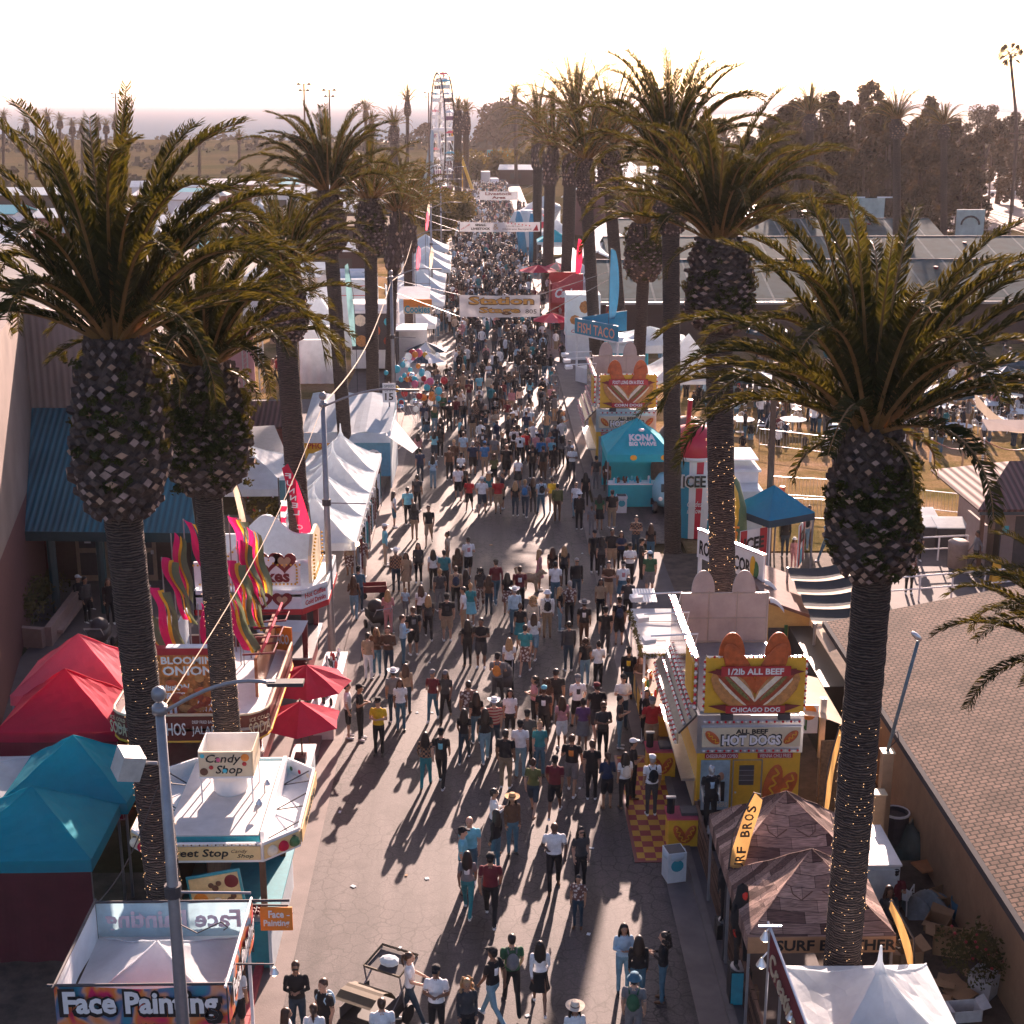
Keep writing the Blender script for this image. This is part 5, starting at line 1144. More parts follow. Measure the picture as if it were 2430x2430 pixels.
# ----- red umbrellas
def umbrella(name, label, loc, r, h, cols, group=None, n=8, text_=None, dz=.55, val=.0):
    t = thing(name, label, 'umbrella', loc, RR.random(), group)
    def cp(b):
        for i in range(n):
            a0, a1 = 2*math.pi*i/n, 2*math.pi*(i+1)/n; m = cols[i % len(cols)]
            A = Vector((r*math.cos(a0), r*math.sin(a0), h-dz)); B = Vector((r*math.cos(a1), r*math.sin(a1), h-dz)); T = Vector((0, 0, h)); Mi = (A+B)/2*.96 + Vector((0, 0, .03-.0))
            Mi.z = h-dz-.02; b.add([T, A, Mi, B, (T*.45+A*.55)+Vector((0, 0, .03)), (T*.45+B*.55)+Vector((0, 0, .03)), (T*.45+Mi*.55)-Vector((0, 0, .01))], [(0, 4, 6), (0, 6, 5), (4, 1, 2, 6), (6, 2, 3, 5)], m)
            if val: b.add([A, Mi, B, B-Vector((0, 0, val)), Mi-Vector((0, 0, val)), A-Vector((0, 0, val))], [(0, 1, 4, 5), (1, 2, 3, 4)], m)
    part('canopy', t, cp); part('pole', t, lambda b: (b.tube([(0, 0, 0), (0, 0, h+.06)], .024, WOODM, 6), b.lathe([(.25, 0), (.25, .05), (.05, .07)], CHAR, (0, 0, 0), 10)))
    part('ribs', t, lambda b: [b.tube([(0, 0, h-.06), (r*.97*math.cos(2*math.pi*i/n), r*.97*math.sin(2*math.pi*i/n), h-dz-.02)], .009, CHAR, 3) for i in range(n)])
    return t
umbrella('market_umbrella', 'red umbrella nearest to the street camera, over the counter', (-4.95, 35.0, 0), 1.15, 2.75, [T_RED], 'two red umbrellas', 6); umbrella('market_umbrella', 'red umbrella behind the nearest red one, taller', (-5.05, 37.3, 0), 1.25, 2.85, [T_RED], 'two red umbrellas', 8)
t = thing('pick_up_counter', 'white topped counter under the red umbrellas beside the onion stand', 'counter', (-4.95, 33.9, 0)); part('top', t, lambda b: b.box(-.35, .25, -1.0, 2.2, .95, 1.0, WHITE)); part('front', t, lambda b: b.box(-.3, .2, -.95, 2.15, 0, .95, T_BLUEW)); part('trays', t, lambda b: (b.box(-.2, .1, -.5, .0, 1.0, 1.1, DARK), b.box(-.2, .1, .9, 1.3, 1.0, 1.2, CHAR)))
# ----- cakes trailer
def heart(b, cx, cz, s, y, m, m2=None):
    for k, mm, q in ((1, m, 0), (.55, m2 or WHITE, .01)):
        pts = [(cx + k*s*.062*16*math.sin(u)**3/16*1.0, y-q, cz + k*s*.062*(13*math.cos(u)-5*math.cos(2*u)-2*math.cos(3*u)-math.cos(4*u))/16) for u in [2*math.pi*i/24 for i in range(24)]]
        b.slab(pts[::-1], .02, mm)
def cakes():
    t = thing('cakes_trailer', 'white and red cakes trailer with heart pictures and curved bulb trimmed sign', 'food trailer', (-7.0, 43.3, 0))
    W2 = mat('pale_blue_white_paint', (.62, .68, .72), .5, .08); hx = 1.5
    oc = [(-2.0, -1.6), (1.3, -1.6), (2.0, -.7), (2.0, 2.0), (-2.0, 2.0)]
    part('roof', t, lambda b: b.slab([(x, y, 3.38) for x, y in oc], .08, W2))
    for i in range(5):
        A, B = oc[i], oc[(i+1) % 5]
        p = part('fascia', t, lambda b: (b.slab([(A[0], A[1], 2.9), (B[0], B[1], 2.9), (B[0], B[1], 3.5), (A[0], A[1], 3.5)], .06, W2), b.slab([(A[0]*1.01, A[1]*1.01, 2.72), (B[0]*1.01, B[1]*1.01, 2.72), (B[0]*1.01, B[1]*1.01, 2.9), (A[0]*1.01, A[1]*1.01, 2.9)], .04, REDP)))
        if i == 0: part('heart_picture', p, lambda b: (heart(b, .1, 3.2, 5, -1.62, REDD), heart(b, .7, 3.2, 5, -1.62, REDD, TAN)))
        if i == 1:
            text('Hot Coffee', (1.66, -1.17, 3.3), (.61, .79, 0), (0, 0, 1), .9, .16, REDP, p, off=.02, bold=.015); text('Cold Drinks', (1.66, -1.17, 3.07), (.61, .79, 0), (0, 0, 1), .9, .16, REDP, p, off=.02, bold=.015)
    def arch(x0, x1, y, z0, zs, zm, hw):
        n = 24; pr = []
        for i in range(n+1):
            u = i/n; x = x0 + (x1-x0)*u; q = abs(u-.5)/.5; pr.append((x, zs + (zm-zs)*(.5+.5*math.cos(min(1, q/hw)*math.pi))))
        return pr
    pr = arch(-2.0, 1.25, 0, 0, 4.35, 5.0, .62)
    f = part('front_sign', t, lambda b: b.slab([(-2.0, -1.35, 3.55), (1.25, -1.35, 3.55)] + [(x, -1.35, z) for x, z in pr[::-1]], .1, WHITE))
    text('Cakes', (.25, -1.35, 3.9), (1, 0, 0), (0, 0, 1), 1.35, .42, REDD, f, off=.02, bold=.035); text('Funnel', (-1.15, -1.35, 4.1), (1, 0, 0), (0, 0, 1), 1.2, .4, REDD, f, off=.02, bold=.035)
    part('heart_picture', f, lambda b: (heart(b, .3, 4.38, 6, -1.38, REDD), heart(b, .78, 4.36, 6, -1.38, REDD, TAN)))
    bo = part('light_bulbs', f, lambda b: ([b.ell((x, -1.38, z-.09), (.035, .035, .035), YEL, 6, 4) for x, z in pr], bulbs(b, (-1.9, -1.38, 3.64), (1.15, -1.38, 3.64), 26, .035, (YEL,)), bulbs(b, (1.15, -1.38, 3.64), (1.15, -1.38, 4.25), 6, .035, (YEL,)))); bo['kind'] = 'stuff'
    part('back_sign', t, lambda b: b.slab([(-1.9, 1.6, 3.5), (1.5, 1.6, 3.5)] + [(x+.2, 1.6, z) for x, z in pr[::-1]], .1, W2))
    s = part('side_sign', t, lambda b: b.slab([(1.55, -.9, 3.5), (1.55, 1.6, 3.5), (1.55, 1.6, 4.5), (1.55, .9, 4.9), (1.55, -.2, 4.9), (1.55, -.9, 4.4)], .1, OFFW))
    bo = part('light_bulbs', s, lambda b: (bulbs(b, (1.62, -.8, 3.6), (1.62, 1.5, 3.6), 18, .04, (YEL,)), bulbs(b, (1.62, -.8, 3.6), (1.62, -.8, 4.4), 7, .04, (YEL,)), bulbs(b, (1.62, 1.5, 3.6), (1.62, 1.5, 4.5), 7, .04, (YEL,)), bulbs(b, (1.62, -.8, 4.4), (1.62, 0, 4.85), 6, .04, (YEL,)))); bo['kind'] = 'stuff'
    part('counter', t, lambda b: (b.box(-1.6, 1.3, -1.2, 1.8, 0, 1.1, REDD), b.box(-1.7, 1.5, -1.3, 1.85, 1.1, 1.16, ALU), b.box(-1.6, -1.5, -1.2, 1.8, 1.1, 2.9, CHAR), b.box(-1.6, 1.3, 1.7, 1.8, 1.1, 2.9, CHAR)))
    for x, y in ((1.3, -1.2), (1.3, 1.7), (-1.55, -1.2)): part('post', t, lambda b: b.box(x-.08, x+.08, y-.08, y+.08, 1.1, 3.3, REDD))
    tag(one(lambda b: b.add([(-7.0, 40.9, 2.5), (-5.6, 40.9, 2.45), (-5.5, 41.5, 2.6), (-6.8, 41.6, 2.6), (-6.2, 40.6, 1.6)], [(0, 1, 2, 3), (0, 4, 1)], T_BLUEW), 'sun_shade'), 'grey blue triangular shade cloth hung below the cakes trailer', 'shade cloth')
    c = thing('condiment_counter', 'white topped serving counter along the pavement below the cakes trailer', 'counter', (-4.75, 40.6, 0)); part('top', c, lambda b: b.box(-.4, .3, -2.2, 2.2, 1.0, 1.05, WHITE)); part('front', c, lambda b: b.box(-.35, .25, -2.1, 2.1, 0, 1.0, mat('pinkish_panel', (.55, .45, .43), .6)))
    part('bottles', c, lambda b: [b.lathe([(.05, 0), (.05, .16), (.015, .24), (0, .24)], RR.choice([WHITE, DARK, REDP, ALU]), (RR.uniform(-.3, .2), RR.uniform(-2, 2), 1.05), 6) for _ in range(36)])['kind'] = 'stuff'
cakes()
# feather flags
def feather(label, loc, z0, z1, w_, m, group=None, lean=.3, tx=None, txm=None, rz=0):
    t = thing('feather_flag', label, 'flag', loc, rz, group); H_ = z1
    part('pole', t, lambda b: b.tube([(0, 0, 0), (0, 0, z0), (lean*.2, 0, z0+(z1-z0)*.6), (lean, 0, z1), (lean+w_*.4, 0, z1-.05)], .02, CHAR, 5))
    c = part('cloth', t, lambda b: b.grid(lambda u, v: (lean*v**2 + w_*u*math.sin(math.pi*(.12+.80*v))**.5, .05*math.sin(v*8+u*3), z0 + (z1-z0)*v - .15*u*v), 5, 16, m))
    if tx: text(tx, (lean*.25 + w_*.48, -.07, (z0+z1)/2), (-lean*.35, 0, 1) if tx.isupper() else (-.2, 0, 1), (-1, 0, -lean*.2), (z1-z0)*.72, w_*.5, txm or WHITE, c, off=0, bold=.02)
    return t
fl = feather('red feather flag with white funnel cakes lettering above the cakes trailer', (-5.7, 45.4, 0), 3.2, 6.6, -.42, T_RED, lean=-.75)
for i, ch in enumerate('FUNNEL CAKES'):
    if ch != ' ': text(ch, (-.62+.5*(i/11)**1.0 - .15, -.08, 6.2-i*.25), (-1, 0, .1), (.1, 0, 1), .2, .17, WHITE, fl, bold=.02)
def stripes(b):
    for i in range(9): b.grid(lambda u, v, i=i: (.02+.2*u + .05*math.sin(v*3+i), .03*math.sin(u*4), 4.9 - i*.2 - .2*v), 3, 2, T_RED if i % 2 else T_WHITE)
    b.grid(lambda u, v: (.02+.2*u, .03, 5.6 - .7*v), 3, 2, T_NAVY)
t = thing('striped_flag', 'hanging red and white striped flag on a pole left of the funnel cakes flag', 'flag', a('D', 1590, 1000, 47)*1 - Vector((0, 0, a('D', 1590, 1000, 47).z))); part('pole', t, lambda b: b.tube([(0, 0, 0), (0, 0, 5.7)], .025, CHAR, 5)); part('cloth', t, stripes)
t = feather('tattered yellow and white feather flag behind the ivy palm', tuple(g('D', 1415, 1130, 2))[:2] + (0,), 2.2, 5.2, -.22, T_CREAM, lean=-.45)
# ----- white merchandise tents
for i, (y, lab) in enumerate([(51.7, 'white peaked merchandise tent nearest of the row, beside the lamp'), (55.1, 'second white peaked merchandise tent of the row'), (58.6, 'third white peaked merchandise tent of the row'), (62.0, 'farthest white peaked merchandise tent, half in shade')]):
    tent('peaked_tent', lab, (-6.45, y, 0), 3.3, 3.35, 2.45, 3.75, T_WHITE, val=.3, p=1.5, sag=.1, spire=.55, walls='l', wm=T_BLUEW, group='row of white peaked tents')
    o = one(lambda b: [b.grid(lambda u, v, q=q, w_=w_: (-4.85 + .06*math.sin(u*9+q), y-1.5 + q*.32 + .25*u, .5 + w_*v), 2, 3, RR.choice([cloth(c) for c in ('black', 'grey', 'plaid', 'maroon', 'white', 'teal', 'floral')])) for q, w_ in [(q, RR.uniform(.7, 1.5)) for q in range(10)]] + [b.tube([(-4.87, y-1.6, 2.05), (-4.87, y+1.6, 2.05)], .02, GREY, 4)], 'clothes_rail')
    tag(o, ['striped and dark clothes hanging on the street side of the nearest white tent', 'clothes hanging along the second white tent', 'clothes hanging along the third white tent', 'clothes hanging along the farthest white tent'][i], 'clothes', 'clothes rails along the white tents')
o = one(lambda b: [b.ell((-4.75, 50.2+i*1.0, 2.35), (.09, .09, .09), LAMPON, 8, 6) for i in range(1)] + [b.ell((-4.72, 51.2+i*1.15, 2.3+.1*(i % 2)), (.08, .08, .08), BULB_W, 8, 6) for i in range(7)] + [b.tube([(-4.73, 50, 2.45), (-4.73, 59.5, 2.45)], .01, CHAR, 3)], 'globe_string'); tag(o, 'string of globe bulbs along the eaves of the white tents', 'string lights')
tent('peaked_tent', 'broad white tent left of the palm behind the cakes trailer', (-10.4, 59.5, 0), 4.6, 5, 2.6, 3.9, T_WHITE, val=.3, p=1.0)
def photo():
    t = thing('photo_booth', 'pale blue photo booth with face pictures behind the merchandise tents', 'booth', (-6.6, 68.2, 0))
    part('roof', t, lambda b: (b.grid(lambda u, v: (-2.1+4.2*u, -2.2+5*v, 2.9+.9*v+.05*math.sin(u*20)), 14, 6, T_BLUEW), b.grid(lambda u, v: (-2.1+4.2*u, -2.6+.4*v, 2.5+.4*v), 14, 1, T_WHITE)))
    f = part('front_panel', t, lambda b: (b.box(-.4, 2.05, -2.3, -2.2, .8, 2.6, mat('photo_blue', (.08, .28, .42), .5)), b.box(-2.0, -.45, -2.3, -2.2, 1.0, 2.5, YEL)))
    part('face_pictures', f, lambda b: [b.ell((x, -2.33, 1.7), (.42, .02, .42), WHITE, 14, 6) for x in (.15, 1.25)] + [b.ell((x+q, -2.36, 1.72), (.16, .02, .18), SKINS[0], 10, 6) for x in (.15, 1.25) for q in (-.17, .17)] + [b.ell((x+q, -2.355, 1.82), (.19, .015, .18), HAIRC['brown'], 10, 6) for x in (.15, 1.25) for q in (-.17, .17)])
    text('PHOTO', (-1.2, -2.3, 2.3), (1, 0, 0), (0, 0, 1), 1.2, .3, REDP, f, off=.01, bold=.02); part('side_wall', t, lambda b: b.box(2.05, 2.1, -2.2, 2.7, .2, 3.0, T_BLUEW)); part('back_wall', t, lambda b: b.box(-2.1, 2.1, 2.6, 2.7, .1, 3.6, T_BLUEW))
photo()
tag(one(lambda b: b.add([(-4.7, 69.5, 3.0), (-3.3, 67.5, 1.8), (-3.5, 66, 1.9), (-4.7, 65.5, 2.9)], [(0, 1, 2, 3)], T_WHITE), 'side_awning'), 'white awning flap sticking out to the pavement by the photo booth', 'awning')
t = thing('low_wall', 'orange red low panel wall with white notices behind the photo booth', 'wall', (-6.6, 80.5, 0)); part('panel', t, lambda b: b.box(-1.8, 1.5, 0, .15, 0, 1.7, mat('orange_red_panel', (.42, .07, .03), .6))); part('notice', t, lambda b: b.box(-1.5, -1.1, -.03, 0, .3, 1.3, WHITE))
t = thing('speed_sign', 'white speed limit fifteen sign on a post beside the photo booth', 'sign', (-4.75, 69.2, 0)); part('post', t, lambda b: b.tube([(0, 0, 0), (0, 0, 4.7)], .04, GREY, 6))
s = part('plate', t, lambda b: b.box(-.32, .32, -.05, -.03, 3.7, 4.65, WHITE)); text('15', (0, -.05, 3.98), (1, 0, 0), (0, 0, 1), .4, .36, DARK, s, off=.004, bold=.02); text('SPEED', (0, -.05, 4.5), (1, 0, 0), (0, 0, 1), .45, .13, DARK, s, off=.004); text('LIMIT', (0, -.05, 4.31), (1, 0, 0), (0, 0, 1), .42, .13, DARK, s, off=.004)
def balloons():
    t = thing('balloon_bunch', 'big bunch of colourful foil balloons at the left kerb', 'balloons', (-3.9, 80.0, 0)); rr = random.Random(5)
    for i in range(60):
        c = rr.choice([REDP, REDP, ORG, YEL, PINKP, AQUA, T_WHITE, T_WHITE, AQUA, mat('silver_foil', (.7, .7, .75), .2, .05, metal=.9)]); r = rr.uniform(.13, .22)
        part('balloon', t, lambda b: (b.ell((rr.gauss(0, .75), rr.gauss(0, .5), rr.uniform(.9, 4.3)), (r, r*.7, r*1.1), c, 10, 8)), True)
    part('strings', t, lambda b: [b.tube([(rr.gauss(0, .1), 0, 0), (rr.gauss(0, .6), rr.gauss(0, .4), rr.uniform(1, 4))], .006, WHITE, 3) for _ in range(20)])['kind'] = 'stuff'
balloons()
def pizza():
    t = thing('menu_trailer', 'dark food trailer with round pizza pictures left of the street', 'food trailer', (-7.6, 97, 0))
    part('body', t, lambda b: (b.box(-1.6, 1.6, 0, 2.5, .3, 4.7, WHITE), b.box(-1.7, 1.7, -.3, .0, 4.1, 4.3, WHITE)))
    f = part('menu_panel', t, lambda b: b.box(-1.5, 1.5, -.06, 0, 1.6, 4.1, CHAR)); part('pizza_picture', f, lambda b: [b.ell((x, -.08, z), (r, .02, r), m, 14, 6) for x, z, r, m in ((-.9, 3.6, .4, BUNW), (.0, 2.9, .45, SAUSL), (-.85, 2.2, .4, BUN), (1.0, 2.2, .35, SAUS), (1.0, 3.5, .3, AQUA))])
pizza()
tent('tall_tent', 'tall narrow white tent behind the third palm at left', (-10.9, 94.2, 0), 2.6, 2.6, 3.9, 5.6, T_WHITE, val=0, p=1.0, sag=0, walls='fblr')
# stand with cookies sign, umbrellas etc
t = thing('cookie_stand', 'orange and teal cookies stand behind the striped umbrellas', 'food stall', (-4.45, 93.5, 0)); part('body', t, lambda b: (b.box(-1.5, .5, 0, 2.6, 0, 1.1, WHITE), b.box(-1.5, -1.4, 0, 2.6, 1.1, 3.4, CHAR), b.box(-1.5, .5, 2.5, 2.6, 1.1, 3.4, WHITE)))
s = part('sign', t, lambda b: (b.box(-.9, .95, -.1, 0, 4.55, 5.5, ORG), b.box(-.9, .95, -.12, -.1, 4.55, 5.0, OFFW))); text('Cookies', (0, -.12, 4.85), (1, 0, 0), (0, 0, 1), 1.65, .5, TEAL, s, off=.01, bold=.03)
part('awning', t, lambda b: (b.grid(lambda u, v: (-1.7+2.5*u, .1+2.5*v, 5.5+.5*v), 4, 4, T_WHITE), b.box(-1.55, .55, -.05, 2.6, 3.4, 3.5, WHITE)))
STRW = mat('striped_white_canvas', (.7, .7, .72), .8, .05); umbrella('market_umbrella', 'black and white panelled umbrella, nearest of two by the cookie stand', (-3.85, 90.5, 0), 1.5, 2.6, [T_NAVY, STRW], 'black and white umbrellas'); umbrella('market_umbrella', 'black and white panelled umbrella behind its twin at the cookie stand', (-3.95, 94.0, 0), 1.5, 2.6, [T_NAVY, STRW], 'black and white umbrellas')
feather('pale aqua feather flag between two trunks at left', tuple(a('M', 510, 1500, 90))[:2]+(0,), 3.0, 8.2, -.4, fabric('pale_aqua_cloth', (.22, .42, .44)), 'aqua feather flags', lean=-.35); feather('slim pale aqua feather flag left of the pale lamp post', tuple(a('M', 925, 1450, 88))[:2]+(0,), 3.6, 7.2, .3, T_BLUEW, 'aqua feather flags', lean=-.1)
t = thing('white_trailer', 'white trailer with curved roof behind the aqua feather flag', 'trailer', a('M', 480, 1600, 105)*1); t.location.z = 0; part('body', t, lambda b: (b.box(-1.6, 1.6, 0, 4, .4, 5.4, T_BLUEW), b.tube([(-1.7, 2, 5.45), (1.7, 2, 5.45)], .5, WHITE, 8), [b.box(-1.6, 1.6, -.03, 0, z, z+.05, REDP) for z in (4.2, 4.9)])); part('wheel', t, lambda b: b.tube([(-1.62, 1, .4), (-1.45, 1, .4)], .4, BLACK, 12)); part('wheel', t, lambda b: b.tube([(1.45, 1, .4), (1.62, 1, .4)], .4, BLACK, 12))
for i, (y, x, w_) in enumerate([(104, -5.4, 3.6), (110, -6.2, 4), (116, -5.4, 4.2), (124, -5.6, 4.2), (131, -5.8, 4.4), (139, -5.6, 4.5), (147, -6, 5), (158, -6.5, 5)]):
    tent('vendor_tent', LBL[i] + ' sunlit vendor tent of the far row on the left pavement', (x, y, 0), w_, w_, 2.5, 3.7 + .2*(i % 2), [T_WHITE, T_BLUEW, T_WHITE, T_BLUEW][i % 4], val=.3, p=1.3, walls='l', group='far vendor tents at the left pavement')
for i, (x, y, h) in enumerate([(-5.2, 108, 7.5), (-4.6, 118, 6.5), (-5.6, 136, 8), (-6, 150, 8)]):
    feather(LBL[i] + ' small orange and red pennant above the far left vendor tents', (x, y, 0), h-1.8, h, .3, T_CREAM if i % 2 else T_PINK, 'pennants above the far vendor tents', lean=.2)
# ================================================================ right side of the street
def hotdog_trailer(label, loc, sc=1., near=True, flags=True):
    t = thing('hot_dog_trailer', label, 'food trailer', loc, 0, 'yellow hot dog trailers'); t.scale = (sc,)*3
    x0, x1, yf, yb = -1.35, 1.3, 0, 5.0
    part('body', t, lambda b: (b.box(x0, x1, yf, yb, .35, 1.95, YEL), b.box(x0-.03, x1+.03, yf-.05, yb, 1.95, 3.0, ALU), b.box(x0+.1, x1-.1, .1, yb-.1, .0, .35, BLACK), b.box(x0+.05, x1-.05, .1, yb-.1, 3.0, 3.05, GREY)))
    for y in (1.7, 2.6): part('wheel', t, lambda b: b.tube([(x1-.1, y, .33), (x1+.12, y, .33)], .33, BLACK, 12))
    d = part('door', t, lambda b: (b.box(-.42, .32, yf-.04, yf, .4, 1.75, mat('yellow_door', (.62, .33, .02), .5)), b.tube([(-.42, yf-.05, .4), (-.42, yf-.05, 1.75), (.32, yf-.05, 1.75), (.32, yf-.05, .4)], .02, GREY, 4)))
    part('window', d, lambda b: (b.box(-.26, .12, yf-.06, yf-.04, 1.05, 1.6, CHAR), [b.box(-.26, .12, yf-.07, yf-.06, z, z+.015, GREY) for z in (1.18, 1.32, 1.46)])); part('handle', d, lambda b: b.ell((-.34, yf-.07, .85), (.03, .03, .03), ALU, 6, 4))
    ps = part('poster', t, lambda b: b.box(-1.25, -.5, yf-.05, yf-.03, .35, 1.75, mat('grey_blue_poster', (.25, .35, .40), .5, .4, 2)))
    part('poster_figure', ps, lambda b: (b.box(-.82, -.62, yf-.07, yf-.05, .6, 1.15, BLACK), b.ell((-.72, yf-.06, 1.3), (.08, .02, .12), SKINS[1], 8, 6))); text('OTHERS', (-.75, yf-.05, .5), (1, 0, 0), (0, 0, 1), .42, .12, OFFW, ps, off=.005)
    part('sausage_picture', t, lambda b: hotdog(b, .62, 1.05, 1.15, 1.35, yf-.03, 'must', .2)); part('sausage_picture', t, lambda b: hotdog(b, .95, .95, 1.0, 1.05, yf-.02, 'must', .22))
    text('CHEESEBURGER COMBO', (-.72, yf-.03, 1.86), (1, 0, 0), (0, 0, 1), .8, .10, WHITE, part('ribbon', t, lambda b: b.box(-1.15, -.3, yf-.03, yf, 1.79, 1.93, REDP)), off=.006)
    part('ribbon', t, lambda b: b.box(.2, 1.1, yf-.03, yf, 1.79, 1.93, REDP)); text('VIENNA CHILI FRIES', (.65, yf-.03, 1.86), (1, 0, 0), (0, 0, 1), .8, .10, WHITE, t, off=.006)
    s = part('name_sign', t, lambda b: (b.box(-1.25, 1.25, yf-.12, yf-.05, 2.15, 2.68, OFFW), b.box(-1.28, 1.28, yf-.11, yf-.06, 2.66, 2.7, ALU)))
    text('ALL BEEF', (0, yf-.12, 2.58), (1, 0, 0), (0, 0, 1), .82, .13, BLACK, s, off=.005, bold=.04); otext('HOT DOGS', (0, yf-.12, 2.34), (1, 0, 0), (0, 0, 1), 1.5, .27, mat('pale_silver_letters', (.75, .72, .74), .4), BLACK, s, .005, .08, .04)
    for sx in (-1, 1): part('sausage_picture', s, lambda b: hotdog(b, sx, 2.42, .48, .8*sx, yf-.14, 'must', .25))
    bulbpart(t, (-1.25, yf-.12, 2.04), (1.25, yf-.12, 2.04), 24, .035); bulbpart(t, (-1.25, yf-.12, 2.84), (1.25, yf-.12, 2.84), 24, .035)
    part('hinges', t, lambda b: (b.box(-.8, -.5, yf-.16, yf, 2.9, 3.06, CHAR), b.box(.65, .95, yf-.16, yf, 2.9, 3.06, CHAR)))
    def bigsign(y, face, name):
        P = part(name, t, lambda b: (b.box(-1.22, 1.3, y-.04, y+.04, 3.06, 4.55, YEL if face else mat('grey_sign_back', (.36, .32, .33), .6, .15, 2)), [b.tube([(x, y-.05*(1 if not face else -1), 3.06), (x, y-.05*(1 if not face else -1), 4.6)], .018, GREY, 4) for x in (-1.2, -.4, .4, 1.25)], [b.tube([(-1.2, y-.05*(1 if not face else -1), z), (1.25, y-.05*(1 if not face else -1), z)], .018, GREY, 4) for z in (3.1, 3.8, 4.55)]))
        m = SAUSL if face else mat('grey_sign_back', None)
        for sx in (-1, 1): part('sausage_cutout', P, lambda b: b.slab([(sx*.58 + math.cos(q)*.33*(1 if True else 0) , y-.03, 4.6 + math.sin(q)*.62) for q in [math.pi*i/14 for i in range(15)]] + [(sx*.58-.33, y-.03, 4.4), (sx*.58+.33, y-.03, 4.4)][::1], .05, m))
        return P
    P = bigsign(yf, True, 'big_sign')
    for sx in (-1, 1): part('sausage_picture', P, lambda b: hotdog(b, .02+.4*sx, 4.25, 1.55, 1.12*sx, yf-.08, 'x', .19)); part('hot_dog_picture', P, lambda b: hotdog(b, .03+.55*sx, 3.7, 1.45, .8*sx, yf-.12, 'bun', .27))
    rb = part('ribbon', P, lambda b: (b.slab([(-.85, yf-.17, 4.1), (.9, yf-.17, 4.1), (.9, yf-.17, 4.37), (-.85, yf-.17, 4.37)], .02, REDP), b.slab([(-.85, yf-.15, 4.12), (-.85, yf-.15, 4.3), (-1.2, yf-.15, 4.22)][::-1], .01, REDD), b.slab([(.9, yf-.15, 4.12), (.9, yf-.15, 4.3), (1.25, yf-.15, 4.22)], .01, REDD), b.slab([(-.7, yf-.17, 3.1), (.8, yf-.17, 3.1), (.8, yf-.17, 3.3), (-.7, yf-.17, 3.3)], .02, REDP), b.slab([(-.7, yf-.15, 3.14), (-.7, yf-.15, 3.34), (-1.15, yf-.15, 3.3)][::-1], .01, REDD), b.slab([(.8, yf-.15, 3.14), (.8, yf-.15, 3.34), (1.2, yf-.15, 3.3)], .01, REDD)))
    text('1/2lb ALL BEEF' if near else 'FOOT LONG ON A STICK', (.02, yf-.17, 4.235), (1, 0, 0), (0, 0, 1), 1.4, .17, WHITE, rb, off=.006, bold=.03); text('CHICAGO DOG' if near else 'CORN DOGS', (.05, yf-.17, 3.2), (1, 0, 0), (0, 0, 1), 1.25, .13, WHITE, rb, off=.006, bold=.03)
    bulbpart(P, (-1.2, yf-.05, 4.58), (1.25, yf-.05, 4.58), 20, .035); bulbpart(P, (-1.25, yf-.05, 3.1), (-1.25, yf-.05, 4.5), 14, .035); bulbpart(P, (1.32, yf-.05, 3.1), (1.32, yf-.05, 4.5), 14, .035)
    bigsign(yb-.1, False, 'rear_sign_back')
    # street side: folding sign, awning, bulbs
    ss = part('street_side_sign', t, lambda b: (b.box(x0-.12, x0-.02, .15, yb-.15, 3.06, 4.5, mat('chrome_mirror_side', (.55, .50, .50), .15, .3, 2, metal=.9)), b.box(x0-.16, x0-.12, .3, 1.5, 3.2, 4.3, YEL)))
    bulbpart(ss, (x0-.18, .2, 3.1), (x0-.18, yb-.2, 3.1), 30, .045); bulbpart(ss, (x0-.18, .2, 4.5), (x0-.18, yb-.2, 4.5), 30, .045); bulbpart(ss, (x0-.1, .1, 3.1), (x0-.1, .1, 4.5), 12, .045)
    part('side_awning', t, lambda b: (b.slab([(x0-.05, .1, 2.95), (x0-.05, yb, 2.95), (x0-.5, yb, 2.45), (x0-.5, .1, 2.45)], .05, mat('brushed_dark_panel', (.10, .085, .085), .35, .4, 4, metal=.5)), b.slab([(x0-.51, .1, 2.45), (x0-.51, yb, 2.45), (x0-.51, yb, 2.15), (x0-.51, .1, 2.15)], .03, mat('cream_print', (.5, .4, .25), .5, .5, 4))))
    bulbpart(t, (x0-.54, .15, 2.42), (x0-.54, yb-.05, 2.42), 34, .045); bulbpart(t, (x0-.54, .15, 2.14), (x0-.54, yb-.05, 2.14), 34, .045)
    for q in (.33, .66): bulbpart(t, (x0-.05-.45*q, .15, 2.99-.5*q), (x0-.05-.45*q, yb-.05, 2.99-.5*q), 30, .04)
    part('service_counter', t, lambda b: (b.box(x0-.35, x0, .2, yb-.1, 1.05, 1.12, ALU), b.box(x0-.04, x0-.01, .2, yb-.1, .35, 1.05, OFFW)))
    for y in (.6, 2.2, 3.8): part('lamp_arm', t, lambda b: (b.tube([(x0-.1, y, 4.55), (x0+.0, y, 4.95), (x0-1.2, y, 4.9)], .025, WHITE, 5), b.obox((x0-1.25, y, 4.8), (.32, .2, .14), .3, WHITE, .3)))
    return t
hotdog_trailer('nearest yellow hot dog trailer with two giant sausages on its sign', (6.7, 33.4, 0))
hotdog_trailer('second yellow hot dog trailer, farther up, behind the turquoise tent', (6.95, 69.3, 0), 1.1, False)
for sx in (-1, 1):
    pass
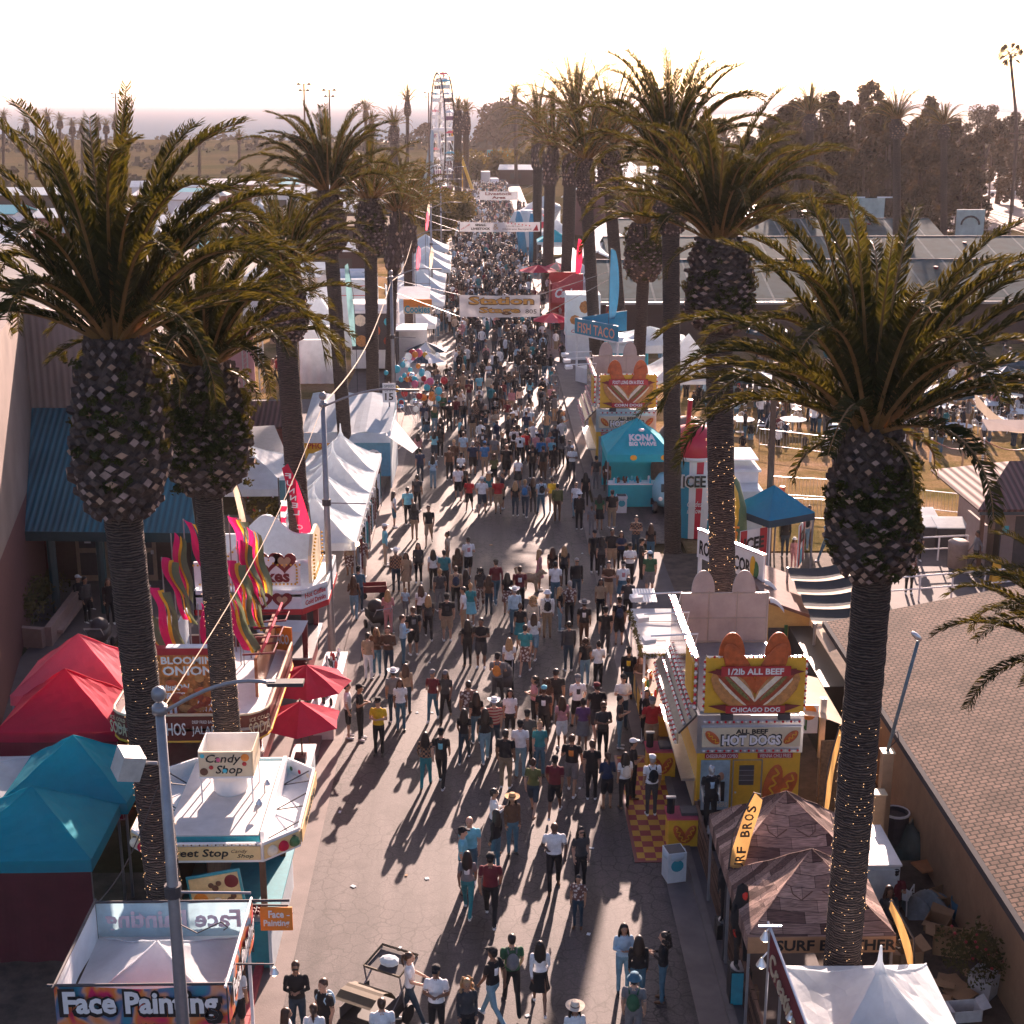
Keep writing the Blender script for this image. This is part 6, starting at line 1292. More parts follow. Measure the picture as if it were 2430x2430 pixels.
t = thing('checkered_mat', 'red and yellow checkered mat beside the hot dog trailer', 'mat', (4.42, 34.3, .012)); part('mat', t, lambda b: b.add([(-.75, -2.9, 0), (.75, -2.9, 0), (.75, 2.9, 0), (-.75, 2.9, 0)], [(0, 1, 2, 3)], CHECK)); part('border', t, lambda b: [b.box(*q, -.004, .006, REDD) for q in ((-.83, -.75, -2.98, 2.98), (.75, .8, -2.98, 2.98), (-.75, .75, -2.98, -2.9), (-.75, .75, 2.9, 2.98))])
def condiment(loc, lab, m=YEL):
    t = thing('condiment_table', lab, 'table', loc); part('cabinet', t, lambda b: b.box(-.38, .38, -.3, .3, 0, .85, m)); part('top', t, lambda b: b.box(-.42, .42, -.34, .34, .85, .9, T_PINK)); part('sausage_picture', t, lambda b: (hotdog(b, -.1, .45, .55, -1.1, -.31, 'must', .22), hotdog(b, .15, .45, .55, 1.1, -.31, 'must', .22)))
    part('dispenser', t, lambda b: (b.tube([(-.3, 0, .9), (-.3, 0, 1.3)], .1, BLACK, 10), b.box(-.42, -.18, -.05, .05, 1.3, 1.34, ALU))); part('tray', t, lambda b: b.box(-.05, .35, -.2, .2, .9, .98, CHAR))
condiment((4.85, 32.2, 0), 'yellow condiment table nearest the camera on the checkered mat'); condiment((4.75, 36.0, 0), 'yellow condiment table farther up the checkered mat')
def bag_box(loc, lab, rz=.2):
    t = thing('waste_box', lab, 'waste box', loc, rz, 'printed cardboard waste boxes'); t.scale = (.82,)*3; part('box', t, lambda b: (b.box(-.28, .28, -.28, .28, 0, .95, T_WHITE), b.box(-.25, .25, -.25, .25, .95, .955, CHAR))); part('printed_disc', t, lambda b: b.tube([(0, -.285, .55), (0, -.29, .55)], .19, TEAL, 16)); part('bag', t, lambda b: b.lathe([(.27, .9), (.33, .92), (.36, .78), (.3, .7)], T_BLUEW, (0, 0, 0), 12), True)
bag_box((4.45, 30.6, 0), 'white and teal waste box at the near end of the checkered mat'); bag_box((6.1, 62.4, 0), 'white and blue waste box in front of the turquoise tent', 0); bag_box((19.2, 77.0, 0), 'white and blue waste box out on the lawn')
tag(one(lambda b: b.grid(lambda u, v: (8.05 + 1.3*u, 34.2 + 3.3*v, 2.6 - .35*u + .1*math.sin(u*3)*(1-v)), 6, 6, T_CREAM), 'side_awning'), 'cream awning sheet on the right flank of the hot dog trailer', 'awning')
# bar with a bright roof and garlands
def bar():
    t = thing('garland_bar', 'street bar with sunlit white roof, garlands and hanging lights', 'food stall', (5.2, 40.1, 0))
    part('roof', t, lambda b: (b.grid(lambda u, v: (-.75+1.5*u, -1.9+3.7*v, 2.75+.08*math.sin(v*20)*.3), 6, 12, T_WHITE), b.tube([(-.8, -1.0, 2.8), (.8, -1.1, 2.82)], .015, CHAR, 4), b.tube([(-.8, .6, 2.8), (.8, .5, 2.82)], .015, CHAR, 4)))
    part('corrugated_roof', t, lambda b: b.slab([(-.6, 1.95, 2.95), (.1, 1.95, 2.95), (.1, 2.9, 3.05), (-.6, 2.9, 3.05)], .03, CORR))
    part('counter', t, lambda b: (b.box(-.6, .6, -1.8, 1.7, 0, 1.05, YEL), b.box(-.7, .7, -1.9, 1.8, 1.05, 1.1, WOODM), [b.lathe([(.04, 0), (.04, .15), (.015, .25), (0, .25)], m, (RR.uniform(-.6, .6), RR.uniform(-1.8, 1.7), 1.1), 6) for m in (REDP, ORG, WHITE, GREENP, YEL)*5]))
    for x in (-.7, .7):
        for y in (-1.85, 1.75): part('post', t, lambda b: b.box(x-.03, x+.03, y-.03, y+.03, 0, 2.75, WHITE))
    part('garland', t, lambda b: [leafclump(b, RR, (sx*.78, -1.9+3.7*i/24, 2.72+RR.uniform(-.1, .1)), .1, 14, .045, BUSH) for i in range(25) for sx in (-1, 1)] + [leafclump(b, RR, (-.75+1.5*i/10, -1.93, 2.7), .1, 14, .045, BUSH) for i in range(11)])
    part('hanging_lights', t, lambda b: [b.ell((RR.uniform(-.75, .75), -1.9+RR.uniform(-.05, .1), RR.uniform(1.3, 2.6)), (.035, .035, .035), RR.choice([LAMPON, BULB_R, BULB_W, ORG]), 6, 4) for _ in range(50)])['kind'] = 'stuff'
bar()
# roasted corn stand, hut, striped canopy
def corn():
    A, B = g('F', 290, 1060, 3.8), g('F', 465, 1130, 3.8); d = (B-A); A = A - d*1.2; base = (A+B)/2; ang = math.atan2(d.y, d.x); L = (B-A).length
    t = thing('corn_stand', 'roasted corn stand with white lettered sign behind the palm', 'food stall', (base.x, base.y, 0), ang)
    s = part('sign', t, lambda b: (b.box(-L/2, L/2, -.05, .03, 2.9, 3.85, WHITE), b.box(-L/2, L/2, -.08, .06, 3.85, 3.92, ALU))); text('ROASTED CORN', (-.1, -.05, 3.3), (1, 0, 0), (0, 0, 1), L*.86, .5, DARK, s, off=.01, bold=.03)
    part('corn_picture', s, lambda b: (b.ell((L*.36, -.08, 3.4), (.14, .03, .35), YEL, 10, 6), b.ell((L*.40, -.07, 3.3), (.16, .03, .3), GREENP, 10, 6)))
    part('body', t, lambda b: (b.box(-L/2, L/2, .05, 1.2, .3, 1.1, WHITE), b.box(-L/2, L/2, 1.1, 1.2, 1.1, 2.4, CHAR)))
    for x in (-L/2+.05, L/2-.05): part('post', t, lambda b: b.box(x-.05, x+.05, .0, .1, 0, 3.0, WHITE))
corn()
for i, c in enumerate(((8.75, 41.6), (8.9, 43.3))):
    tag(one(lambda b: b.grid(lambda u, v: (c[0]+.45*u, c[1]+.4*v, 3.05 + .12*math.sin(math.pi*v) - .35*u**2), 6, 3, T_WHITE), 'white_canopy'), ['small curved white canopy over the hut corner, nearer', 'small curved white canopy over the hut corner, farther'][i], 'canopy', 'small curved canopies by the hut')
def hut():
    t = thing('yellow_hut', 'small yellow hut with brown shingle roof behind the hot dog trailer', 'hut', (9.45, 43.6, 0))
    part('wall', t, lambda b: b.box(-.65, .75, -1.4, 2.2, 0, 2.5, mat('pale_yellow_wall', (.52, .36, .14), .8, .1))); part('roof', t, lambda b: (b.slab([(-.85, -1.8, 3.1), (1.05, -1.8, 2.4), (1.05, 2.5, 2.4), (-.85, 2.5, 3.1)], .1, mat('brown_shingle', (.15, .085, .075), .85, .2, 4, .3)),))
    part('gable', t, lambda b: b.slab([(-.65, -1.41, 2.5), (.75, -1.41, 2.5), (-.65, -1.41, 2.98)], .05, MATS['pale_yellow_wall'])); d = part('door', t, lambda b: b.box(-.6, -.1, -1.46, -1.4, 0, 2.0, CHAR)); part('trim', t, lambda b: (b.box(-.1, -.0, -1.47, -1.41, 0, 2.1, GREENP), b.box(.68, .78, -1.47, -1.41, 0, 2.5, OFFW)))
hut()
def striped():
    t = thing('striped_canopy', 'black and cream striped shade canopy sagging between poles behind the hut', 'canopy', (11.0, 42.6, 0))
    A, B, C, D = [p - Vector((11.0, 42.6, 0)) for p in (g('F', 750, 1500, 2.9), g('F', 1225, 1440, 2.9), g('F', 980, 1130, 3.1), g('F', 595, 1185, 3.1))]
    def f(i, m):
        def q(u, v):
            vv = (i+v)/8; z = -.28*math.sin(math.pi*u)*.6 - .16*abs(math.sin(vv*math.pi*4)); return A.lerp(B, u).lerp(D.lerp(C, u), vv) + Vector((0, 0, z))
        return lambda b: b.grid(q, 10, 3, m)
    BK = fabric('black_canvas', (.02, .028, .035), .1)
    for i in range(8): part('stripe', t, f(i, BK if i % 2 else T_CREAM))
    for P in (A, B, C, D): part('pole', t, lambda b: b.tube([(P.x, P.y, 0), (P.x, P.y, P.z)], .04, GREY, 6))
    tag(one(lambda b: b.grid(lambda u, v: g('F', 760, 1515, 2.8).lerp(g('F', 855, 1500, 2.8), u).lerp(g('F', 830, 1665, 2.7).lerp(g('F', 915, 1625, 2.7), u), v), 4, 4, T_CREAM), 'awning_flap'), 'loose cream flap hanging below the striped canopy', 'awning')
striped()
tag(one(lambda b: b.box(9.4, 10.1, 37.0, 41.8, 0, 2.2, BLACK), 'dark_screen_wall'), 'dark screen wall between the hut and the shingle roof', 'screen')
tag(one(lambda b: (b.box(8.6, 9.3, 33.7, 33.75, 0, 2.1, mat('bamboo_screen', (.24, .13, .06), .9, .4, 14)),), 'bamboo_screen_fence'), 'brown bamboo screen right of the hot dog trailer', 'screen')
t = thing('corn_sign', 'white and green sign with orange corn cob right of the hot dog trailer', 'sign', (8.55, 34.6, 0)); s = part('board', t, lambda b: (b.box(-.4, .15, 0, .05, 1.9, 2.7, WHITE), b.box(.2, .35, -.03, .06, 1.2, 2.9, ALU), b.ell((-.1, -.02, 2.5), (.2, .03, .22), ORG, 10, 6))); text('N', (-.25, 0, 2.15), (1, 0, 0), (0, 0, 1), .22, .32, GREENP, s, off=.01, bold=.03); part('post', t, lambda b: b.box(.24, .3, 0, .05, 0, 1.2, GREY))
# surf clothing tents, deck, mannequins, flags
def surf(y, lab, sign):
    t = tent('wood_print_tent', lab, (6.5, y, 0), 2.9, 2.45, 2.3, 3.5, WOODP, val=.3, p=1.0, sag=.08, group='wood print tents')
    part('printed_marks', t, lambda b: [b.tube([(-.0+sx*q[0], -1.225+q[1]*.98*0 + (q[2]-0), 0 + q[3]) for q in qs], .012, BROWN, 4) for sx in (-1, 1) for qs in ([(.1, 0, .55-.0, 2.95), (.35, 0, .38, 2.86), (.5, 0, .5, 2.93), (.52, 0, .62, 3.02)],) for _ in (0,)])
    if sign:
        s = part('name_banner', t, lambda b: b.box(-1.45, 1.45, -1.27, -1.24, 1.95, 2.3, mat('tan_banner', (.36, .20, .11), .7, .1))); text('SURF BROTHERS', (.35, -1.27, 2.12), (1, 0, 0), (0, 0, 1), 2.5, .24, BLACK, s, off=.005, bold=.03)
    return t
surf(25.7, 'near wood print tent with the dark lettered banner under the palm', True); surf(28.2, 'far wood print tent between its twin and the hot dog trailer', False)
def marks():
    pass
t = thing('deck', 'weathered plank deck beside the gutter left of the white tent', 'deck', (5.75, 23.2, 0)); part('boards', t, lambda b: b.box(-.35, .45, -3.2, 1.1, 0, .35, PLANK))
for i, (y0, y1, lab) in enumerate([(21.5, 24.6, 'rough wooden plank fence nearest, along the right gutter'), (24.65, 28.4, 'rough wooden plank fence beside the near wood print tent'), (28.45, 32.6, 'rough wooden plank fence beside the far wood print tent')]):
    tag(one(lambda b: (b.box(5.2, 5.27, y0, y1, .05, 1.0, PLANKV), [b.box(5.27, 5.34, y, y+.08, .05, 1.05, WOODM) for y in (y0, (y0+y1)/2, y1-.1)]), 'plank_fence'), lab, 'fence', 'plank fences by the right gutter')
def mannequin(loc, lab, head, hood, legs, face=0, print_=None, h=1.75):
    t = thing('mannequin', lab, 'mannequin', loc, R(face), 'clothes mannequins at the wood print tents'); s = h/1.745; t.scale = (s, s, s)
    o = bpy.data.objects.new('body', getbody('stand', 'T', False)); COL.objects.link(o); o.parent = t
    for k, m in {SKIN: head, TOP: cloth('black'), BOT: cloth('black') if legs else cloth('black'), SHOE: SHOEB, FORE: cloth('black') if hood else head, SHIN: cloth('black'), EY: head, LP: head}.items(): o.material_slots[k].link = 'OBJECT'; o.material_slots[k].material = m
    attach(PRINTM, 'shirt_print', t, cloth('lightblue')).rotation_euler = (0, 0, math.pi)
    if hood: part('hood', t, lambda b: (b.lathe([(.20, 1.36), (.15, 1.5), (.125, 1.66), (.11, 1.78), (.03, 1.85)], cloth('black'), (0, .05, 0), 14), b.ell((0, 0, 1.12), (.27, .19, .34), cloth('black'), 14, 8)), True)
    part('stand', t, lambda b: (b.lathe([(.2, -.03), (.2, 0), (0, .01)], ALU, (0, 0, 0), 12),)); return t
mannequin(g('I', 325, 1600, .9), 'mannequin in black hoodie with bright red head above the deck', mat('glossy_red_head', (.60, .03, .02), .25, .05), True, True, 20)
mannequin(g('I', 150, 830, .6), 'silver headed mannequin in black tee before the hot dog trailer', mat('silver_head', (.45, .47, .48), .25, .05, metal=.6), False, True, 10)
mannequin(g('I', 245, 1340, .5), 'headless looking dark mannequin left of the red headed one', mat('dark_head', (.03, .03, .035), .3), True, True, -20, h=1.5)
t = thing('plinth', 'dark box plinth under the red headed mannequin', 'plinth', tuple(g('I', 325, 1600, .9))[:2]+(0,)); part('box', t, lambda b: (b.box(-.22, .22, -.2, .2, 0, .87, BLACK), b.grid(lambda u, v: (-.2+.3*u, -.21, .1+.75*v), 3, 3, mat('blue_cloth_scrap', (.02, .30, .40), .8, .2))))
t = thing('plinth', 'dark box plinth under the silver headed mannequin', 'plinth', tuple(g('I', 150, 830, .6))[:2]+(0,)); part('box', t, lambda b: b.box(-.22, .22, -.2, .2, 0, .57, BLACK))
t = thing('plinth', 'dark low plinth under the dark hooded mannequin', 'plinth', tuple(g('I', 245, 1340, .5))[:2]+(0,)); part('box', t, lambda b: b.box(-.22, .22, -.2, .2, 0, .47, BLACK))
f1 = feather('cream feather flag with vertical surf lettering left of the wood print tents', (5.05, 27.0, 0), 1.8, 4.1, .34, fabric('tan_yellow_cloth', (.55, .34, .12), .3), lean=.5)
for i, ch in enumerate('SURF BROS'):
    if ch != ' ': text(ch, (.16 + .22*(i/8)**1.5 + .06, -.1, 2.25+i*.19), (0, 0, 1), (-1, 0, 0), .15, .2, DARK, f1, bold=.02)
feather('tall thin orange feather flag left of the fairy light palm', (7.95, 30.6, 0), 1.4, 3.9, .13, MATS['tan_yellow_cloth'], lean=.25)
feather('slanting yellow black feather flag right of the fairy light palm', (8.3, 24.1, 0), 1.2, 3.3, -.12, MATS['tan_yellow_cloth'], lean=-.6)
tent('peaked_tent', 'large white peaked tent at the bottom right corner', (6.78, 21.6, 0), 2.75, 3.2, 2.5, 3.5, T_WHITE, val=.3, p=1.35, sag=.1, spire=.5)
def creative():
    t = thing('script_banner', 'dark red banner with cream script lettering beside the bottom right tent', 'banner', (4.95, 20.8, 0))
    A, B = Vector((-.2, 1.0, 4.05)), Vector((.25, -1.5, 3.45))
    A, B = a('I', 495, 1385, 21.9) - Vector((4.95, 20.8, 0)), a('I', 700, 1932, 20.0) - Vector((4.95, 20.8, 0))
    B = A + (B-A)*1.5
    c = part('cloth', t, lambda b: b.grid(lambda u, v: A.lerp(B, u) + Vector((.02*math.sin(u*9), 0, -.85*v*(1-.15*u))), 14, 4, mat('wine_red_banner', (.16, .02, .025), .8, .08)))
    part('rail', t, lambda b: (b.tube([A-(B-A)*.04, B], .025, ALU, 6), b.tube([A+Vector((-.2, 0, .02)), A+Vector((.2, 0, .02))], .02, ALU, 5), b.tube([A, (A.x, A.y, 0)], .025, ALU, 6)))
    d = (B-A).normalized(); text('Creative Henna', (A+B)/2 + Vector((-.02, 0, -.42)), d, (0, 0, 1), (B-A).length*.85, .42, OFFW, c, off=.03, shear=.3); text('Creative Henna', (A+B)/2 + Vector((-.05, 0, -.42)), d, (0, 0, 1), (B-A).length*.85, .42, OFFW, c, off=-.02, shear=.3)
    for i, q in enumerate((g('I', 468, 1450, 3.6), g('I', 445, 1600, 3.0), g('I', 615, 1900, 3.2))):
        q = q - Vector((4.95, 20.8, 0)); l = part('clamp_lamp', t, lambda b: (b.lathe([(.02, .16), (.10, 0), (0, .02)], ALU, q, 12), b.tube([q+Vector((0, 0, .14)), q+Vector((.12, 0, .3))], .015, ALU, 5))); part('bulb', l, lambda b: b.ell(q-Vector((0, 0, .02)), (.06, .06, .04), LAMPON, 8, 6))
creative()
tag(one(lambda b: b.slab([(5.2, 21.0, .0), (5.2, 21.9, .0), (5.3, 21.9, 1.9), (5.3, 21.0, 1.9)], .05, mat('speckled_board', (.45, .40, .38), .8, .4, 20)), 'speckled_panel'), 'speckled grey board leaning at the white tent corner', 'panel')
# back yard on the right
t = thing('utility_cooler', 'big white box cooler behind the wood print tents', 'cooler', (8.8, 29.6, 0)); t.scale = (1, 1, .85); part('body', t, lambda b: (b.box(-.5, .5, -.9, .9, 0, 1.6, mat('pale_cooler', (.55, .6, .62), .5, .1)), b.box(-.53, .53, -.93, .93, 1.6, 1.66, WHITE))); part('door', t, lambda b: b.box(-.45, .45, -.93, -.9, .1, 1.5, mat('pale_cooler', None))); part('bottle', t, lambda b: b.lathe([(.05, 0), (.05, .15), (.02, .22), (0, .22)], WHITE, (-.3, 0, 1.66), 8))
t = thing('drum', 'dark metal drum with white rim by the tan posts', 'drum', (10.15, 32.0, 0)); part('body', t, lambda b: b.lathe([(.0, 0), (.32, 0), (.32, .95), (.28, .95), (.28, .85), (0, .85)], CHAR, (0, 0, 0), 16)); part('rim', t, lambda b: b.lathe([(.3, .93), (.34, .93), (.34, .98), (.3, .98)], WHITE, (0, 0, 0), 16))
for i, (x, y, h) in enumerate([(9.75, 31.8, 2.7), (9.45, 31.2, 1.9)]):
    t = thing('meter_post', ['taller tan square post carrying the light pole', 'shorter tan square post next to the light pole'][i], 'post', (x, y, 0), 0, 'tan posts'); part('post', t, lambda b: (b.box(-.13, .13, -.13, .13, 0, h, TAN), b.box(-.16, .16, -.16, .16, h, h+.03, OFFW)))
t = thing('light_pole', 'slender grey light pole with small lamp head before the shingle roof', 'light pole', (9.75, 31.8, 2.73)); e = a('F', 1333, 1600, 31.8) - Vector((9.75, 31.8, 2.73)); part('pole', t, lambda b: b.tube([(0, 0, -.0), (e.x, 0, e.z)], .045, mat('blue_grey_pole', (.12, .17, .20), .5), 8), True); part('lamp_head', t, lambda b: (b.ell((e.x-.05, 0, e.z+.12), (.18, .1, .07), ALU, 10, 6, Matrix.Rotation(.7, 3, 'Y')),), True); part('hoop', t, lambda b: b.tube([(.05, 0, .1), (.25, 0, .3), (.2, 0, .5), (.05, 0, .45)], .015, CHAR, 5))
YD = random.Random(8)
def box_open(loc, w_, d, h, rz, lab, m=CARD):
    t = thing('cardboard_box', lab, 'box', loc, rz, 'cardboard boxes in the back yard'); part('body', t, lambda b: (b.box(-w_/2, w_/2, -d/2, d/2, 0, .02, m), b.box(-w_/2, -w_/2+.02, -d/2, d/2, .02, h, m), b.box(w_/2-.02, w_/2, -d/2, d/2, .02, h, m), b.box(-w_/2, w_/2, -d/2, -d/2+.02, .02, h, m), b.box(-w_/2, w_/2, d/2-.02, d/2, .02, h, m)))
    for sx in (-1, 1): part('flap', t, lambda b: b.slab([(sx*w_/2, -d/2, h), (sx*w_/2, d/2, h), (sx*(w_/2+.18), d/2, h+.12*sx*.5+.05), (sx*(w_/2+.18), -d/2, h+.05)], .01, m))
box_open(g('I', 1260, 1600), .55, .5, .45, .2, 'open brown box just right of the big palm base'); box_open(g('I', 1520, 1530), .8, .5, .5, -.3, 'large box in the middle of the yard beside the flowers'); box_open(g('I', 1490, 1260), .6, .5, .4, .5, 'box nearest the blue tub'); box_open(g('I', 1440, 1400), .5, .5, .3, 1.0, 'low pale box beside the grey tarp'); box_open(g('I', 1590, 1900), .6, .4, .3, .1, 'white topped box at the bottom right', mat('white_card', (.6, .6, .62), .8))
t = thing('board', 'orange board lying on the ground behind the white cooler', 'board', g('I', 1400, 1100) + Vector((0, 0, .3)), .3); part('board', t, lambda b: b.box(-.4, .4, -.25, .25, 0, .04, mat('orange_board', None)))
for i in range(12): 
    p = g('I', YD.uniform(1440, 1660), YD.uniform(1690, 1830)); o = one(lambda b: b.obox((0, 0, .03+i*.02), (YD.uniform(.3, .55), YD.uniform(.2, .35), .03), YD.uniform(0, 3), CARD), 'flattened_box', loc=p); tag(o, 'flat brown cardboard sheet in the loose pile beside the white planter bin', 'cardboard', 'flattened cardboard pile')
t = thing('tub', 'blue round plastic tub beside the wall', 'tub', g('I', 1600, 1340)); part('tub', t, lambda b: b.lathe([(0, .02), (.3, .02), (.36, .5), (.34, .5), (.29, .06), (0, .06)], mat('blue_tub', (.02, .10, .17), .4), (0, 0, 0), 16), True)
def tarp(loc, r, h, m, lab):
    o = one(lambda b: b.grid(lambda u, v: ((u-.5)*2*r, (v-.5)*1.6*r, h*math.sin(math.pi*u)**.6*math.sin(math.pi*v)**.6*(.7+.3*math.sin(u*17+v*9))+.02), 18, 14, m), 'tarpaulin_heap', None, True, loc=loc); tag(o, lab, 'tarpaulin')
tarp(g('I', 1340, 950), .7, 1.0, mat('dark_green_tarp', (.02, .045, .045), .5, .3), 'dark green tarpaulin heap by the tan wall'); tarp(g('I', 1390, 1290), .6, .5, mat('grey_plastic_sheet', (.16, .20, .22), .4, .3), 'grey plastic sheet heap in the yard')
def planter():
    t = thing('flower_planter', 'white bin holding a bush with red flowers by the wall', 'plant', g('I', 1700, 1770)); part('bin', t, lambda b: b.lathe([(0, 0), (.3, 0), (.38, .55), (.34, .55), (.3, .5), (0, .5)], mat('white_bin', (.5, .48, .5), .5), (0, 0, 0), 4), False)
    part('foliage', t, lambda b: [leafclump(b, YD, (YD.gauss(-.2, .3), YD.gauss(0, .25), YD.uniform(.6, 1.6)), .28, 60, .05, BUSH) for _ in range(22)]); part('flowers', t, lambda b: [b.ell((YD.gauss(-.3, .35), YD.gauss(-.2, .25), YD.uniform(.8, 1.8)), (.035, .035, .03), REDP, 5, 4) for _ in range(16)])['kind'] = 'stuff'
planter()
def chair(loc, rz, lab, grp):
    if 'c' not in TXT:
        t = thing('plastic_chair', lab, 'chair', loc, rz, grp); W_ = mat('white_plastic', (.7, .7, .7), .4, .03)
        part('seat', t, lambda b: b.box(-.22, .22, -.22, .22, .42, .45, W_)); part('backrest', t, lambda b: (b.tube([(-.22, .22, .44), (-.22, .28, .72), (0, .31, .86), (.22, .28, .72), (.22, .22, .44)], .025, W_, 5), [b.tube([(x, .22, .45), (x, .29, .8)], .015, W_, 4) for x in (-.1, 0, .1)]))
        for x in (-.2, .2):
            for y in (-.2, .2): part('leg', t, lambda b: b.tube([(x, y, .42), (x*1.15, y*1.2, 0)], .018, W_, 5))
        part('armrests', t, lambda b: [b.tube([(x, .24, .66), (x, -.18, .66), (x, -.2, .44)], .018, W_, 4) for x in (-.25, .25)])
        TXT['c'] = t; return t
    return dup(TXT['c'], loc, rz, lab, grp)
chair(g('I', 1225, 1290), 2.6, 'white plastic chair behind the cooler in the yard', 'white plastic chairs'); person(g('I', 1185, 1330), 160, 'sit', 'T', 'maroon', 'black', 'short black', 'cap black', label='person in dark red seated on a chair in the back yard', group='people resting in the back yard')
person(g('I', 1150, 1440), 10, 'sit', 'T', 'charcoal', 'black', 'long brown', label='brown haired person seated low beside the yard chair', group='people resting in the back yard'); tag(one(lambda b: b.box(-.25, .25, -.2, .3, 0, .42, CHAR), 'crate', loc=g('I', 1150, 1440)), 'dark crate used as seat in the back yard', 'crate')
# shingle roofed building
def shingle():
    t = thing('shingle_roof_building', 'low tan building with a big shingle tile roof at right', 'building', (10.6, 30, 0))
    part('wall', t, lambda b: (b.box(0, .25, -16, 9.3, 0, 2.85, mat('tan_stucco', (.26, .155, .09), .9, .2, 1.5, .3)), b.box(0.25, 14, 9.0, 9.3, 0, 2.85, MATS['tan_stucco'])))
    part('roof', t, lambda b: b.slab([(-.5, -16, 3.0), (14, -16, 5.9), (14, 10, 5.9), (-.5, 10, 3.0)], .12, SHINGLE)); part('gutter', t, lambda b: b.box(-.6, -.48, -16, 10, 2.86, 3.02, mat('dark_gutter', (.035, .035, .04), 1)))
    part('roof_vent', t, lambda b: b.ell((1.5, -1.6, 3.48), (.16, .1, .05), OFFW, 8, 4))
shingle()
# inflatable cup
def cup():
    t = thing('inflatable_cup', 'giant inflatable red white and blue drink cup beside the straight palm', 'inflatable', (8.75, 58.6, 0))
    CW, CRD, CB = mat('cup_white', (.72, .72, .75), .35, .03), mat('cup_red', (.50, .015, .05), .35, .05), mat('cup_blue', (.02, .28, .42), .35, .05)
    n = 40; vs = []; R0, R1 = .78, 1.0
    def seg(b):
        for k in range(n):
            a0, a1 = 2*math.pi*k/n, 2*math.pi*(k+1)/n; m = [CRD, CRD, CW, CW, CW, CB, CB, CB, CW, CW][k % 10]
            b.add([(R0*math.cos(a0), R0*math.sin(a0), .1), (R0*math.cos(a1), R0*math.sin(a1), .1), (R1*math.cos(a1), R1*math.sin(a1), 3.6), (R1*math.cos(a0), R1*math.sin(a0), 3.6)], [(0, 1, 2, 3)], m)
    part('cup', t, seg); part('lid', t, lambda b: b.lathe([(1.0, 3.6), (1.12, 3.75), (1.05, 4.3), (.7, 4.75), (0, 4.95)], CRD, (0, 0, 0), 24), True); part('rim', t, lambda b: b.lathe([(1.02, 3.5), (1.15, 3.6), (1.02, 3.72)], CW, (0, 0, 0), 24), True); part('straw', t, lambda b: b.tube([(-.35, -.2, 4.5), (-.25, -.2, 6.0)], .10, CRD, 8))
    text('ICEE', (-.1, -1.03, 2.7), (1, 0, 0), (0, 0, 1), 1.1, .6, CW, t, 'letter_outline', 0, .05, 0, .08); text('ICEE', (-.1, -1.08, 2.7), (1, 0, 0), (0, 0, 1), .95, .5, DARK, t, off=.03, depth=.04, bold=.02); text('Coldest', (0, -.98, 1.7), (1, 0, 0), (0, 0, 1), .7, .24, CW, t, off=.02, depth=.03, shear=.3); text('in Town', (0, -.95, 1.4), (1, 0, 0), (0, 0, 1), .7, .24, CW, t, off=.02, depth=.03, shear=.3)
    t = thing('inflatable_corn', 'green inflatable corn cob with orange lettering between cup and palm', 'inflatable', (9.6, 54.0, 0)); part('husk', t, lambda b: b.lathe([(.2, 0), (.55, .5), (.7, 1.4), (.6, 2.6), (.3, 3.6), (0, 4)], mat('husk_green', (.10, .16, .07), .5), (0, 0, 0), 14), True); part('cob', t, lambda b: b.ell((-.1, -.25, 2.2), (.45, .5, 1.5), YEL, 12, 8), True); text('ROAST', (-.1, -.8, 1.4), (.2, 0, 1), (-1, 0, .2), 1.6, .4, ORG, t, bold=.03, depth=.05)
    t = thing('inflatable_dome', 'big brown inflatable dome behind the cup', 'inflatable', (9.6, 67, 0)); part('dome', t, lambda b: b.lathe([(1.7, 0), (1.75, 1.0), (1.6, 2.0), (1.2, 2.8), (.6, 3.3), (0, 3.45)], mat('brown_inflatable', (.20, .11, .085), .7, .3, 4, .6), (0, 0, 0), 22), True)
cup()
tent('pop_up_tent', 'blue pop up tent with red and white drink panels right of the palm', (11.35, 54.4, 0), 2.3, 2.3, 2.35, 3.35, fabric('bright_blue_canvas', (.01, .25, .42), .3), rz=.5, mv=T_NAVY)
for i, (x, y, rz, lab) in enumerate([(10.5, 53.3, .5, 'red and white drink panel under the blue tent, left one'), (12.55, 54.3, 1.2, 'red and white drink panel closing the right side of the blue tent')]):
    t = thing('drink_panel', lab, 'sign', (x, y, 0), rz, 'drink panels'); p = part('panel', t, lambda b: (b.box(-.75, .75, 0, .05, .2, 1.9, WHITE), b.box(-.75, -.45, -.02, 0, .2, 1.9, REDP), b.box(.2, .55, -.02, 0, .2, 1.9, REDP), b.box(-.4, .1, -.02, 0, .2, .8, AQUA))); text('ICEE', (-.1, -.02, 1.35), (1, 0, 0), (0, 0, 1), 1.0, .5, DARK, p, off=.01, bold=.04)
t = thing('freezer_trailer', 'white trailer with bright roof behind the palm on the lawn edge', 'trailer', (10.9, 59.5, 0)); part('body', t, lambda b: (b.box(-.9, .8, 0, 3.0, .4, 2.6, WHITE), b.box(-1.0, .9, -.1, 3.2, 2.6, 2.7, T_WHITE), b.box(-.2, .8, -1.4, 0, .4, 2.1, T_BLUEW))); part('wheel', t, lambda b: b.tube([(-.95, 1.5, .35), (-.8, 1.5, .35)], .35, BLACK, 12)); part('wheel', t, lambda b: b.tube([(.8, 1.5, .35), (.95, 1.5, .35)], .35, BLACK, 12)); part('roof_frame', t, lambda b: b.slab([(-.8, .6, 3.0), (.9, .6, 3.0), (.9, 2.6, 3.05), (-.8, 2.6, 3.05)], .06, T_WHITE))
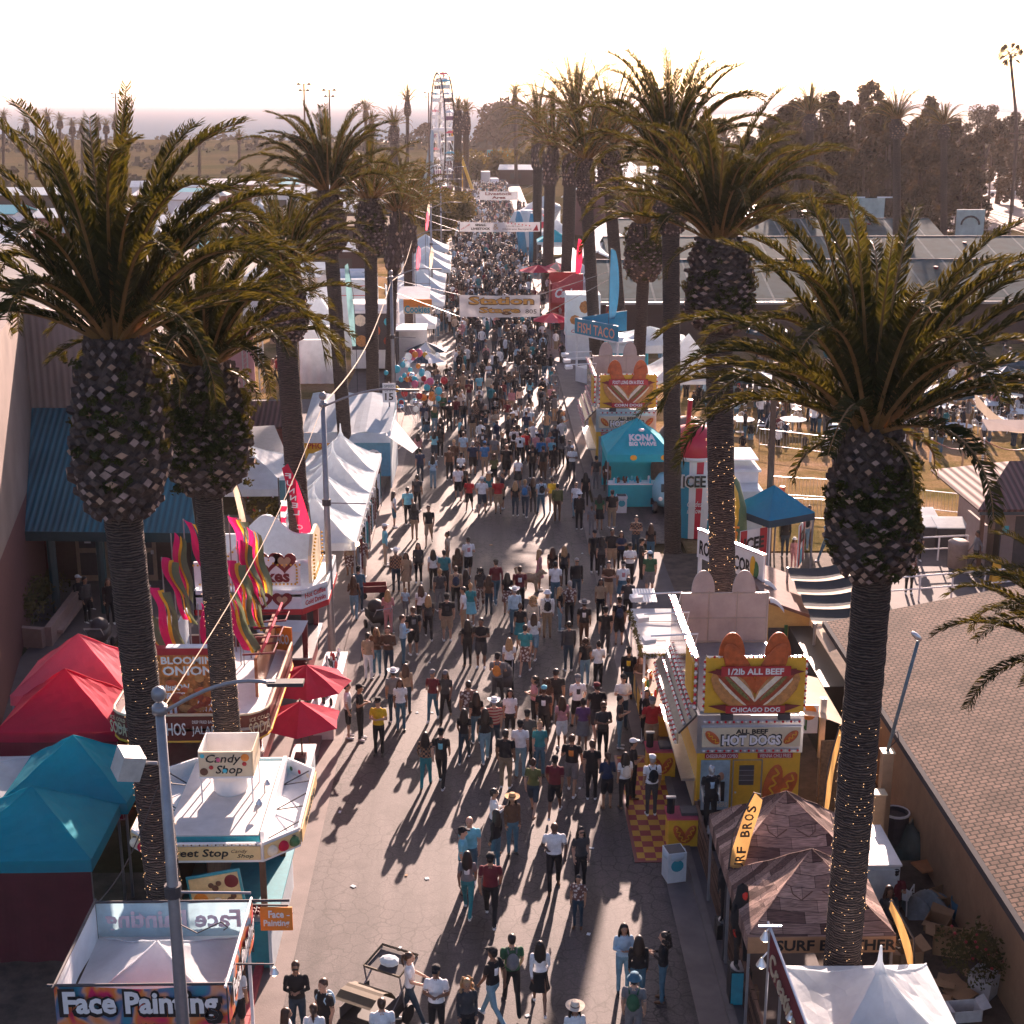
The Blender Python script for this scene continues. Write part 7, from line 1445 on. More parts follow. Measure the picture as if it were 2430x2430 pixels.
# KONA tent
def kona():
    t = tent('pop_up_tent', 'turquoise pop up tent with white lettering at the right kerb', (7.0, 65.1, 0), 3.0, 3.6, 2.45, 3.75, T_KONA, val=.35, p=1.0, sag=.06)
    n = Vector((0, -1.8, 1.3)).normalized(); up = Vector((0, 1.8, 1.3)).normalized(); c = Vector((.15, -1.05, 2.99))
    text('KONA', c + up*.05 + Vector((0, -.05, .04)), (1, 0, 0), up, 1.2, .42, WHITE, t, off=.0, bold=.05, depth=.02); text('BIG WAVE', c - up*.33 + Vector((0, -.05, .04)), (1, 0, 0), up, 1.25, .25, WHITE, t, off=.0, bold=.04, depth=.02)
    part('wave_print', t, lambda b: ([b.ell((x, -1.83, 2.3), (.16, .015, .13), YEL, 8, 5) for x in (-.3, 1.1)], b.ell((.15, -.75, 3.35), (.15, .12, .08), WHITE, 6, 4)))
    c = thing('drinks_counter', 'turquoise drinks counter under the turquoise tent', 'counter', (6.9, 63.5, 0)); part('front', c, lambda b: b.box(-1.3, .9, -.3, .3, 0, 1.05, T_KONA)); part('top', c, lambda b: b.box(-1.35, .95, -.35, .35, 1.05, 1.1, WHITE)); part('back_wall', c, lambda b: b.box(-1.35, 1.2, 3.2, 3.25, 0, 2.3, T_KONA)); part('bottles', c, lambda b: [b.lathe([(.05, 0), (.05, .2), (0, .25)], RR.choice([WHITE, AQUA, BROWN]), (RR.uniform(-1.2, .8), RR.uniform(-.3, .3), 1.1), 6) for _ in range(16)])['kind'] = 'stuff'
    v = thing('vintage_van', 'small pale blue vintage van at the right end of the turquoise tent', 'van', (8.15, 62.8, 0)); PB = mat('pale_blue_car_paint', (.25, .50, .58), .25, .05)
    part('body', v, lambda b: (b.lathe([(0, .3), (.5, .32), (.62, .6), (.62, 1.0), (.5, 1.35), (.35, 1.6), (0, 1.66)], PB, (0, 0, 0), 14, 1, 1.7),), True)
    part('windscreen', v, lambda b: b.box(-.32, .32, -.93, -.82, 1.05, 1.4, mat('dark_glass', (.03, .05, .06), .1)))
    for x in (-.35, .35): part('headlight', v, lambda b: b.ell((x, -.98, .75), (.1, .06, .1), BULB_W, 8, 6))
    for x in (-.55, .55):
        for y in (-.6, .6): w_ = part('wheel', v, lambda b: b.tube([(x-.08, y, .26), (x+.08, y, .26)], .26, BLACK, 12)); part('rim', w_, lambda b: b.tube([(x-.1, y, .26), (x+.1, y, .26)], .14, ALU, 10))
    for i, (x, y, lab) in enumerate([(10.2, 72.5, 'turquoise bar counter nearer, right of the straight palm'), (11.8, 75.5, 'turquoise bar counter farther, under the white lawn tent')]):
        c = thing('drinks_counter', lab, 'counter', (x, y, 0), 0, 'turquoise counters'); f = part('front', c, lambda b: b.box(-1.1, 1.1, -.35, .35, 0, 1.1, T_KONA)); part('top', c, lambda b: b.box(-1.15, 1.15, -.4, .4, 1.1, 1.14, WHITE)); text('KONA' , (0, -.35, .7), (1, 0, 0), (0, 0, 1), .9, .3, WHITE, f, off=.01, bold=.03); part('machines', c, lambda b: (b.box(-.7, -.2, -.2, .2, 1.14, 1.5, DARK), b.box(.2, .8, -.2, .2, 1.14, 1.45, WHITE)))
kona()
tent('peaked_tent', 'white peaked tent on the lawn edge between two trunks', (11.7, 82, 0), 4.6, 4.6, 2.7, 5.0, T_WHITE, val=.2, p=1.4, sag=.12)
tent('peaked_tent', 'white flat tent behind the fish taco trailer', (10.6, 92, 0), 5, 4, 3.0, 3.9, T_WHITE, val=.5, p=1.0)
# fish taco, churro box, red drinks stand, umbrellas
def fish():
    A, B = g('K', 310, 420, 3.4), g('K', 800, 520, 3.4); d = B-A; L = d.length; base = (A+B)/2
    t = thing('fish_taco_stand', 'fish taco stand with blue sign and orange letters', 'food stall', (base.x, base.y, 0), math.atan2(d.y, d.x))
    s = part('sign', t, lambda b: b.slab([(-L/2, 0, 3.3), (L/2, 0, 3.3), (L/2, 0, 4.3), (-L/2, 0, 4.3)], .08, mat('sea_blue_sign', (.015, .22, .36), .5))); text('FISH TACO', (0, 0, 3.75), (1, 0, 0), (0, 0, 1), L*.86, .66, mat('peach_letters', (.70, .36, .22), .5), s, off=.01, bold=.01)
    part('sign_return', t, lambda b: b.slab([(-L/2, 0, 3.35), (-L/2, 0, 4.3), (L*.1, 2.2, 4.9), (L*.1, 2.2, 3.6)], .06, MATS['sea_blue_sign'])); part('body', t, lambda b: (b.box(-L/2, L/2, .1, 2.6, 0, 1.1, WHITE), b.box(-L/2, L/2, 2.5, 2.6, 1.1, 3.3, AQUA), b.box(-L/2, L/2, .0, 2.6, 3.2, 3.3, WHITE)))
    for x in (-L/2+.1, L/2-.1): part('post', t, lambda b: b.box(x-.06, x+.06, .05, .15, 1.1, 3.2, WHITE))
fish()
feather('tall bright blue feather flag above the fish taco stand', (7.9, 91.8, 0), 4.4, 8.9, .62, fabric('sky_blue_cloth', (.03, .13, .24), .3), lean=.05)
t = thing('pastry_booth', 'white boxy booth with pastry pictures behind the fish taco sign', 'booth', (6.9, 101, 0)); s = part('body', t, lambda b: (b.box(-1.2, 1.2, 0, 2.4, 1.9, 4.75, T_BLUEW), b.box(-1.15, 1.15, .1, 2.4, 0, 1.9, WHITE))); part('pastry_picture', s, lambda b: (b.ell((-.6, -.03, 3.0), (.4, .03, .35), BUN, 7, 4), b.ell((.1, -.03, 3.9), (.4, .03, .45), BUN, 6, 4), b.ell((.7, -.03, 3.1), (.3, .03, .3), BUN, 7, 4))); text('CHURROS', (0, 0, 2.2), (1, 0, 0), (0, 0, 1), 1.7, .22, REDP, s, off=.02, bold=.02)
t = thing('burger_sign', 'orange burger sign on the right of the pastry booth', 'sign', (9.0, 101, 0)); s = part('board', t, lambda b: b.box(-.5, .5, 0, .1, 2.6, 4.0, REDD)); part('burger_picture', s, lambda b: b.ell((0, -.05, 3.5), (.4, .04, .3), ORG, 10, 6)); part('post', t, lambda b: b.box(-.05, .05, .02, .1, 0, 2.6, GREY))
def carico():
    t = thing('red_drinks_stand', 'tall red stand with white script lettering at the right kerb', 'food stall', (6.5, 115, 0))
    s = part('body', t, lambda b: (b.box(-1.3, 1.3, 0, 3, 0, 1.1, REDP), b.slab([(-1.3, 0, 2.3), (1.3, 0, 2.3), (1.3, 0, 4.6), (.5, 0, 4.6), (-.5, 0, 4.0), (-1.3, 0, 3.8)], .1, mat('stand_red', (.50, .06, .08), .5)), b.box(-1.3, -1.2, 0, 3, 1.1, 3.8, REDP), b.box(-1.3, 1.3, 2.9, 3, 1.1, 4.4, REDP))); text('Carico', (.1, 0, 3.1), (1, 0, .06), (0, 0, 1), 2.1, .75, WHITE, s, off=.02, shear=.25, bold=.04)
carico()
umbrella('market_umbrella', 'pale red striped umbrella at the kerb in front of the pastry booth', (4.9, 106, 0), 1.5, 2.8, [T_RED, T_PINK], 'red striped umbrellas at the right kerb'); umbrella('market_umbrella', 'pinkish striped umbrella past the red script stand', (5.0, 137, 0), 1.9, 2.9, [T_PINK, T_RED], 'red striped umbrellas at the right kerb'); umbrella('market_umbrella', 'second pinkish umbrella right of the first past the red stand', (6.9, 139, 0), 1.7, 2.9, [T_PINK, T_CREAM], 'red striped umbrellas at the right kerb')
feather('red and white flag flying above the red script stand', (7.3, 117, 0), 4.2, 7.2, .5, T_RED, lean=.2); feather('white flag beside the red one above the script stand', (7.0, 118, 0), 4.0, 6.4, .4, T_WHITE, lean=.1)
for i, (x, lean) in enumerate([(4.4, -.5), (5.3, .0)]):
    t = thing('inflatable_tube', ['slanting blue inflatable tube at the right side of the road', 'upright blue inflatable tube right of the slanting one'][i], 'inflatable', (x, 168-i*3, 0), 0, 'blue inflatable tubes'); part('tube', t, lambda b: b.tube([(0, 0, 0), (lean*.4, 0, 2.4), (lean, 0, 4.7), (lean*1.1, 0, 5.6)], [.55-.15*i, .5-.15*i, .45-.1*i, .2], mat('inflatable_blue', (.04, .25, .40), .4, .1), 12), True)
t = thing('ticket_booth', 'small blue and white roofed booth in the middle right of the far street', 'booth', (5.3, 182, 0)); part('body', t, lambda b: (b.box(-1.4, 1.4, 0, 2.5, 0, 3.2, T_BLUEW), b.box(-1.45, 1.45, -.05, 2.5, 2.3, 3.2, REDD))); part('roof', t, lambda b: b.lathe([(2.3, 3.2), (1.7, 4.4), (1.2, 4.6), (0, 4.65)], T_BLUEW, (0, 1.2, 0), 4))
tent('vendor_tent', 'blue and white striped canopy tent past the pinkish umbrellas', (7.6, 160, 0), 3.8, 3.6, 3.0, 4.2, T_KONA, mv=T_WHITE)
for i, (x, y, w_, m) in enumerate([(8.5, 128, 4, T_WHITE), (9.5, 142, 5, T_BLUEW), (8.6, 176, 4, T_WHITE), (6.5, 196, 4, T_PINK), (6.8, 208, 4, T_WHITE), (8.8, 220, 5, T_BLUEW)]):
    tent('vendor_tent', LBL[i] + ' far vendor tent along the right pavement', (x, y, 0), w_, w_, 2.6, 4.0, m, val=.3, p=1.2, walls='f', group='far vendor tents at the right pavement')
# banners over the street
def street_banner(Y, z0, z1, x0, x1, lab, fn, sag=.05):
    t = thing('street_banner', lab, 'banner', ((x0+x1)/2, Y, z0), 0, 'banners hung across the street'); W_ = x1-x0; H_ = z1-z0
    c = part('cloth', t, lambda b: b.grid(lambda u, v: ((u-.5)*W_, .06*math.sin(u*11), H_*v - sag*math.sin(math.pi*u)), 24, 3, fabric('banner_vinyl', (.50, .50, .52), .12)))
    part('ropes', t, lambda b: [b.tube([(sx*W_/2, 0, H_*q), (sx*7.6 - (x0+x1)/2, 0, H_+.9+q*.5)], .02, GREY, 4) for sx in (-1, 1) for q in (0, 1)]); fn(c, W_, H_)
def bn1(c, W_, H_):
    GO = mat('gold_letters', (.62, .32, .06), .5); BR = mat('brown_letter_edge', (.10, .045, .02), .5)
    otext('Station', (.1, -.09, H_*.74), (1, 0, 0), (0, 0, 1), W_*.80, H_*.33, GO, BR, c, .0, .05, .03); otext('Stage', (-.0, -.09, H_*.27), (1, 0, 0), (0, 0, 1), W_*.50, H_*.30, GO, BR, c, .0, .05, .03); text('805', (W_*.39, -.09, H_*.24), (1, 0, 0), (0, 0, 1), W_*.14, H_*.2, DARK, c, off=.01)
def bn2(c, W_, H_):
    text('SMALL', (-W_*.24, -.09, H_*.70), (1, 0, 0), (0, 0, 1), W_*.14, H_*.26, DARK, c, off=.01, bold=.05); text('LIVESTOCK', (-W_*.24, -.09, H_*.30), (1, 0, 0), (0, 0, 1), W_*.24, H_*.26, DARK, c, off=.01, bold=.05); text('WELCOME', (-W_*.43, -.09, H_*.5), (1, 0, .6), (-.3, 0, 1), W_*.13, H_*.15, REDP, c, off=.01, bold=.02)
    text('&', (-W_*.05, -.09, H_*.5), (1, 0, 0), (0, 0, 1), W_*.07, H_*.6, TAN, c, off=.01); text("Uncle Leo's", (W_*.18, -.09, H_*.58), (1, 0, 0), (0, 0, 1), W_*.2, H_*.2, DARK, c, off=.01); text('Childrens Barnyard', (W_*.21, -.09, H_*.24), (1, 0, 0), (0, 0, 1), W_*.36, H_*.2, DARK, c, off=.01, bold=.02)
    part('printed_mark', c, lambda b: (b.slab([(W_*.41, -.1, H_*.08), (W_*.48, -.1, H_*.08), (W_*.46, -.1, H_*.75)], .01, REDP), [b.ell((W_*(.1+.045*i), -.1, H_*(.9-.06*i*.8)), (.07, .01, .07), REDP, 6, 4) for i in range(7)]))
def bn3(c, W_, H_): text('Livestock', (0, -.09, H_*.72), (1, 0, 0), (0, 0, 1), W_*.70, H_*.36, REDD, c, off=.01, bold=.03); text('Area', (0, -.09, H_*.28), (1, 0, 0), (0, 0, 1), W_*.36, H_*.30, REDD, c, off=.01, bold=.05)
street_banner(89, 5.0, 6.35, -1.62, 3.36, 'white banner with gold western letters, nearest across the street', bn1); A, B = a('L', 200, 480, 140), a('L', 1118, 485, 140); A2 = a('L', 200, 372, 140); street_banner(140, A.z, A2.z, A.x, B.x, 'white banner about small livestock, second across the street', bn2)
A, B, A2 = a('L', 425, 118, 188), a('L', 865, 118, 188), a('L', 425, 18, 188); street_banner(188, A.z, A2.z, A.x, B.x, 'white banner with red livestock lettering, farthest across the street', bn3)
# ferris wheel seen nearly edge on
def ferris():
    Y = 285; T, Bm = a('P', 1048, 172, Y), a('P', 1048, 425, Y); Rr = (T.z-1.5)/2; c = 1.5+Rr
    t = thing('ferris_wheel', 'white ferris wheel seen nearly edge on above the far street', 'ferris wheel', (T.x, Y, 0), R(9.5))
    HUBX = .95; BLr = mat('faded_blue_steel', (.35, .45, .52), .5); DRR = mat('dark_steel', (.06, .05, .06), .5)
    def P(sx, k, r): return Vector((sx*HUBX*.9, r*math.cos(k), c + r*math.sin(k)))
    N = 18
    for sx in (-1, 1): part('rim', t, lambda b: (b.tube([P(sx, 2*math.pi*i/48, Rr) for i in range(49)], .15, DRR, 5, False), b.tube([P(sx, 2*math.pi*i/48, Rr*.86) for i in range(49)], .09, WHITE, 4, False)))
    part('spokes', t, lambda b: [b.tube([P(sx, 2*math.pi*i/N, .6), P(sx, 2*math.pi*i/N, Rr)], .06, WHITE, 4) for i in range(N) for sx in (-1, 1)] + [b.tube([P(-1, 2*math.pi*i/N, Rr), P(1, 2*math.pi*i/N, Rr)], .12, WHITE, 4) for i in range(N)] + [b.tube([P(-1, 2*math.pi*i/N, Rr*q), P(1, 2*math.pi*(i+1)/N, Rr*q)], .04, WHITE, 4) for i in range(N) for q in (.3, .6, .86)])
    part('hub', t, lambda b: b.tube([(-1.8, 0, c), (1.8, 0, c)], .55, WHITE, 10))
    for i in range(N):
        q = P(0, 2*math.pi*i/N, Rr) - Vector((0, 0, 1.0)); q.x = 0
        gd = part('gondola', t, lambda b: (b.box(q.x-.75, q.x+.75, q.y-.7, q.y+.7, q.z-.6, q.z+.15, [mat('mauve_tub', (.25, .14, .22), .4), WHITE, T_BLUEW, mat('dark_tub', (.08, .07, .10), .4)][i % 4]), b.lathe([(1.0, 0), (.5, .35), (0, .5)], [WHITE, T_PINK, AQUA, WHITE][i % 4], (q.x, q.y, q.z+.75), 8), b.tube([(q.x, q.y, q.z), (q.x, q.y, q.z+1.1)], .06, WHITE, 4)))
    for s in (-1, 1):
        for d in (-1, 1): part('support_leg', t, lambda b: b.tube([(s*1.9, 0, c), (s*(2.6 + (2.6 if s > 0 else .6)), d*6.5, 0)], .3, YEL if s > 0 else BLr, 6))
ferris()
# round dark tree by the far street
def crown_tree(label, loc, h, r, n, m=BUSH, seed=1, s=.35, group=None, trunk_h=None, lobes=9, name='tree'):
    t = thing(name, label, 'tree', loc, 0, group); rr = random.Random(seed); th = trunk_h or h*.45
    LB = [(Vector((rr.gauss(0, r*.42), rr.gauss(0, r*.42), h - r*.55 + rr.uniform(-.6, .45)*r*(1 if h < 3*r else 1.6))), r*rr.uniform(.3, .55)) for _ in range(lobes)]
    part('trunk', t, lambda b: (b.tube([(0, 0, -.5), (r*.05, 0, th*.6), (0, 0, th*1.15)], [h*.028+.08, h*.02+.06, h*.014+.04], BARK, 8), [b.tube([(0, 0, th*.8), c*.5 + Vector((0, 0, th*.45)), c], [h*.012+.03, h*.008+.02, .03], BARK, 5) for c, q in LB]), True)
    part('crown', t, lambda b: [leafclump(b, rr, c, q, n, s, m) for c, q in LB]); return t
crown_tree('round dense dark tree on the left pavement before the far banner', (-5.2, 182, 0), 6.4, 3.6, 500, BUSH, 3, .22, trunk_h=2, lobes=16)
# ================================================================ eucalyptus grove and distance
rg = random.Random(21)
GR = [(1850, 245, 178, 11), (1880, 228, 205, 13), (1925, 218, 232, 14), (1968, 205, 196, 15), (2010, 230, 238, 13), (2050, 240, 210, 12), (2075, 185, 243, 12), (2095, 225, 190, 14), (2140, 262, 236, 13), (2180, 270, 214, 13), (2215, 222, 248, 9), (2250, 275, 205, 12), (2290, 290, 238, 12), (2330, 246, 330, 14), (2345, 290, 226, 11), (2385, 278, 262, 11), (2425, 262, 300, 13), (2470, 280, 250, 12), (2110, 300, 178, 9), (2200, 330, 180, 9), (2290, 345, 195, 9), (1900, 300, 175, 9), (1985, 290, 178, 10), (2060, 310, 172, 9)]
GD = ['reddish', 'ragged topped', 'broad', 'tall', 'thin crowned', 'leaning', 'open crowned', 'dense']
for i, (x, yt, Y, w_) in enumerate(GR):
    p = a('P', x, yt, Y); k = math.hypot(Y, 18)/F; h = p.z; r = max(3.6, w_*4.4*k*.9)
    t = thing('eucalyptus_tree', f"{GD[i % 8]} eucalyptus, {'tall top ' if h > 17 else 'lower '}{['left end', 'left part', 'middle', 'right part', 'right end'][min(4, i*5//24) if i < 18 else [2, 3, 3, 0, 1, 1][i-18]]} of the grove, {LBL[i % 10]} there", 'tree', (p.x, Y, -.1), 0, 'eucalyptus grove')
    LB = []
    nl = 26 if h > 15 else 17
    for j in range(nl):
        f = (j+.5)/nl; z = h*(.16 + .84*f) - 1.0; rad = r*(.95 - .55*f**2)
        LB.append((Vector((rg.gauss(0, rad*.55), rg.gauss(0, rad*.5), z)), r*rg.uniform(.26, .5)*(1.1-.4*f)))
    part('trunk', t, lambda b: (b.tube([(0, 0, -.5), (rg.uniform(-1, 1), 0, h*.4), (rg.uniform(-1, 1), 0, h*.9)], [.55, .38, .12], BARK, 7), [b.tube([(0, 0, c.z*.55), c*.6 + Vector((0, 0, c.z*.25)), c], [.2, .13, .05], BARK, 4) for c, q in LB[::2]]), True)
    part('crown', t, lambda b: [leafclump(b, rg, c, q, 230, .36, EUCA) for c, q in LB])
crown_tree('big spreading cypress silhouette on the far dunes beyond the street end', tuple(a('P', 1195, 350, 520))[:2]+(0,), 15, 9, 420, EUCA, 5, .9, trunk_h=6, lobes=22)
crown_tree('small rounded tree on the dunes left of the cypress', tuple(a('P', 1003, 310, 560))[:2]+(2,), 7, 3.5, 160, EUCA, 6, .6, trunk_h=2)
for i, (x, yb, Y, h, r) in enumerate([(1120, 370, 330, 6, 5), (1150, 365, 350, 5, 5), (1180, 372, 335, 6.5, 6), (1215, 362, 345, 6, 5), (1250, 370, 340, 6, 5), (1330, 330, 420, 8, 7), (900, 372, 330, 5, 5), (840, 378, 300, 5, 5), (780, 372, 320, 5, 5), (1020, 380, 330, 5, 4), (1480, 340, 380, 8, 7), (1560, 335, 400, 7, 7)]):
    p = a('P', x, yb, Y); crown_tree(LBL[i % 10] + (' hazy bush' if i < 10 else ' broad hazy tree') + ' of the line beyond the street end', (p.x, Y, 0), h, r, 170, BUSH, 40+i, .55, 'hazy trees beyond the street end', trunk_h=2, lobes=8)
def tallpalm():
    Y = 240; pts = [a('P', *q, Y) for q in ((2396, 560), (2403, 470), (2409, 380), (2412, 280), (2406, 220), (2401, 170), (2398, 130))]; o = Vector((pts[0].x, Y, 0))
    t = thing('fan_palm', 'very tall thin wavy fan palm at the right edge of the sky', 'palm tree', o)
    part('trunk', t, lambda b: b.tube([Vector((0, 0, -.2))] + [p - o for p in pts], [.32, .3, .3, .28, .26, .24, .24, .2], BARK, 7), True)
    def cr(b):
        c = pts[-1] - o
        for i in range(34):
            az = rg.uniform(0, 6.28); el = rg.uniform(-.9, 1.2); d = Vector((math.cos(az)*math.cos(el), math.sin(az)*math.cos(el), math.sin(el))); q = c + d*1.1; b.tube([c, q], .04, RACH, 3)
            s_ = d.orthogonal().normalized(); u = d.cross(s_)
            for j in range(9): f = -1.1 + 2.2*j/8; e = (d*math.cos(f) + s_*math.sin(f)).normalized(); b.add([q, q + e*.75 + u*.07, q + e*1.1 - Vector((0, 0, .2)), q + e*.75 - u*.07], [(0, 1, 2, 3)], EUCA)
    part('crown', t, cr)
tallpalm()
def pole(label, Y, px_t, px_b, r=.12, arms=(), lamps=0, grp='utility poles at right'):
    T, Bm = a('P', *px_t, Y), a('P', *px_b, Y); o = Vector((Bm.x, Y, 0)); t = thing('utility_pole', label, 'pole', o, 0, grp); part('pole', t, lambda b: b.tube([(0, 0, 0), T - o], [r*1.2, r*.8], mat('weathered_pole', (.13, .085, .065), .9), 6))
    for k, z in enumerate(arms): part('crossarm', t, lambda b: b.box(T.x-o.x-.9, T.x-o.x+.9, -.06, .06, T.z-z-.08, T.z-z+.08, MATS['weathered_pole']))
    for k in range(lamps):
        dx = (-.7, .7, -.5, .5)[k]; dz = (0, 0, -.8, -.8)[k]; part('floodlight', t, lambda b: (b.lathe([(.08, .3), (.32, 0), (0, 0)], CHAR, (T.x-o.x+dx, -.1, T.z-.1+dz), 8), b.box(min(0, dx)+T.x-o.x, max(0, dx)+T.x-o.x, -.04, .04, T.z+dz-.0, T.z+dz+.07, CHAR)))
    return t
pole('tan pole on the lawn edge between the big right palms', 56.0, (1840, 860), (1821, 1315), .13, grp='poles')
pole('utility pole by the railway with small lamp', 200, (2332, 390), (2322, 570), .16, (.6,)); pole('utility pole at the left of the car park', 235, (2352, 370), (2346, 500), .16, ())
pole('dark utility pole by the level crossing', 175, (2415, 300), (2394, 570), .16, (.8, 1.6))
pole('floodlight pole by the beach palms at far left', 300, (274, 222), (277, 400), .2, (), 4, 'floodlight poles'); pole('floodlight pole, left one above the double palms', 200, (721, 200), (724, 420), .14, (), 4, 'floodlight poles'); pole('floodlight pole, right one above the double palms', 200, (781, 214), (783, 420), .14, (), 4, 'floodlight poles'); pole('floodlight pole left of the ferris wheel', 280, (1017, 220), (1019, 425), .16, (), 3, 'floodlight poles'); pole('floodlight pole among the beach palms', 330, (170, 280), (172, 380), .2, (), 2, 'floodlight poles')
# long low show buildings
def saw(label, y, x0, x1, z0, z1, ya, yb, grp='long panelled roof buildings'):
    t = thing('exhibition_building', label, 'building', ((x0+x1)/2, y, 0), 0, grp); hw = (x1-x0)/2
    part('wall', t, lambda b: b.box(-hw+.3, hw-.3, ya+.5, yb-.5, 0, z0-.05, mat('brown_wall', (.05, .03, .03), .95)))
    part('roof', t, lambda b: (b.slab([(-hw, ya, z0), (hw, ya, z0), (hw, 0, z1), (-hw, 0, z1)], .15, SOLAR), b.slab([(-hw, .01, z1), (hw, .01, z1), (hw, yb, z0), (-hw, yb, z0)], .15, SOLAR))); part('ridge', t, lambda b: b.box(-hw, hw, -.08, .08, z1-.02, z1+.04, CONC))
    part('gutter', t, lambda b: b.box(-hw, hw, ya-.15, ya, z0-.22, z0-.02, GREY))
    for x in range(int(-hw)+3, int(hw)-2, 6): part('roof_vent', t, lambda b: b.tube([(x, -2.0, z1-1.0), (x, -2.0, z1-.35)], .2, REDD, 8))
    return t
saw('nearest long grey green panelled roof behind the beer garden', 116, 8.5, 47, 3.4, 5.6, -8.5, 8.5); saw('middle long grey green panelled roof', 136, 11, 52, 3.4, 5.6, -9.5, 9.5); saw('farthest long grey green panelled roof', 157, 14, 48, 3.4, 5.6, -9.5, 9.5)
t = thing('ribbed_roof_building', 'brick building with sunlit white ribbed roof before the grove', 'building', (35.5, 174, 0)); part('wall', t, lambda b: b.box(-8, 6.5, 0, 12, 0, 3.4, BRICKR)); part('roof', t, lambda b: b.slab([(-8.3, -.4, 3.45), (6.9, -.4, 3.45), (4.0, 10, 5.2), (-8.3, 10, 5.2)], .12, ROOFW)); part('roof_unit', t, lambda b: b.box(-6.5, -4.5, 3, 5, 4.0, 5.4, mat('blue_grey_unit', (.3, .33, .38), .6)))
t = thing('billboard', 'white billboard on legs with lamps behind the panelled roofs', 'billboard', tuple(a('C', 1042, 1030, 165))[:2]+(0,)); part('board', t, lambda b: b.box(-1.9, 1.9, 0, .15, 3.3, 7.2, mat('pale_board', (.45, .52, .48), .6, .25, .8))); part('legs', t, lambda b: [b.box(x-.08, x+.08, 0, .12, 0, 3.3, WHITE) for x in (-1.3, 1.3)]); part('lamp_bar', t, lambda b: [b.box(x-.9, x+.9, -1.2, -1.0, 7.3, 7.45, T_WHITE) for x in (-1.6, 1.6)])
t = thing('round_sign_board', 'pale board with dark arch emblem beside the railway', 'sign', tuple(a('C', 1620, 1110, 175))[:2]+(0,)); s = part('board', t, lambda b: b.box(-1.7, 1.7, 0, .2, 2.0, 5.2, mat('pale_board', None))); part('emblem', s, lambda b: b.tube([(1.1*math.cos(k), -.05, 3.4+1.0*math.sin(k)) for k in [math.pi*i/10 for i in range(11)]], .12, DARK, 5)); part('post', t, lambda b: b.box(-.2, .2, .02, .18, 0, 2.0, GREY))
BRN = [('large white barn roof hall behind the right palms', 20, 222, 12, 46, 5, 8.5, 'L'), ('long white wall shed right of the far street', 13, 150, 5, 40, 3.6, 4.8, 'L')]
for lab, x, y, w_, L_, z0, z1, _ in BRN:
    t = thing('show_barn', lab, 'building', (x, y, 0), R(-8), 'white show barns'); part('wall', t, lambda b: (b.box(-w_/2, w_/2, -L_/2, L_/2, 0, z0, mat('red_brown_wall', (.16, .08, .075), .9)), )); part('roof', t, lambda b: (b.slab([(-w_/2-.4, -L_/2, z0), (0, -L_/2, z1), (0, L_/2, z1), (-w_/2-.4, L_/2, z0)][::-1], .15, T_WHITE), b.slab([(.01, -L_/2, z1), (w_/2+.4, -L_/2, z0), (w_/2+.4, L_/2, z0), (.01, L_/2, z1)], .15, T_WHITE)))
    part('clerestory_windows', t, lambda b: [b.box(-w_/2-.03, -w_/2, -L_/2+2+k*2.2, -L_/2+3.2+k*2.2, z0-1.1, z0-.4, DARK) for k in range(int(L_/2.2)-1)])
rb = random.Random(31)
def shed(label, x, y, w_, d, h, roofm, wallm, rz=0, grp='low fairground buildings at left', pitch=.9):
    t = thing('fair_building', label, 'building', (x, y, 0), rz, grp); part('wall', t, lambda b: b.box(-w_/2, w_/2, -d/2, d/2, 0, h, wallm)); part('roof', t, lambda b: (b.slab([(-w_/2-.3, -d/2-.3, h+.02), (w_/2+.3, -d/2-.3, h+.02), (w_/2+.3, 0, h+pitch), (-w_/2-.3, 0, h+pitch)], .1, roofm), b.slab([(-w_/2-.3, .01, h+pitch), (w_/2+.3, .01, h+pitch), (w_/2+.3, d/2+.3, h+.02), (-w_/2-.3, d/2+.3, h+.02)], .1, roofm)))
    part('window', t, lambda b: b.box(-w_*.3, -w_*.1, -d/2-.03, -d/2, h*.4, h*.75, DARK)); part('window', t, lambda b: b.box(w_*.1, w_*.3, -d/2-.03, -d/2, h*.4, h*.75, DARK))
RT, BRW, BLW = MATS['teal_roof_side'], MATS['brown_wall'], T_BLUEW
for i, (x, y, w_, d, h, rm, wm, lab) in enumerate([(-26, 132, 9, 7, 3.2, RT, WHITE, 'teal roofed building behind the second palm crown'), (-37, 178, 12, 8, 3.6, T_WHITE, BRW, 'white roofed building seen over the nearest palm crown'), (-58, 150, 16, 8, 3.2, RT, BRW, 'teal roofed building at the far left edge'), (-52, 195, 14, 8, 3.2, T_WHITE, BRICKR, 'white roofed brick building at far left'), (-30, 238, 14, 8, 3.4, T_WHITE, WHITE, 'small white building below the dunes'),
    (-22, 205, 10, 6, 3, T_BLUEW, BRW, 'pale blue roofed shed left of the street palms'), (-72, 235, 20, 9, 3.6, T_BLUEW, BRW, 'long pale roofed shed by the row of beach palms'), (-16, 152, 7, 6, 3, T_WHITE, BRW, 'white roofed kiosk behind the fourth palm'), (-20, 262, 14, 7, 3.5, T_WHITE, WHITE, 'white hall at the foot of the ferris wheel'), (-48, 272, 16, 7, 3.0, ROOFW, BRICKR, 'low brick shed with ribbed roof near the dunes'), (-14, 178, 5, 6, 3.4, TAN, BRW, 'tan kiosk behind the street palms at left')]):
    shed(lab, x, y, w_, d, h, rm, wm, rb.uniform(-.1, .1))
CNM = ['white', 'teal', 'pale blue', 'ribbed white', 'grey']; CMT = [T_WHITE, RT, T_BLUEW, ROOFW, GREY]
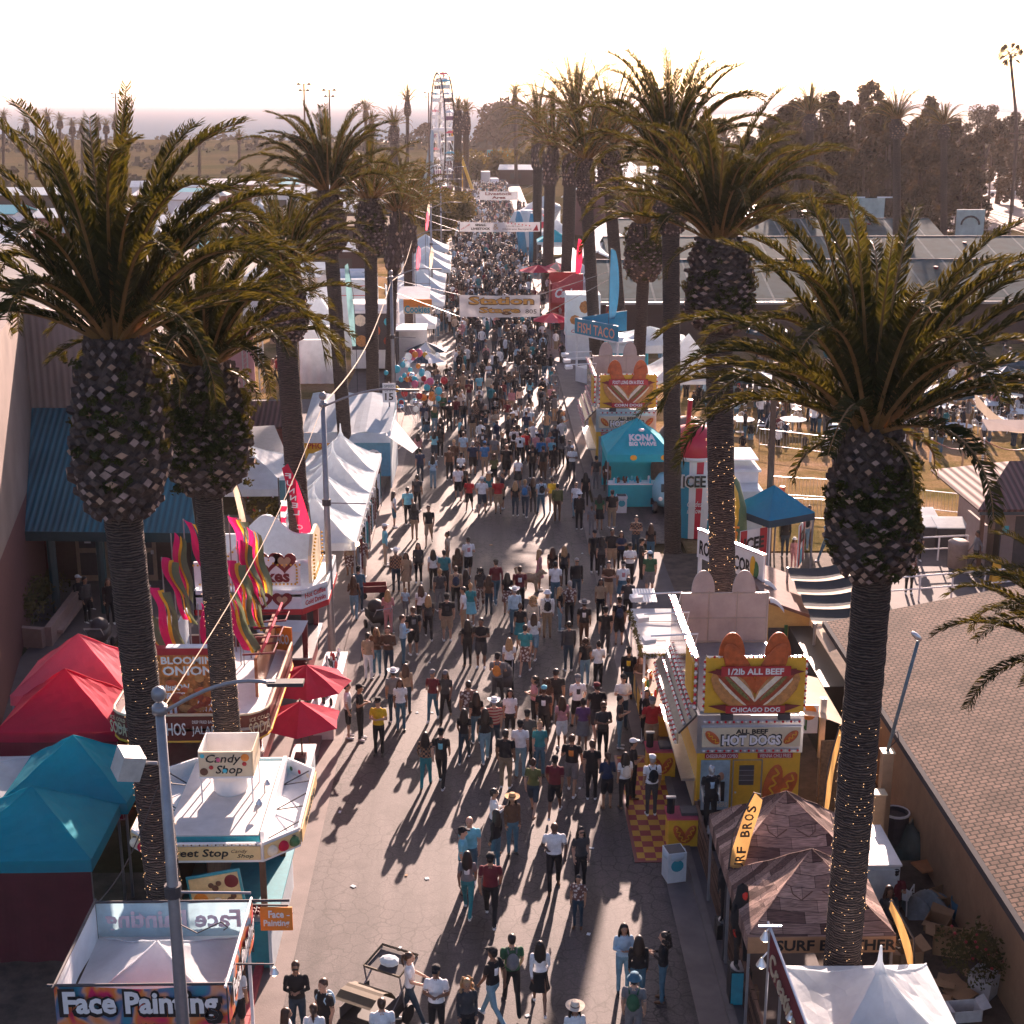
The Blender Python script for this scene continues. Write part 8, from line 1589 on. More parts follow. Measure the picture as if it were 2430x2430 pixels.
for i in range(22):
    k = i % 5; x = -13 - 4.2*((i*7) % 13); y = 112 + i*7.2; w_ = rb.uniform(5, 13)
    shed(f"{CNM[k]} roofed low building, {LBL[i//5]} of that colour in the left background", x, y, w_, rb.uniform(5, 9), rb.uniform(2.4, 4.2), CMT[k], rb.choice([BRW, WHITE, BRICKR, TAN]), rb.uniform(-.2, .2))
for i in range(9): tent('vendor_tent', LBL[i] + ' small white tent roof of the fairground far left', (rb.uniform(-62, -14), 140+i*14, 0), 5, 5, 2.4, 4.0, [T_WHITE, T_BLUEW][i % 2], val=.2, p=1.2, group='white tents far left', legs=True)
shed('red brown hall with teal sign and white roof at the street end', 2.0, 352, 26, 10, 4.2, T_WHITE, BRICKR, 0, 'buildings at the street end'); t = thing('roof_sign', 'teal sign with pale letters on the hall at the street end', 'sign', tuple(a('B', 893, 660, 344))[:2]+(5.3,)); s = part('board', t, lambda b: b.box(-2.8, 2.8, 0, .3, -.2, 1.3, RT)); text('TURKEY FLATS', (0, 0, .55), (1, 0, 0), (0, 0, 1), 5, .7, AQUA, s, off=.05, bold=.02)
shed('long white roofed shed with teal edge right of the street end', 9.5, 325, 12, 8, 3.2, T_BLUEW, BRW, -.1, 'buildings at the street end'); shed('grey blue hall right of the far palms', 30, 300, 22, 10, 4, T_BLUEW, WHITE, -.1, 'buildings at the street end')
def vehicle(loc, rz, lab, col, kind='car', grp='white pickups in the car park'):
    t = thing('parked_car', lab, kind, loc, rz, grp); m = mat('car_'+col, dict(white=(.72, .73, .75), silver=(.4, .42, .45), dark=(.05, .05, .06))[col], .25, .03); G_ = mat('dark_glass', (.03, .05, .06), .1); tall = kind == 'bus'
    part('body', t, lambda b: (b.box(-2.6, 2.6, -.95, .95, .45, 1.05 if not tall else 3.0, m), b.slab([(-.9 if kind == 'pickup' else -2.3, -.85, 1.05), (1.2, -.85, 1.05), (.8, -.85, 1.75), (-.7 if kind == 'pickup' else -2.1, -.85, 1.75)], -1.7, m)))
    if not tall: part('window', t, lambda b: (b.box(-.6, .75, -.89, -.86, 1.15, 1.62, G_), b.obox((1.05, 0, 1.4), (.04, 1.5, .6), 0, G_, 0, -.5)))
    else: part('window', t, lambda b: b.box(-2.3, 2.3, -.98, -.95, 1.7, 2.5, G_))
    for x in (-1.6, 1.6):
        for y in (-.9, .9): part('wheel', t, lambda b: b.tube([(x, y-.1, .38), (x, y+.1, .38)], .38, BLACK, 12))
    for y in (-.7, .7): part('headlight', t, lambda b: b.box(2.59, 2.63, y-.14, y+.14, .7, .88, BULB_W))
    return t
for i, (cx, cy, rz) in enumerate([(1800, 870, .35), (1825, 828, .3), (1850, 800, .3), (1905, 822, .35), (1925, 790, .3)]): p = g('C', cx, cy); vehicle((p.x, p.y, -.1), rz-.6, ['nearest white pickup in the car park by the railway', 'white pickup right behind the nearest one', 'third white car in the car park row', 'white car at the right edge of the car park', 'rearmost white car at the right edge'][i], 'white' if i != 2 else 'silver', 'pickup' if i < 2 else 'car')
p = g('B', 815, 735); vehicle((p.x, 318, 0), 1.6, 'grey blue bus parked at the street end', 'silver', 'bus', 'vehicles at the street end'); p = g('B', 900, 760); vehicle((p.x, 312, 0), -1.5, 'white van parked right of the bus at the street end', 'white', 'van', 'vehicles at the street end')
# left hall with teal porch roof, planter, doors
def hall():
    P1 = a('D', 180, 240, 55); t = thing('hall', 'large ribbed pink beige hall with teal porch roof at left', 'building', (P1.x, 55, 0))
    A = Vector((0, 0, 0)); S = g('D', 140, 980, 3.2) - P1; S.z = 0; S2 = S*2.9; mr = mat('maroon_wall_base', (.11, .035, .035), .9, .15)
    E_ = a('D', 975, 250, 55).x - P1.x; H1 = a('A', 20, 1475, 55).z; H2 = a('A', 960, 1640, 55).z
    part('front_wall', t, lambda b: (b.slab([(0, 0, 3.2), (E_, 0, 3.2), (E_, 0, H2), (0, 0, H1)], -.4, rib_mat('ribbed_pink_wall_x', (.26, .20, .18), 1.2, 'X', .8, .12)), b.slab([(0, .02, 0), (E_, .02, 0), (E_, .02, 3.2), (0, .02, 3.2)], -.4, mr)))
    part('side_wall', t, lambda b: (b.slab([(S2.x, S2.y, 4.2), (0, 0, 4.2), (0, 0, H1), (S2.x, S2.y, H1)], .4, WALLP), b.slab([(S2.x, S2.y, 0), (0, 0, 0), (0, 0, 4.2), (S2.x, S2.y, 4.2)], .4, mr)))
    part('roof', t, lambda b: b.add([(S2.x, S2.y, H1-.02), (0, 0, H1-.02), (E_, 0, H2-.02), (E_, 30, H2), (-30, 30, H1), (-30, S2.y, H1)], [(0, 1, 2, 3, 4, 5)], mat('hall_roof', (.09, .085, .09), .9)))
    B0, B1 = g('D', 140, 980, 3.2) - Vector((P1.x, 55, 0)), g('D', 1110, 990, 3.2) - Vector((P1.x, 55, 0)); T1 = a('D', 1010, 250, 54.9) - Vector((P1.x, 55, 0)); T0 = a('D', 182, 245, 54.9) - Vector((P1.x, 55, 0))
    part('porch_roof', t, lambda b: b.slab([B0, B1, T1, T0], .15, rib_mat('teal_standing_seam_x', (.02, .135, .18), 1.35, 'X', .45, .35))); part('porch_fascia', t, lambda b: b.slab([B0-Vector((0, .02, .35)), B1-Vector((0, .02, .35)), B1-Vector((0, .02, 0)), B0-Vector((0, .02, 0))], .06, mat('dark_teal_trim', (.01, .05, .06), .6)))
    for f in (.13, .42, .98): q = B0.lerp(B1, f); part('porch_post', t, lambda b: b.tube([(q.x, q.y+.3, 0), (q.x, q.y+.3, 3.1)], .16, mat('dark_teal_trim', None), 8))
    part('inner_wall', t, lambda b: b.box(.9, 6.5, -2.0, -1.8, 0, 3.6, mat('dark_inner_wall', (.05, .035, .03), .9)))
    for x in (2.3, 3.4, 4.4):
        d = part('door', t, lambda b: (b.box(x-.48, x+.48, -2.1, -2.02, 0, 2.4, mat('beige_door', (.28, .21, .16), .7)), b.box(x-.34, x+.34, -2.13, -2.1, .3, 1.2, CHAR), b.box(x-.34, x+.34, -2.13, -2.1, 1.4, 2.2, CHAR))); part('handle', d, lambda b: b.box(x+.3, x+.4, -2.17, -2.13, 1.15, 1.3, ALU)); part('notice', d, lambda b: b.box(x-.12, x+.12, -2.15, -2.13, 1.6, 1.95, WHITE))
hall()
def planter2():
    A, B, C = g('D', 30, 1620), g('D', 262, 1640), g('D', 440, 1400); t = thing('planter_wall', 'low pinkish planter with dark shrubs and bench ledge under the porch', 'planter', A); u = lambda p, z: Vector((p.x-A.x, p.y-A.y, z)); m = mat('planter_stucco', (.30, .20, .17), .85, .1)
    part('wall', t, lambda b: (b.slab([u(A, 0), u(B, 0), u(B, .75), u(A, .75)], -.22, m), b.slab([u(B, 0), u(C, 0), u(C, .75), u(B, .75)], -.22, m))); n = Vector(((C-B).y, -(C-B).x, 0)).normalized()
    part('bench_ledge', t, lambda b: b.slab([u(B, .4)+n*.02+(C-B)*.15, u(B, .4)+n*.42+(C-B)*.15, u(C, .4)+n*.42, u(C, .4)+n*.02][::1], .12, m)); rr = random.Random(12)
    part('shrubs', t, lambda b: [leafclump(b, rr, u(A, 0)*0 + Vector((rr.uniform(-1.4, .9), rr.uniform(.3, 4.0), rr.uniform(.6, 1.3))), .45, 50, .09, BUSH) for _ in range(40)])
planter2()
for r_, (c, x, y, f, p_, tp, bt, hr, ht, lab) in enumerate([('D', 455, 1420, 60, 'sit', 'black', 'black', 'short black', 'cap white', 'person in black with white cap seated on the planter ledge'), ('D', 500, 1500, 60, 'stand', 'charcoal', 'black', 'short black', None, 'person in dark clothes standing beside the seated white cap'), ('D', 630, 1510, 20, 'stand', 'black', 'black', 'long brown', None, 'person in black coat left of the lit palm trunk'),
    ('N', 655, 1010, 0, 'phone', 'charcoal', 'black', 'long brown', None, 'person in dark dress before the tall white tent, left'), ('N', 770, 1010, 0, 'stand', 'black', 'black', 'short black', None, 'child in dark clothes before the tall white tent'), ('N', 815, 1015, 0, 'stand', 'white', 'cream', 'short brown', None, 'child in white before the tall white tent'), ('N', 860, 1005, 0, 'stand', 'grey', 'darkdenim', 'short black', None, 'tall person in grey shirt before the tall white tent'), ('N', 240, 1030, 140, 'walk', 'beige', 'black', 'long brown', None, 'person walking on the left lawn with blue bag'), ('N', 280, 1000, 140, 'walk', 'maroon', 'black', 'short black', None, 'person in maroon walking on the left lawn'),
    ('F', 575, 1130, 180, 'stand', 'black', 'darkdenim', 'curly black', None, 'person in black before the red and white drink panel'), ('F', 625, 1190, 0, 'stand', 'pink', 'pink', 'long brown', 'bucket white', 'child in pink with white sun hat below the drink panel'), ('F', 690, 1090, 180, 'stand', 'cream', 'lightdenim', 'short blond', None, 'person in cream shirt with black backpack by the blue tent'), ('F', 705, 1060, 180, 'stand', 'brown', 'brown', 'short brown', None, 'person in rusty brown behind the black backpack'), ('F', 812, 1150, -60, 'walk', 'lightblue', 'denim', 'short brown', None, 'person in pale tee and denim shorts walking on the lawn'),
    ('F', 1275, 1345, 0, 'stand', 'floral', 'black', 'short black', 'cap black', 'person in patterned shirt at the white railing'), ('F', 1325, 1160, 0, 'stand', 'charcoal', 'black', 'long brown', None, 'person in dark coat behind the white railing'), ('F', 1650, 1225, -90, 'walk', 'grey', 'black', 'short black', None, 'person in grey shirt walking before the restroom')]):
    q = g(c, x, y); hh = 1.72
    if 'child' in lab: hh = 1.25
    person(q + Vector((0, 0, .09 if c == 'F' and x > 1200 else .03)), f, p_, 'T', tp, bt, hr, ht, label=lab, h=hh, bag='black' if 'backpack by' in lab else None, long=True, group='people off the street')
t = thing('pram', 'dark pram parked near the palm in the shade at left', 'pram', g('D', 570, 1650)); 
def pramparts(t, col=CHAR, wagon=False):
    part('basket', t, lambda b: (b.box(-.3, .3, -.45, .45, .45, .75, col), b.ell((0, .1, .85), (.3, .35, .28), col, 12, 6)), True); part('handle', t, lambda b: b.tube([(-.28, -.45, .7), (-.28, -.8, 1.05), (.28, -.8, 1.05), (.28, -.45, .7)], .018, GREY, 5))
    for x in (-.3, .3):
        for y in (-.4, .4): part('wheel', t, lambda b: b.tube([(x-.03, y, .16), (x+.03, y, .16)], .16, BLACK, 10))
    part('frame', t, lambda b: [b.tube([(x, -.4, .16), (x, .4, .5)], .015, GREY, 4) for x in (-.26, .26)] + [b.tube([(x, .4, .16), (x, -.4, .5)], .015, GREY, 4) for x in (-.26, .26)])
pramparts(t)
t = thing('pram', 'black twin pram with olive hood at the bottom of the road', 'pram', g('H', 190, 1960), -.5); OH = mat('olive_hood', (.085, .065, .04), .8)
part('hood', t, lambda b: b.grid(lambda u, v: (-.42+.84*u, -.45 + .62*math.cos(math.pi*(.06+.62*v)), .62 + .5*math.sin(math.pi*(.06+.62*v)) + .012*math.sin(v*26)), 8, 14, OH))
part('basket', t, lambda b: (b.box(-.42, .42, -.6, .45, .3, .5, BLACK), b.box(-.42, -.4, -.6, .45, .5, .75, CHAR), b.box(.4, .42, -.6, .45, .5, .75, CHAR)))
part('tray_canopy', t, lambda b: (b.tube([(-.42, .3, 1.15), (.42, .3, 1.15), (.42, 1.0, 1.25), (-.42, 1.0, 1.25), (-.42, .3, 1.15)], .03, OH, 5), b.add([(-.4, .3, 1.12), (.4, .3, 1.12), (.4, 1.0, 1.2), (-.4, 1.0, 1.2)], [(0, 1, 2, 3)], CHAR)))
part('blanket', t, lambda b: b.ell((0, .6, 1.22), (.22, .18, .1), T_BLUEW, 9, 5)); part('frame', t, lambda b: [b.tube([(x, -.5, .2), (x, .4, .8), (x, 1.0, 1.2)], .02, GREY, 4) for x in (-.42, .42)] + [b.tube([(x, .5, .16), (x, .3, 1.15)], .018, GREY, 4) for x in (-.42, .42)])
for x in (-.48, .48):
    for y in (-.45, .5): part('wheel', t, lambda b: b.tube([(x-.03, y, .2), (x+.03, y, .2)], .2, BLACK, 12))
t = thing('pram', 'dark pushchair pushed by the orange backpack person', 'pram', g('E', 915, 1905), 3.1); pramparts(t); t = thing('pram', 'black pram between the groups at the left kerb', 'pram', g('E', 205, 1540), .4); pramparts(t, BLACK)
t = thing('wagon', 'red pull wagon at the left kerb behind the plaid shirt', 'wagon', g('E', 180, 1350), .1); part('tub', t, lambda b: (b.box(-.5, .5, -.25, .25, .25, .3, REDD), b.box(-.5, .5, -.27, -.25, .25, .5, REDD), b.box(-.5, .5, .25, .27, .25, .5, REDD), b.box(-.52, -.5, -.27, .27, .25, .5, REDD), b.box(.5, .52, -.27, .27, .25, .5, REDD))); part('handle', t, lambda b: b.tube([(.5, 0, .3), (.9, .1, .55), (1.2, .15, 1.0)], .018, BLACK, 5))
for x in (-.35, .35):
    for y in (-.27, .27): part('wheel', t, lambda b: b.tube([(x, y-.03, .13), (x, y+.03, .13)], .13, BLACK, 10))
def dog():
    t = thing('dog', 'fluffy pale tan dog on the road beside the blush dress', 'dog', g('E', 1065, 1315), R(75)); FUR = mat('pale_tan_fur', (.42, .30, .19), .95, .3, 12, .8)
    def bd(b):
        b.ell((0, 0, .52), (.17, .36, .19), FUR, 12, 8); b.ell((0, -.22, .50), (.17, .19, .21), FUR, 12, 8); b.ell((0, .25, .53), (.15, .17, .17), FUR, 10, 8)
        b.tube([(0, -.3, .58), (0, -.42, .74)], [.12, .10], FUR, 10); b.ell((0, -.47, .79), (.11, .13, .11), FUR, 10, 8); b.tube([(0, -.52, .77), (0, -.66, .74)], [.065, .045], FUR, 8)
        for x in (-.1, .1): b.ell((x, -.45, .76), (.035, .06, .10), FUR, 8, 6)
        for x in (-.09, .09):
            b.tube([(x, -.25, .48), (x, -.25, .24), (x, -.27, .04)], [.075, .045, .035], FUR, 8); b.ell((x, -.29, .03), (.04, .06, .03), FUR, 8, 5)
            b.tube([(x, .26, .5), (x, .20, .32), (x, .33, .2), (x, .31, .04)], [.10, .075, .04, .033], FUR, 8); b.ell((x, .29, .03), (.04, .06, .03), FUR, 8, 5)
        b.tube([(0, .38, .58), (0, .52, .68), (0, .56, .84), (0, .48, .92)], [.04, .06, .06, .03], FUR, 8)
    part('body', t, bd, True); part('nose', t, lambda b: b.ell((0, -.68, .755), (.025, .02, .02), BLACK, 6, 4))
dog()
# ----- restroom, railings, ramp, bins, barriers
t = thing('restroom', 'small restroom building with clay tile roof at right', 'building', (20.2, 54.2, 0)); part('wall', t, lambda b: (b.box(.0, 6, .0, 4.5, 0, 2.6, mat('pinkish_stucco', (.32, .24, .22), .85, .1)), b.box(-.6, -.5, -.6, 1.6, 0, 1.9, MATS['pinkish_stucco']), b.box(.0, .05, -.6, 0, 0, 2.6, DARK)))
part('roof', t, lambda b: (b.slab([(-1.2, -1.3, 2.75), (6.5, -1.3, 2.75), (6.5, 1.8, 3.9), (1.0, 1.8, 3.9)], .12, TILER), b.slab([(-1.2, 4.9, 2.75), (-1.2, -1.3, 2.75), (1.0, 1.8, 3.9)], .12, TILER), b.box(-1.1, 6.4, -1.22, -1.18, 2.5, 2.7, mat('dark_fascia', (.05, .07, .08), .6))))
for x in (-.9, 2.0): part('post', t, lambda b: b.box(x-.07, x+.07, -1.1, -.95, 0, 2.6, BROWN))
part('door', t, lambda b: b.box(.8, 1.8, -.04, 0, 0, 2.1, CHAR)); part('restroom_plate', t, lambda b: b.box(.3, .55, -.03, 0, 1.4, 1.7, AQUA))
def railing(A, B, n, lab, h=1.0):
    A, B = Vector(A), Vector(B); t = thing('railing', lab, 'railing', A, 0, 'white railings'); d = B - A
    part('rails', t, lambda b: (b.tube([(0, 0, h), d + Vector((0, 0, h))], .035, WHITE, 6), b.tube([(0, 0, h*.5), d + Vector((0, 0, h*.5))], .03, WHITE, 6)))
    for i in range(n): q = d*(i/(n-1)); part('post', t, lambda b: b.tube([q, q + Vector((0, 0, h))], .035, WHITE, 6))
railing((14.7, 49.6, .09), (19.9, 50.7, .09), 5, 'white double railing in front of the ramp above the shingle roof'); railing((19.9, 50.7, .09), (24.5, 49.6, .09), 4, 'white railing continuing right beside the restroom'); railing((17.0, 54.6, .09), (19.4, 54.9, .09), 3, 'white railing behind the ramp by the bins')
for i, (x, y, w_) in enumerate([(17.9, 57.1, 1.5), (19.3, 56.9, 1.2), (18.0, 58.4, 2.2)]):
    t = thing('skip_bin', ['dark skip bin with white lid behind the big right palm', 'dark skip bin with white lid nearest the restroom', 'wide skip bin heaped with white bags'][i], 'bin', (x, y, 0), -.05, 'skip bins'); part('body', t, lambda b: b.box(-w_/2, w_/2, -.5, .5, .05, .95, CHAR)); part('lid', t, lambda b: b.slab([(-w_/2-.05, -.55, .98), (w_/2+.05, -.55, .98), (w_/2+.05, .55, 1.15), (-w_/2-.05, .55, 1.15)], .05, T_WHITE))
t = thing('litter_bin', 'round beige litter bin on the ramp before the restroom', 'bin', (18.7, 53.9, .09)); part('body', t, lambda b: b.lathe([(0, 0), (.36, 0), (.4, 1.0), (.42, 1.05), (.3, 1.12), (0, 1.12)], mat('beige_bin', (.33, .26, .23), .8), (0, 0, 0), 14), True)
t = thing('floor_sign', 'yellow folding floor sign by the restroom', 'sign', (19.6, 52.0, .09)); part('board', t, lambda b: (b.slab([(-.2, -.15, 0), (.2, -.15, 0), (.14, 0, .9), (-.14, 0, .9)], .02, YEL), b.slab([(-.14, .03, .9), (.14, .03, .9), (.2, .18, 0), (-.2, .18, 0)], .02, YEL)))
def barrier(A, B, lab):
    A, B = Vector(A), Vector(B); d = B-A; n = max(2, int(d.length/.16)); t = thing('crowd_barrier', lab, 'barrier', A, 0, 'metal crowd barriers'); part('frame', t, lambda b: (b.tube([(0, 0, .25), (0, 0, 1.1), d + Vector((0, 0, 1.1)), d + Vector((0, 0, .25)), (0, 0, .25)], .025, ALU, 5), b.tube([(0, 0, .25), (0, 0, 0)], .025, ALU, 5), b.tube([d+Vector((0, 0, .25)), d], .025, ALU, 5)))
    part('bars', t, lambda b: [b.tube([d*(i/n) + Vector((0, 0, .25)), d*(i/n) + Vector((0, 0, 1.1))], .010, ALU, 3) for i in range(1, n)])
BA = [((13.3, 64.4), (16.1, 63.7), 'crowd barrier on the lawn right of the blue tent'), ((16.1, 63.7), (18.3, 63.3), 'crowd barrier on the lawn left of the big palm head'), ((14.6, 74.4), (16.6, 73.2), 'crowd barrier at the beer garden edge, left panel'), ((16.6, 73.2), (18.6, 72.0), 'crowd barrier at the beer garden edge, right panel'), ((19.2, 62.0), (21.4, 61.0), 'crowd barrier behind the skip bins'), ((13.4, 60.6), (15.2, 60.2), 'crowd barrier behind the cream shirt person'), ((15.2, 60.2), (17.0, 59.8), 'crowd barrier left of the skip bins'), ((8.3, 58.8), (8.1, 62.0), 'crowd barrier by the vintage van')]
for A, B, lab in BA: barrier(A+(0,), B+(0,), lab)
t = thing('tall_speaker', 'orange post light by the blue tent', 'post', (13.2, 61.5, 0)); part('post', t, lambda b: b.tube([(0, 0, 0), (0, 0, 1.4)], .12, mat('orange_red_post', (.6, .1, .04), .5), 8))
for i, (c, x, y) in enumerate([('F', 1400, 590), ('F', 1695, 590), ('F', 1252, 512)]):
    q = g(c, x, y); t = thing('rope_post', ['white rope post on the lawn, left', 'white rope post on the lawn, right', 'tall white post beside the big palm head'][i], 'post', q, 0, 'white posts on the lawn'); part('post', t, lambda b: b.tube([(0, 0, 0), (0, 0, 1.3 if i < 2 else 2.3)], .06, WHITE, 6))
tag(one(lambda b: (b.tube(sagline((22.9, 71.3, 1.2), (25.5, 71.2, 1.2), .5), .03, REDD, 4), b.tube(sagline((25.5, 71.2, 1.2), (28.5, 70.8, 1.2), .5), .03, REDD, 4)), 'red_rope'), 'red rope swagged between the white lawn posts', 'rope')
t = thing('shade_sail', 'grey shade sail held by leaning poles at the right edge', 'shade sail', (24.5, 70, 0)); part('cloth', t, lambda b: (b.grid(lambda u, v: a('F', 1650, 190, 66).lerp(a('F', 1990, 380, 60), u).lerp(a('F', 1660, 270, 66).lerp(a('F', 1990, 420, 60), u), v) - Vector((24.5, 70, .5*math.sin(math.pi*u))), 8, 4, T_CREAM), b.add([a('F', 1690, 345, 62)-Vector((24.5, 70, 0)), a('F', 1990, 350, 60)-Vector((24.5, 70, 0)), a('F', 1990, 420, 60)-Vector((24.5, 70, 0)), a('F', 1730, 410, 62)-Vector((24.5, 70, 0))], [(0, 1, 2, 3)], fabric('grey_shade_cloth', (.35, .32, .32), .3))))
for q, tp in (((23.3, 67.7), (1610, 350)), ((24.5, 67), (1685, 400))): T = a('F', tp[0], tp[1], q[1]); part('pole', t, lambda b: b.tube([(q[0]-24.5, q[1]-70, 0), (T.x-24.5, q[1]-70, T.z)], .05, TAN, 6))
t = thing('ground_box', 'small white box on the lawn at a pole foot', 'box', g('F', 1575, 695)); part('box', t, lambda b: b.box(-.3, .3, -.2, .2, 0, .3, T_WHITE))
# ----- beer garden
rt = random.Random(15); TB = []
for i, (c, x, y) in enumerate([('F', 330, 345), ('F', 625, 345), ('F', 745, 255), ('F', 420, 160), ('F', 560, 190), ('F', 1480, 270), ('F', 1620, 220), ('F', 1730, 255), ('F', 1860, 210), ('F', 1560, 380), ('F', 1760, 340), ('F', 320, 120), ('F', 1900, 300), ('F', 1400, 200)]):
    q = g(c, x, y, .75); q.z = .03; TB.append(q)
    t = thing('round_table', LBL[i % 10] + (' white round table' if i < 10 else ' round white table, rear set') + ' of the beer garden', 'table', q, 0, 'round tables on the lawn'); part('tabletop', t, lambda b: b.lathe([(0, .70), (.75, .70), (.76, .73), (0, .735)], T_WHITE, (0, 0, 0), 18)); part('leg', t, lambda b: b.lathe([(.3, 0), (.05, .05), (.05, .7)], GREY, (0, 0, 0), 8))
UC = [T_NAVY, T_NAVY, T_NAVY, MATS['striped_white_canvas']]
for i, (c, x, y, h) in enumerate([('F', 375, 100, 2.5), ('F', 1830, 100, 2.5), ('F', 1890, 20, 2.5), ('F', 1500, 190, 2.5), ('C', 480, 1630, 2.6)]):
    q = g(c, x, y, 2.0); q.z = 0; umbrella('beer_umbrella', ['dark blue and white umbrella at the left of the beer garden', 'dark blue and white umbrella in front at the garden right edge', 'dark blue and white umbrella behind at the right edge', 'dark blue umbrella seen under the big palm crown', 'dark blue umbrella farther back behind the palm trunk'][i], q, 1.55, 2.6, UC, 'dark blue beer garden umbrellas', 8, dz=.6, val=.2)
NAMES = ['white tee', 'black tee', 'dark jacket', 'pale blue shirt', 'red top', 'grey hoodie']
ng = 0
for i, q in enumerate(TB):
    for k in range(rt.choice([2, 3, 3, 4])):
        an = 2*math.pi*k/4 + rt.uniform(-.3, .3) + i; p = q + Vector((math.cos(an)*1.15, math.sin(an)*1.15, 0)); rz = math.atan2(math.cos(an), -math.sin(an)) ; rz = an - math.pi/2
        chair(p, rz, 'white plastic chair at ' + LBL[i % 10] + (' white round table' if i < 10 else ' rear round table') + ' of the beer garden', 'white plastic chairs')
        if rt.random() < .62 and ng < 30:
            ng += 1; tp, bt, hr = rt.choice(TOPS), rt.choice(BOTS), rt.choice(['short black', 'short brown', 'long brown', 'long blond', 'short grey', 'bun black'])
            person(p + Vector((0, 0, 0)), math.degrees(rz), 'sit', 'T', tp, bt, hr, rt.choice([None, None, 'cap white', 'straw cream']), label=f"seated person in {cn(tp)} with {hr} hair at {LBL[i % 10]} {'round' if i < 10 else 'rear'} table", group='people seated in the beer garden')
print('persons', NP)
# truss and pink tent at left
t = thing('truss_gate', 'silver truss frame with pink backdrop left behind the palms', 'stage', tuple(g('A', 1390, 1990))[:2]+(0,)); part('backdrop', t, lambda b: b.box(-3.2, .6, .3, .4, 0, 4.2, mat('pink_backdrop', (.65, .35, .38), .7, .1, 1)))
for x in (-.1, .9): part('truss', t, lambda b: ([b.tube([(x+dx, dy, 0), (x+dx, dy, 4.6)], .03, ALU, 4) for dx in (0, .3) for dy in (0, .3)], [b.tube([(x, 0, .3*i), (x+.3, 0, .3*i+.3)], .02, ALU, 3) for i in range(14)]))
t = thing('clay_roof_kiosk', 'small kiosk with clay barrel tile roof behind the third palm', 'kiosk', (-11.2, 67.5, 0)); part('wall', t, lambda b: b.box(-1.8, 1.6, 0, 3, 0, 2.9, BRICKR)); part('roof', t, lambda b: (b.slab([(-2.1, -.4, 2.95), (1.9, -.4, 2.95), (1.3, 1.6, 3.8), (-2.1, 1.6, 3.8)], .12, TILER), b.slab([(1.9, -.4, 2.95), (1.9, 3.3, 2.95), (1.3, 1.6, 3.8)], .12, TILER)))
tag(one(lambda b: (b.slab([(-11.6, 64.5, 3.5), (-8.6, 58.2, 2.6), (-8.0, 58.6, 2.6), (-9.8, 65.0, 3.5)], .15, mat('grey_blue_metal_roof', (.14, .15, .17), .5)), b.box(-11.2, -11.0, 63, 63.2, 0, 3.2, BROWN), b.box(-8.6, -8.45, 58.4, 58.6, 0, 2.5, BROWN)), 'porch_roof'), 'dark sloping porch roof left of the broad white tent', 'porch')
def bush(loc, lab, fl=True):
    t = thing('flowering_bush', lab, 'bush', loc); rr = random.Random(4); part('foliage', t, lambda b: [leafclump(b, rr, (rr.gauss(0, .6), rr.gauss(0, .5), rr.uniform(.3, 2.0)), .4, 60, .08, BUSH) for _ in range(18)]); part('flowers', t, lambda b: [b.ell((rr.gauss(0, .6), rr.gauss(-.2, .4), rr.uniform(.6, 2.2)), (.05, .05, .05), rr.choice([REDP, T_WHITE]), 5, 4) for _ in range(30)])['kind'] = 'stuff'
bush(tuple(g('D', 1540, 1000))[:2]+(0,), 'bush with white and red flowers behind the cakes trailer')
t = thing('brush_pile', 'tan timber stump sign beside the flowering bush', 'sign', (-8.1, 50.5, 0)); part('board', t, lambda b: b.box(-.6, .6, 0, .2, 0, 2.6, WOODM))
rl = random.Random(2)
for i in range(44):
    p = (rl.uniform(-4.1, 4.3), rl.uniform(23.5, 58), .012); o = one(lambda b: b.obox((0, 0, 0), (rl.uniform(.06, .14), rl.uniform(.05, .1), .012), rl.uniform(0, 3), rl.choice([T_WHITE, T_WHITE, T_BLUEW, CARD])), 'litter', loc=p); tag(o, 'scrap of white paper lying on the road', 'litter', 'paper scraps on the road')
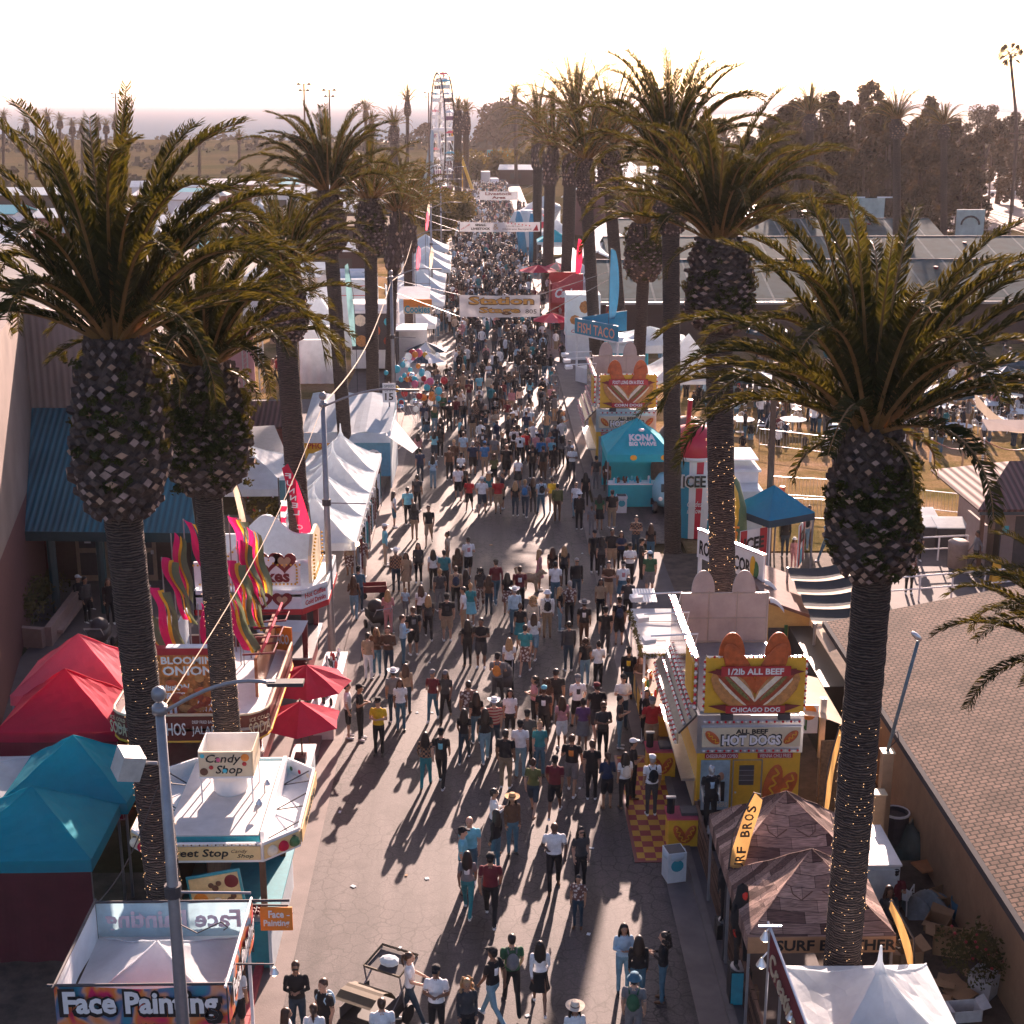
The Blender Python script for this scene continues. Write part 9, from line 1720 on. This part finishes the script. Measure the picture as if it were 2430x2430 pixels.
# ----- the packed crowd farther up the street as one mass
def mass():
    rr = random.Random(99); base = MB(); M0 = WHITE
    def fig(top, bot, sk, hr):
        b = MB(); b.lathe([(.09, .05), (.075, .5), (.15, .85)], bot, (-.09, 0, 0), 5); b.lathe([(.09, .05), (.075, .5), (.15, .85)], bot, (.09, 0, 0), 5)
        b.lathe([(.17, .82), (.15, 1.1), (.21, 1.38), (.08, 1.5)], top, (0, 0, 0), 7, 1, .65); b.tube([(-.21, 0, 1.4), (-.26, 0, 1.12), (-.2, -.1, .92)], .045, top, 4); b.tube([(.21, 0, 1.4), (.26, 0, 1.12), (.2, -.1, .92)], .045, top, 4)
        b.ell((0, 0, 1.62), (.085, .095, .115), sk, 6, 4); b.ell((0, .02, 1.655), (.095, .11, .10), hr, 6, 4); return b
    n = 0; out = MB(); cl = [cloth(c) for c in ['black']*12 + ['charcoal']*8 + ['white']*5 + ['grey']*4 + ['brown', 'navy', 'navy', 'lightblue', 'tan', 'maroon', 'teal', 'beige', 'pink']]; bl = [cloth(c) for c in BOTS]; cells = {}
    def put(x, y, s=None):
        f = fig(rr.choice(cl), rr.choice(bl), rr.choice(SKINS[:3]), HAIRC[rr.choice(['black', 'black', 'brown', 'brown', 'blond'])]); s = s or rr.uniform(.86, 1.03); an = rr.choice([0, math.pi, rr.uniform(0, 6.28)]); ca, sa = math.cos(an)*s, math.sin(an)*s
        o = len(out.v); out.v += [(x + p[0]*ca - p[1]*sa, y + p[0]*sa + p[1]*ca, p[2]*s) for p in f.v]; out.f += [[o+i for i in q] for q in f.f]; mp = [out.mi(m) for m in f.ms]; out.m += [mp[k] for k in f.m]
    tries = 0
    while n < 1250 and tries < 60000:
        tries += 1; y = 95 + 212*rr.random()**1.15; x = rr.uniform(-4.2, 4.5) if y > 100 else rr.uniform(-3.9, 4.4); k = (int(x/.62), int(y/.7))
        if y < 112 and (x < -2.2 or rr.random() < .12): continue
        if k in cells: continue
        cells[k] = 1; put(x, y); n += 1
    for _ in range(900):
        x, y = rr.uniform(-3.7, 4.35), rr.uniform(68, 93)
        if (y < 80 and x < -.6) or not free(x, y, .75): continue
        spots.append((x, y)); put(x, y); n += 1
        if n > 1290: break
    for _ in range(150): put(rr.uniform(-6, -4.9) if rr.random() < .5 else rr.uniform(5, 6.8), rr.uniform(100, 250))
    o = out.build('street_crowd'); tag(o, 'dense crowd filling the street beyond the orange lettered banner', 'crowd', kind='stuff')
    out = MB()
    globals()['_o'] = None
    for _ in range(520): 
        x, y = (rr.uniform(12, 46), rr.uniform(78, 106)) if _ < 150 else (rr.uniform(12.5, 38), rr.uniform(73, 100)); f = fig(rr.choice(cl), rr.choice(bl), rr.choice(SKINS[:3]), HAIRC[rr.choice(['black', 'brown', 'blond'])]); s = rr.choice([1, .78, .78]); an = rr.uniform(0, 6.28); ca, sa = math.cos(an)*s, math.sin(an)*s
        o = len(out.v); out.v += [(x + p[0]*ca - p[1]*sa, y + p[0]*sa + p[1]*ca, p[2]*s - (.3 if s < 1 else 0)) for p in f.v]; out.f += [[o+i for i in q] for q in f.f]; mp = [out.mi(m) for m in f.ms]; out.m += [mp[k] for k in f.m]
    o = out.build('garden_crowd'); tag(o, 'mass of people sitting and standing at the back of the beer garden', 'crowd', kind='stuff')
mass()
# ----- warm sea haze over everything
hz = one(lambda b: b.box(-8000, 8000, -60, 14000, -4.5, 45, T_WHITE), 'haze'); hz['kind'] = 'stuff'; hz['label'] = 'thin warm evening haze'
hm = bpy.data.materials.new('evening_haze'); hm.use_nodes = True; t = hm.node_tree; t.nodes.remove(t.nodes['Principled BSDF'])
pv = t.nodes.new('ShaderNodeVolumePrincipled'); pv.inputs['Color'].default_value = (1, .90, .90, 1); pv.inputs['Density'].default_value = .0001; pv.inputs['Anisotropy'].default_value = .3
t.links.new(pv.outputs[0], t.nodes['Material Output'].inputs['Volume']); hz.data.materials.clear(); hz.data.materials.append(hm)
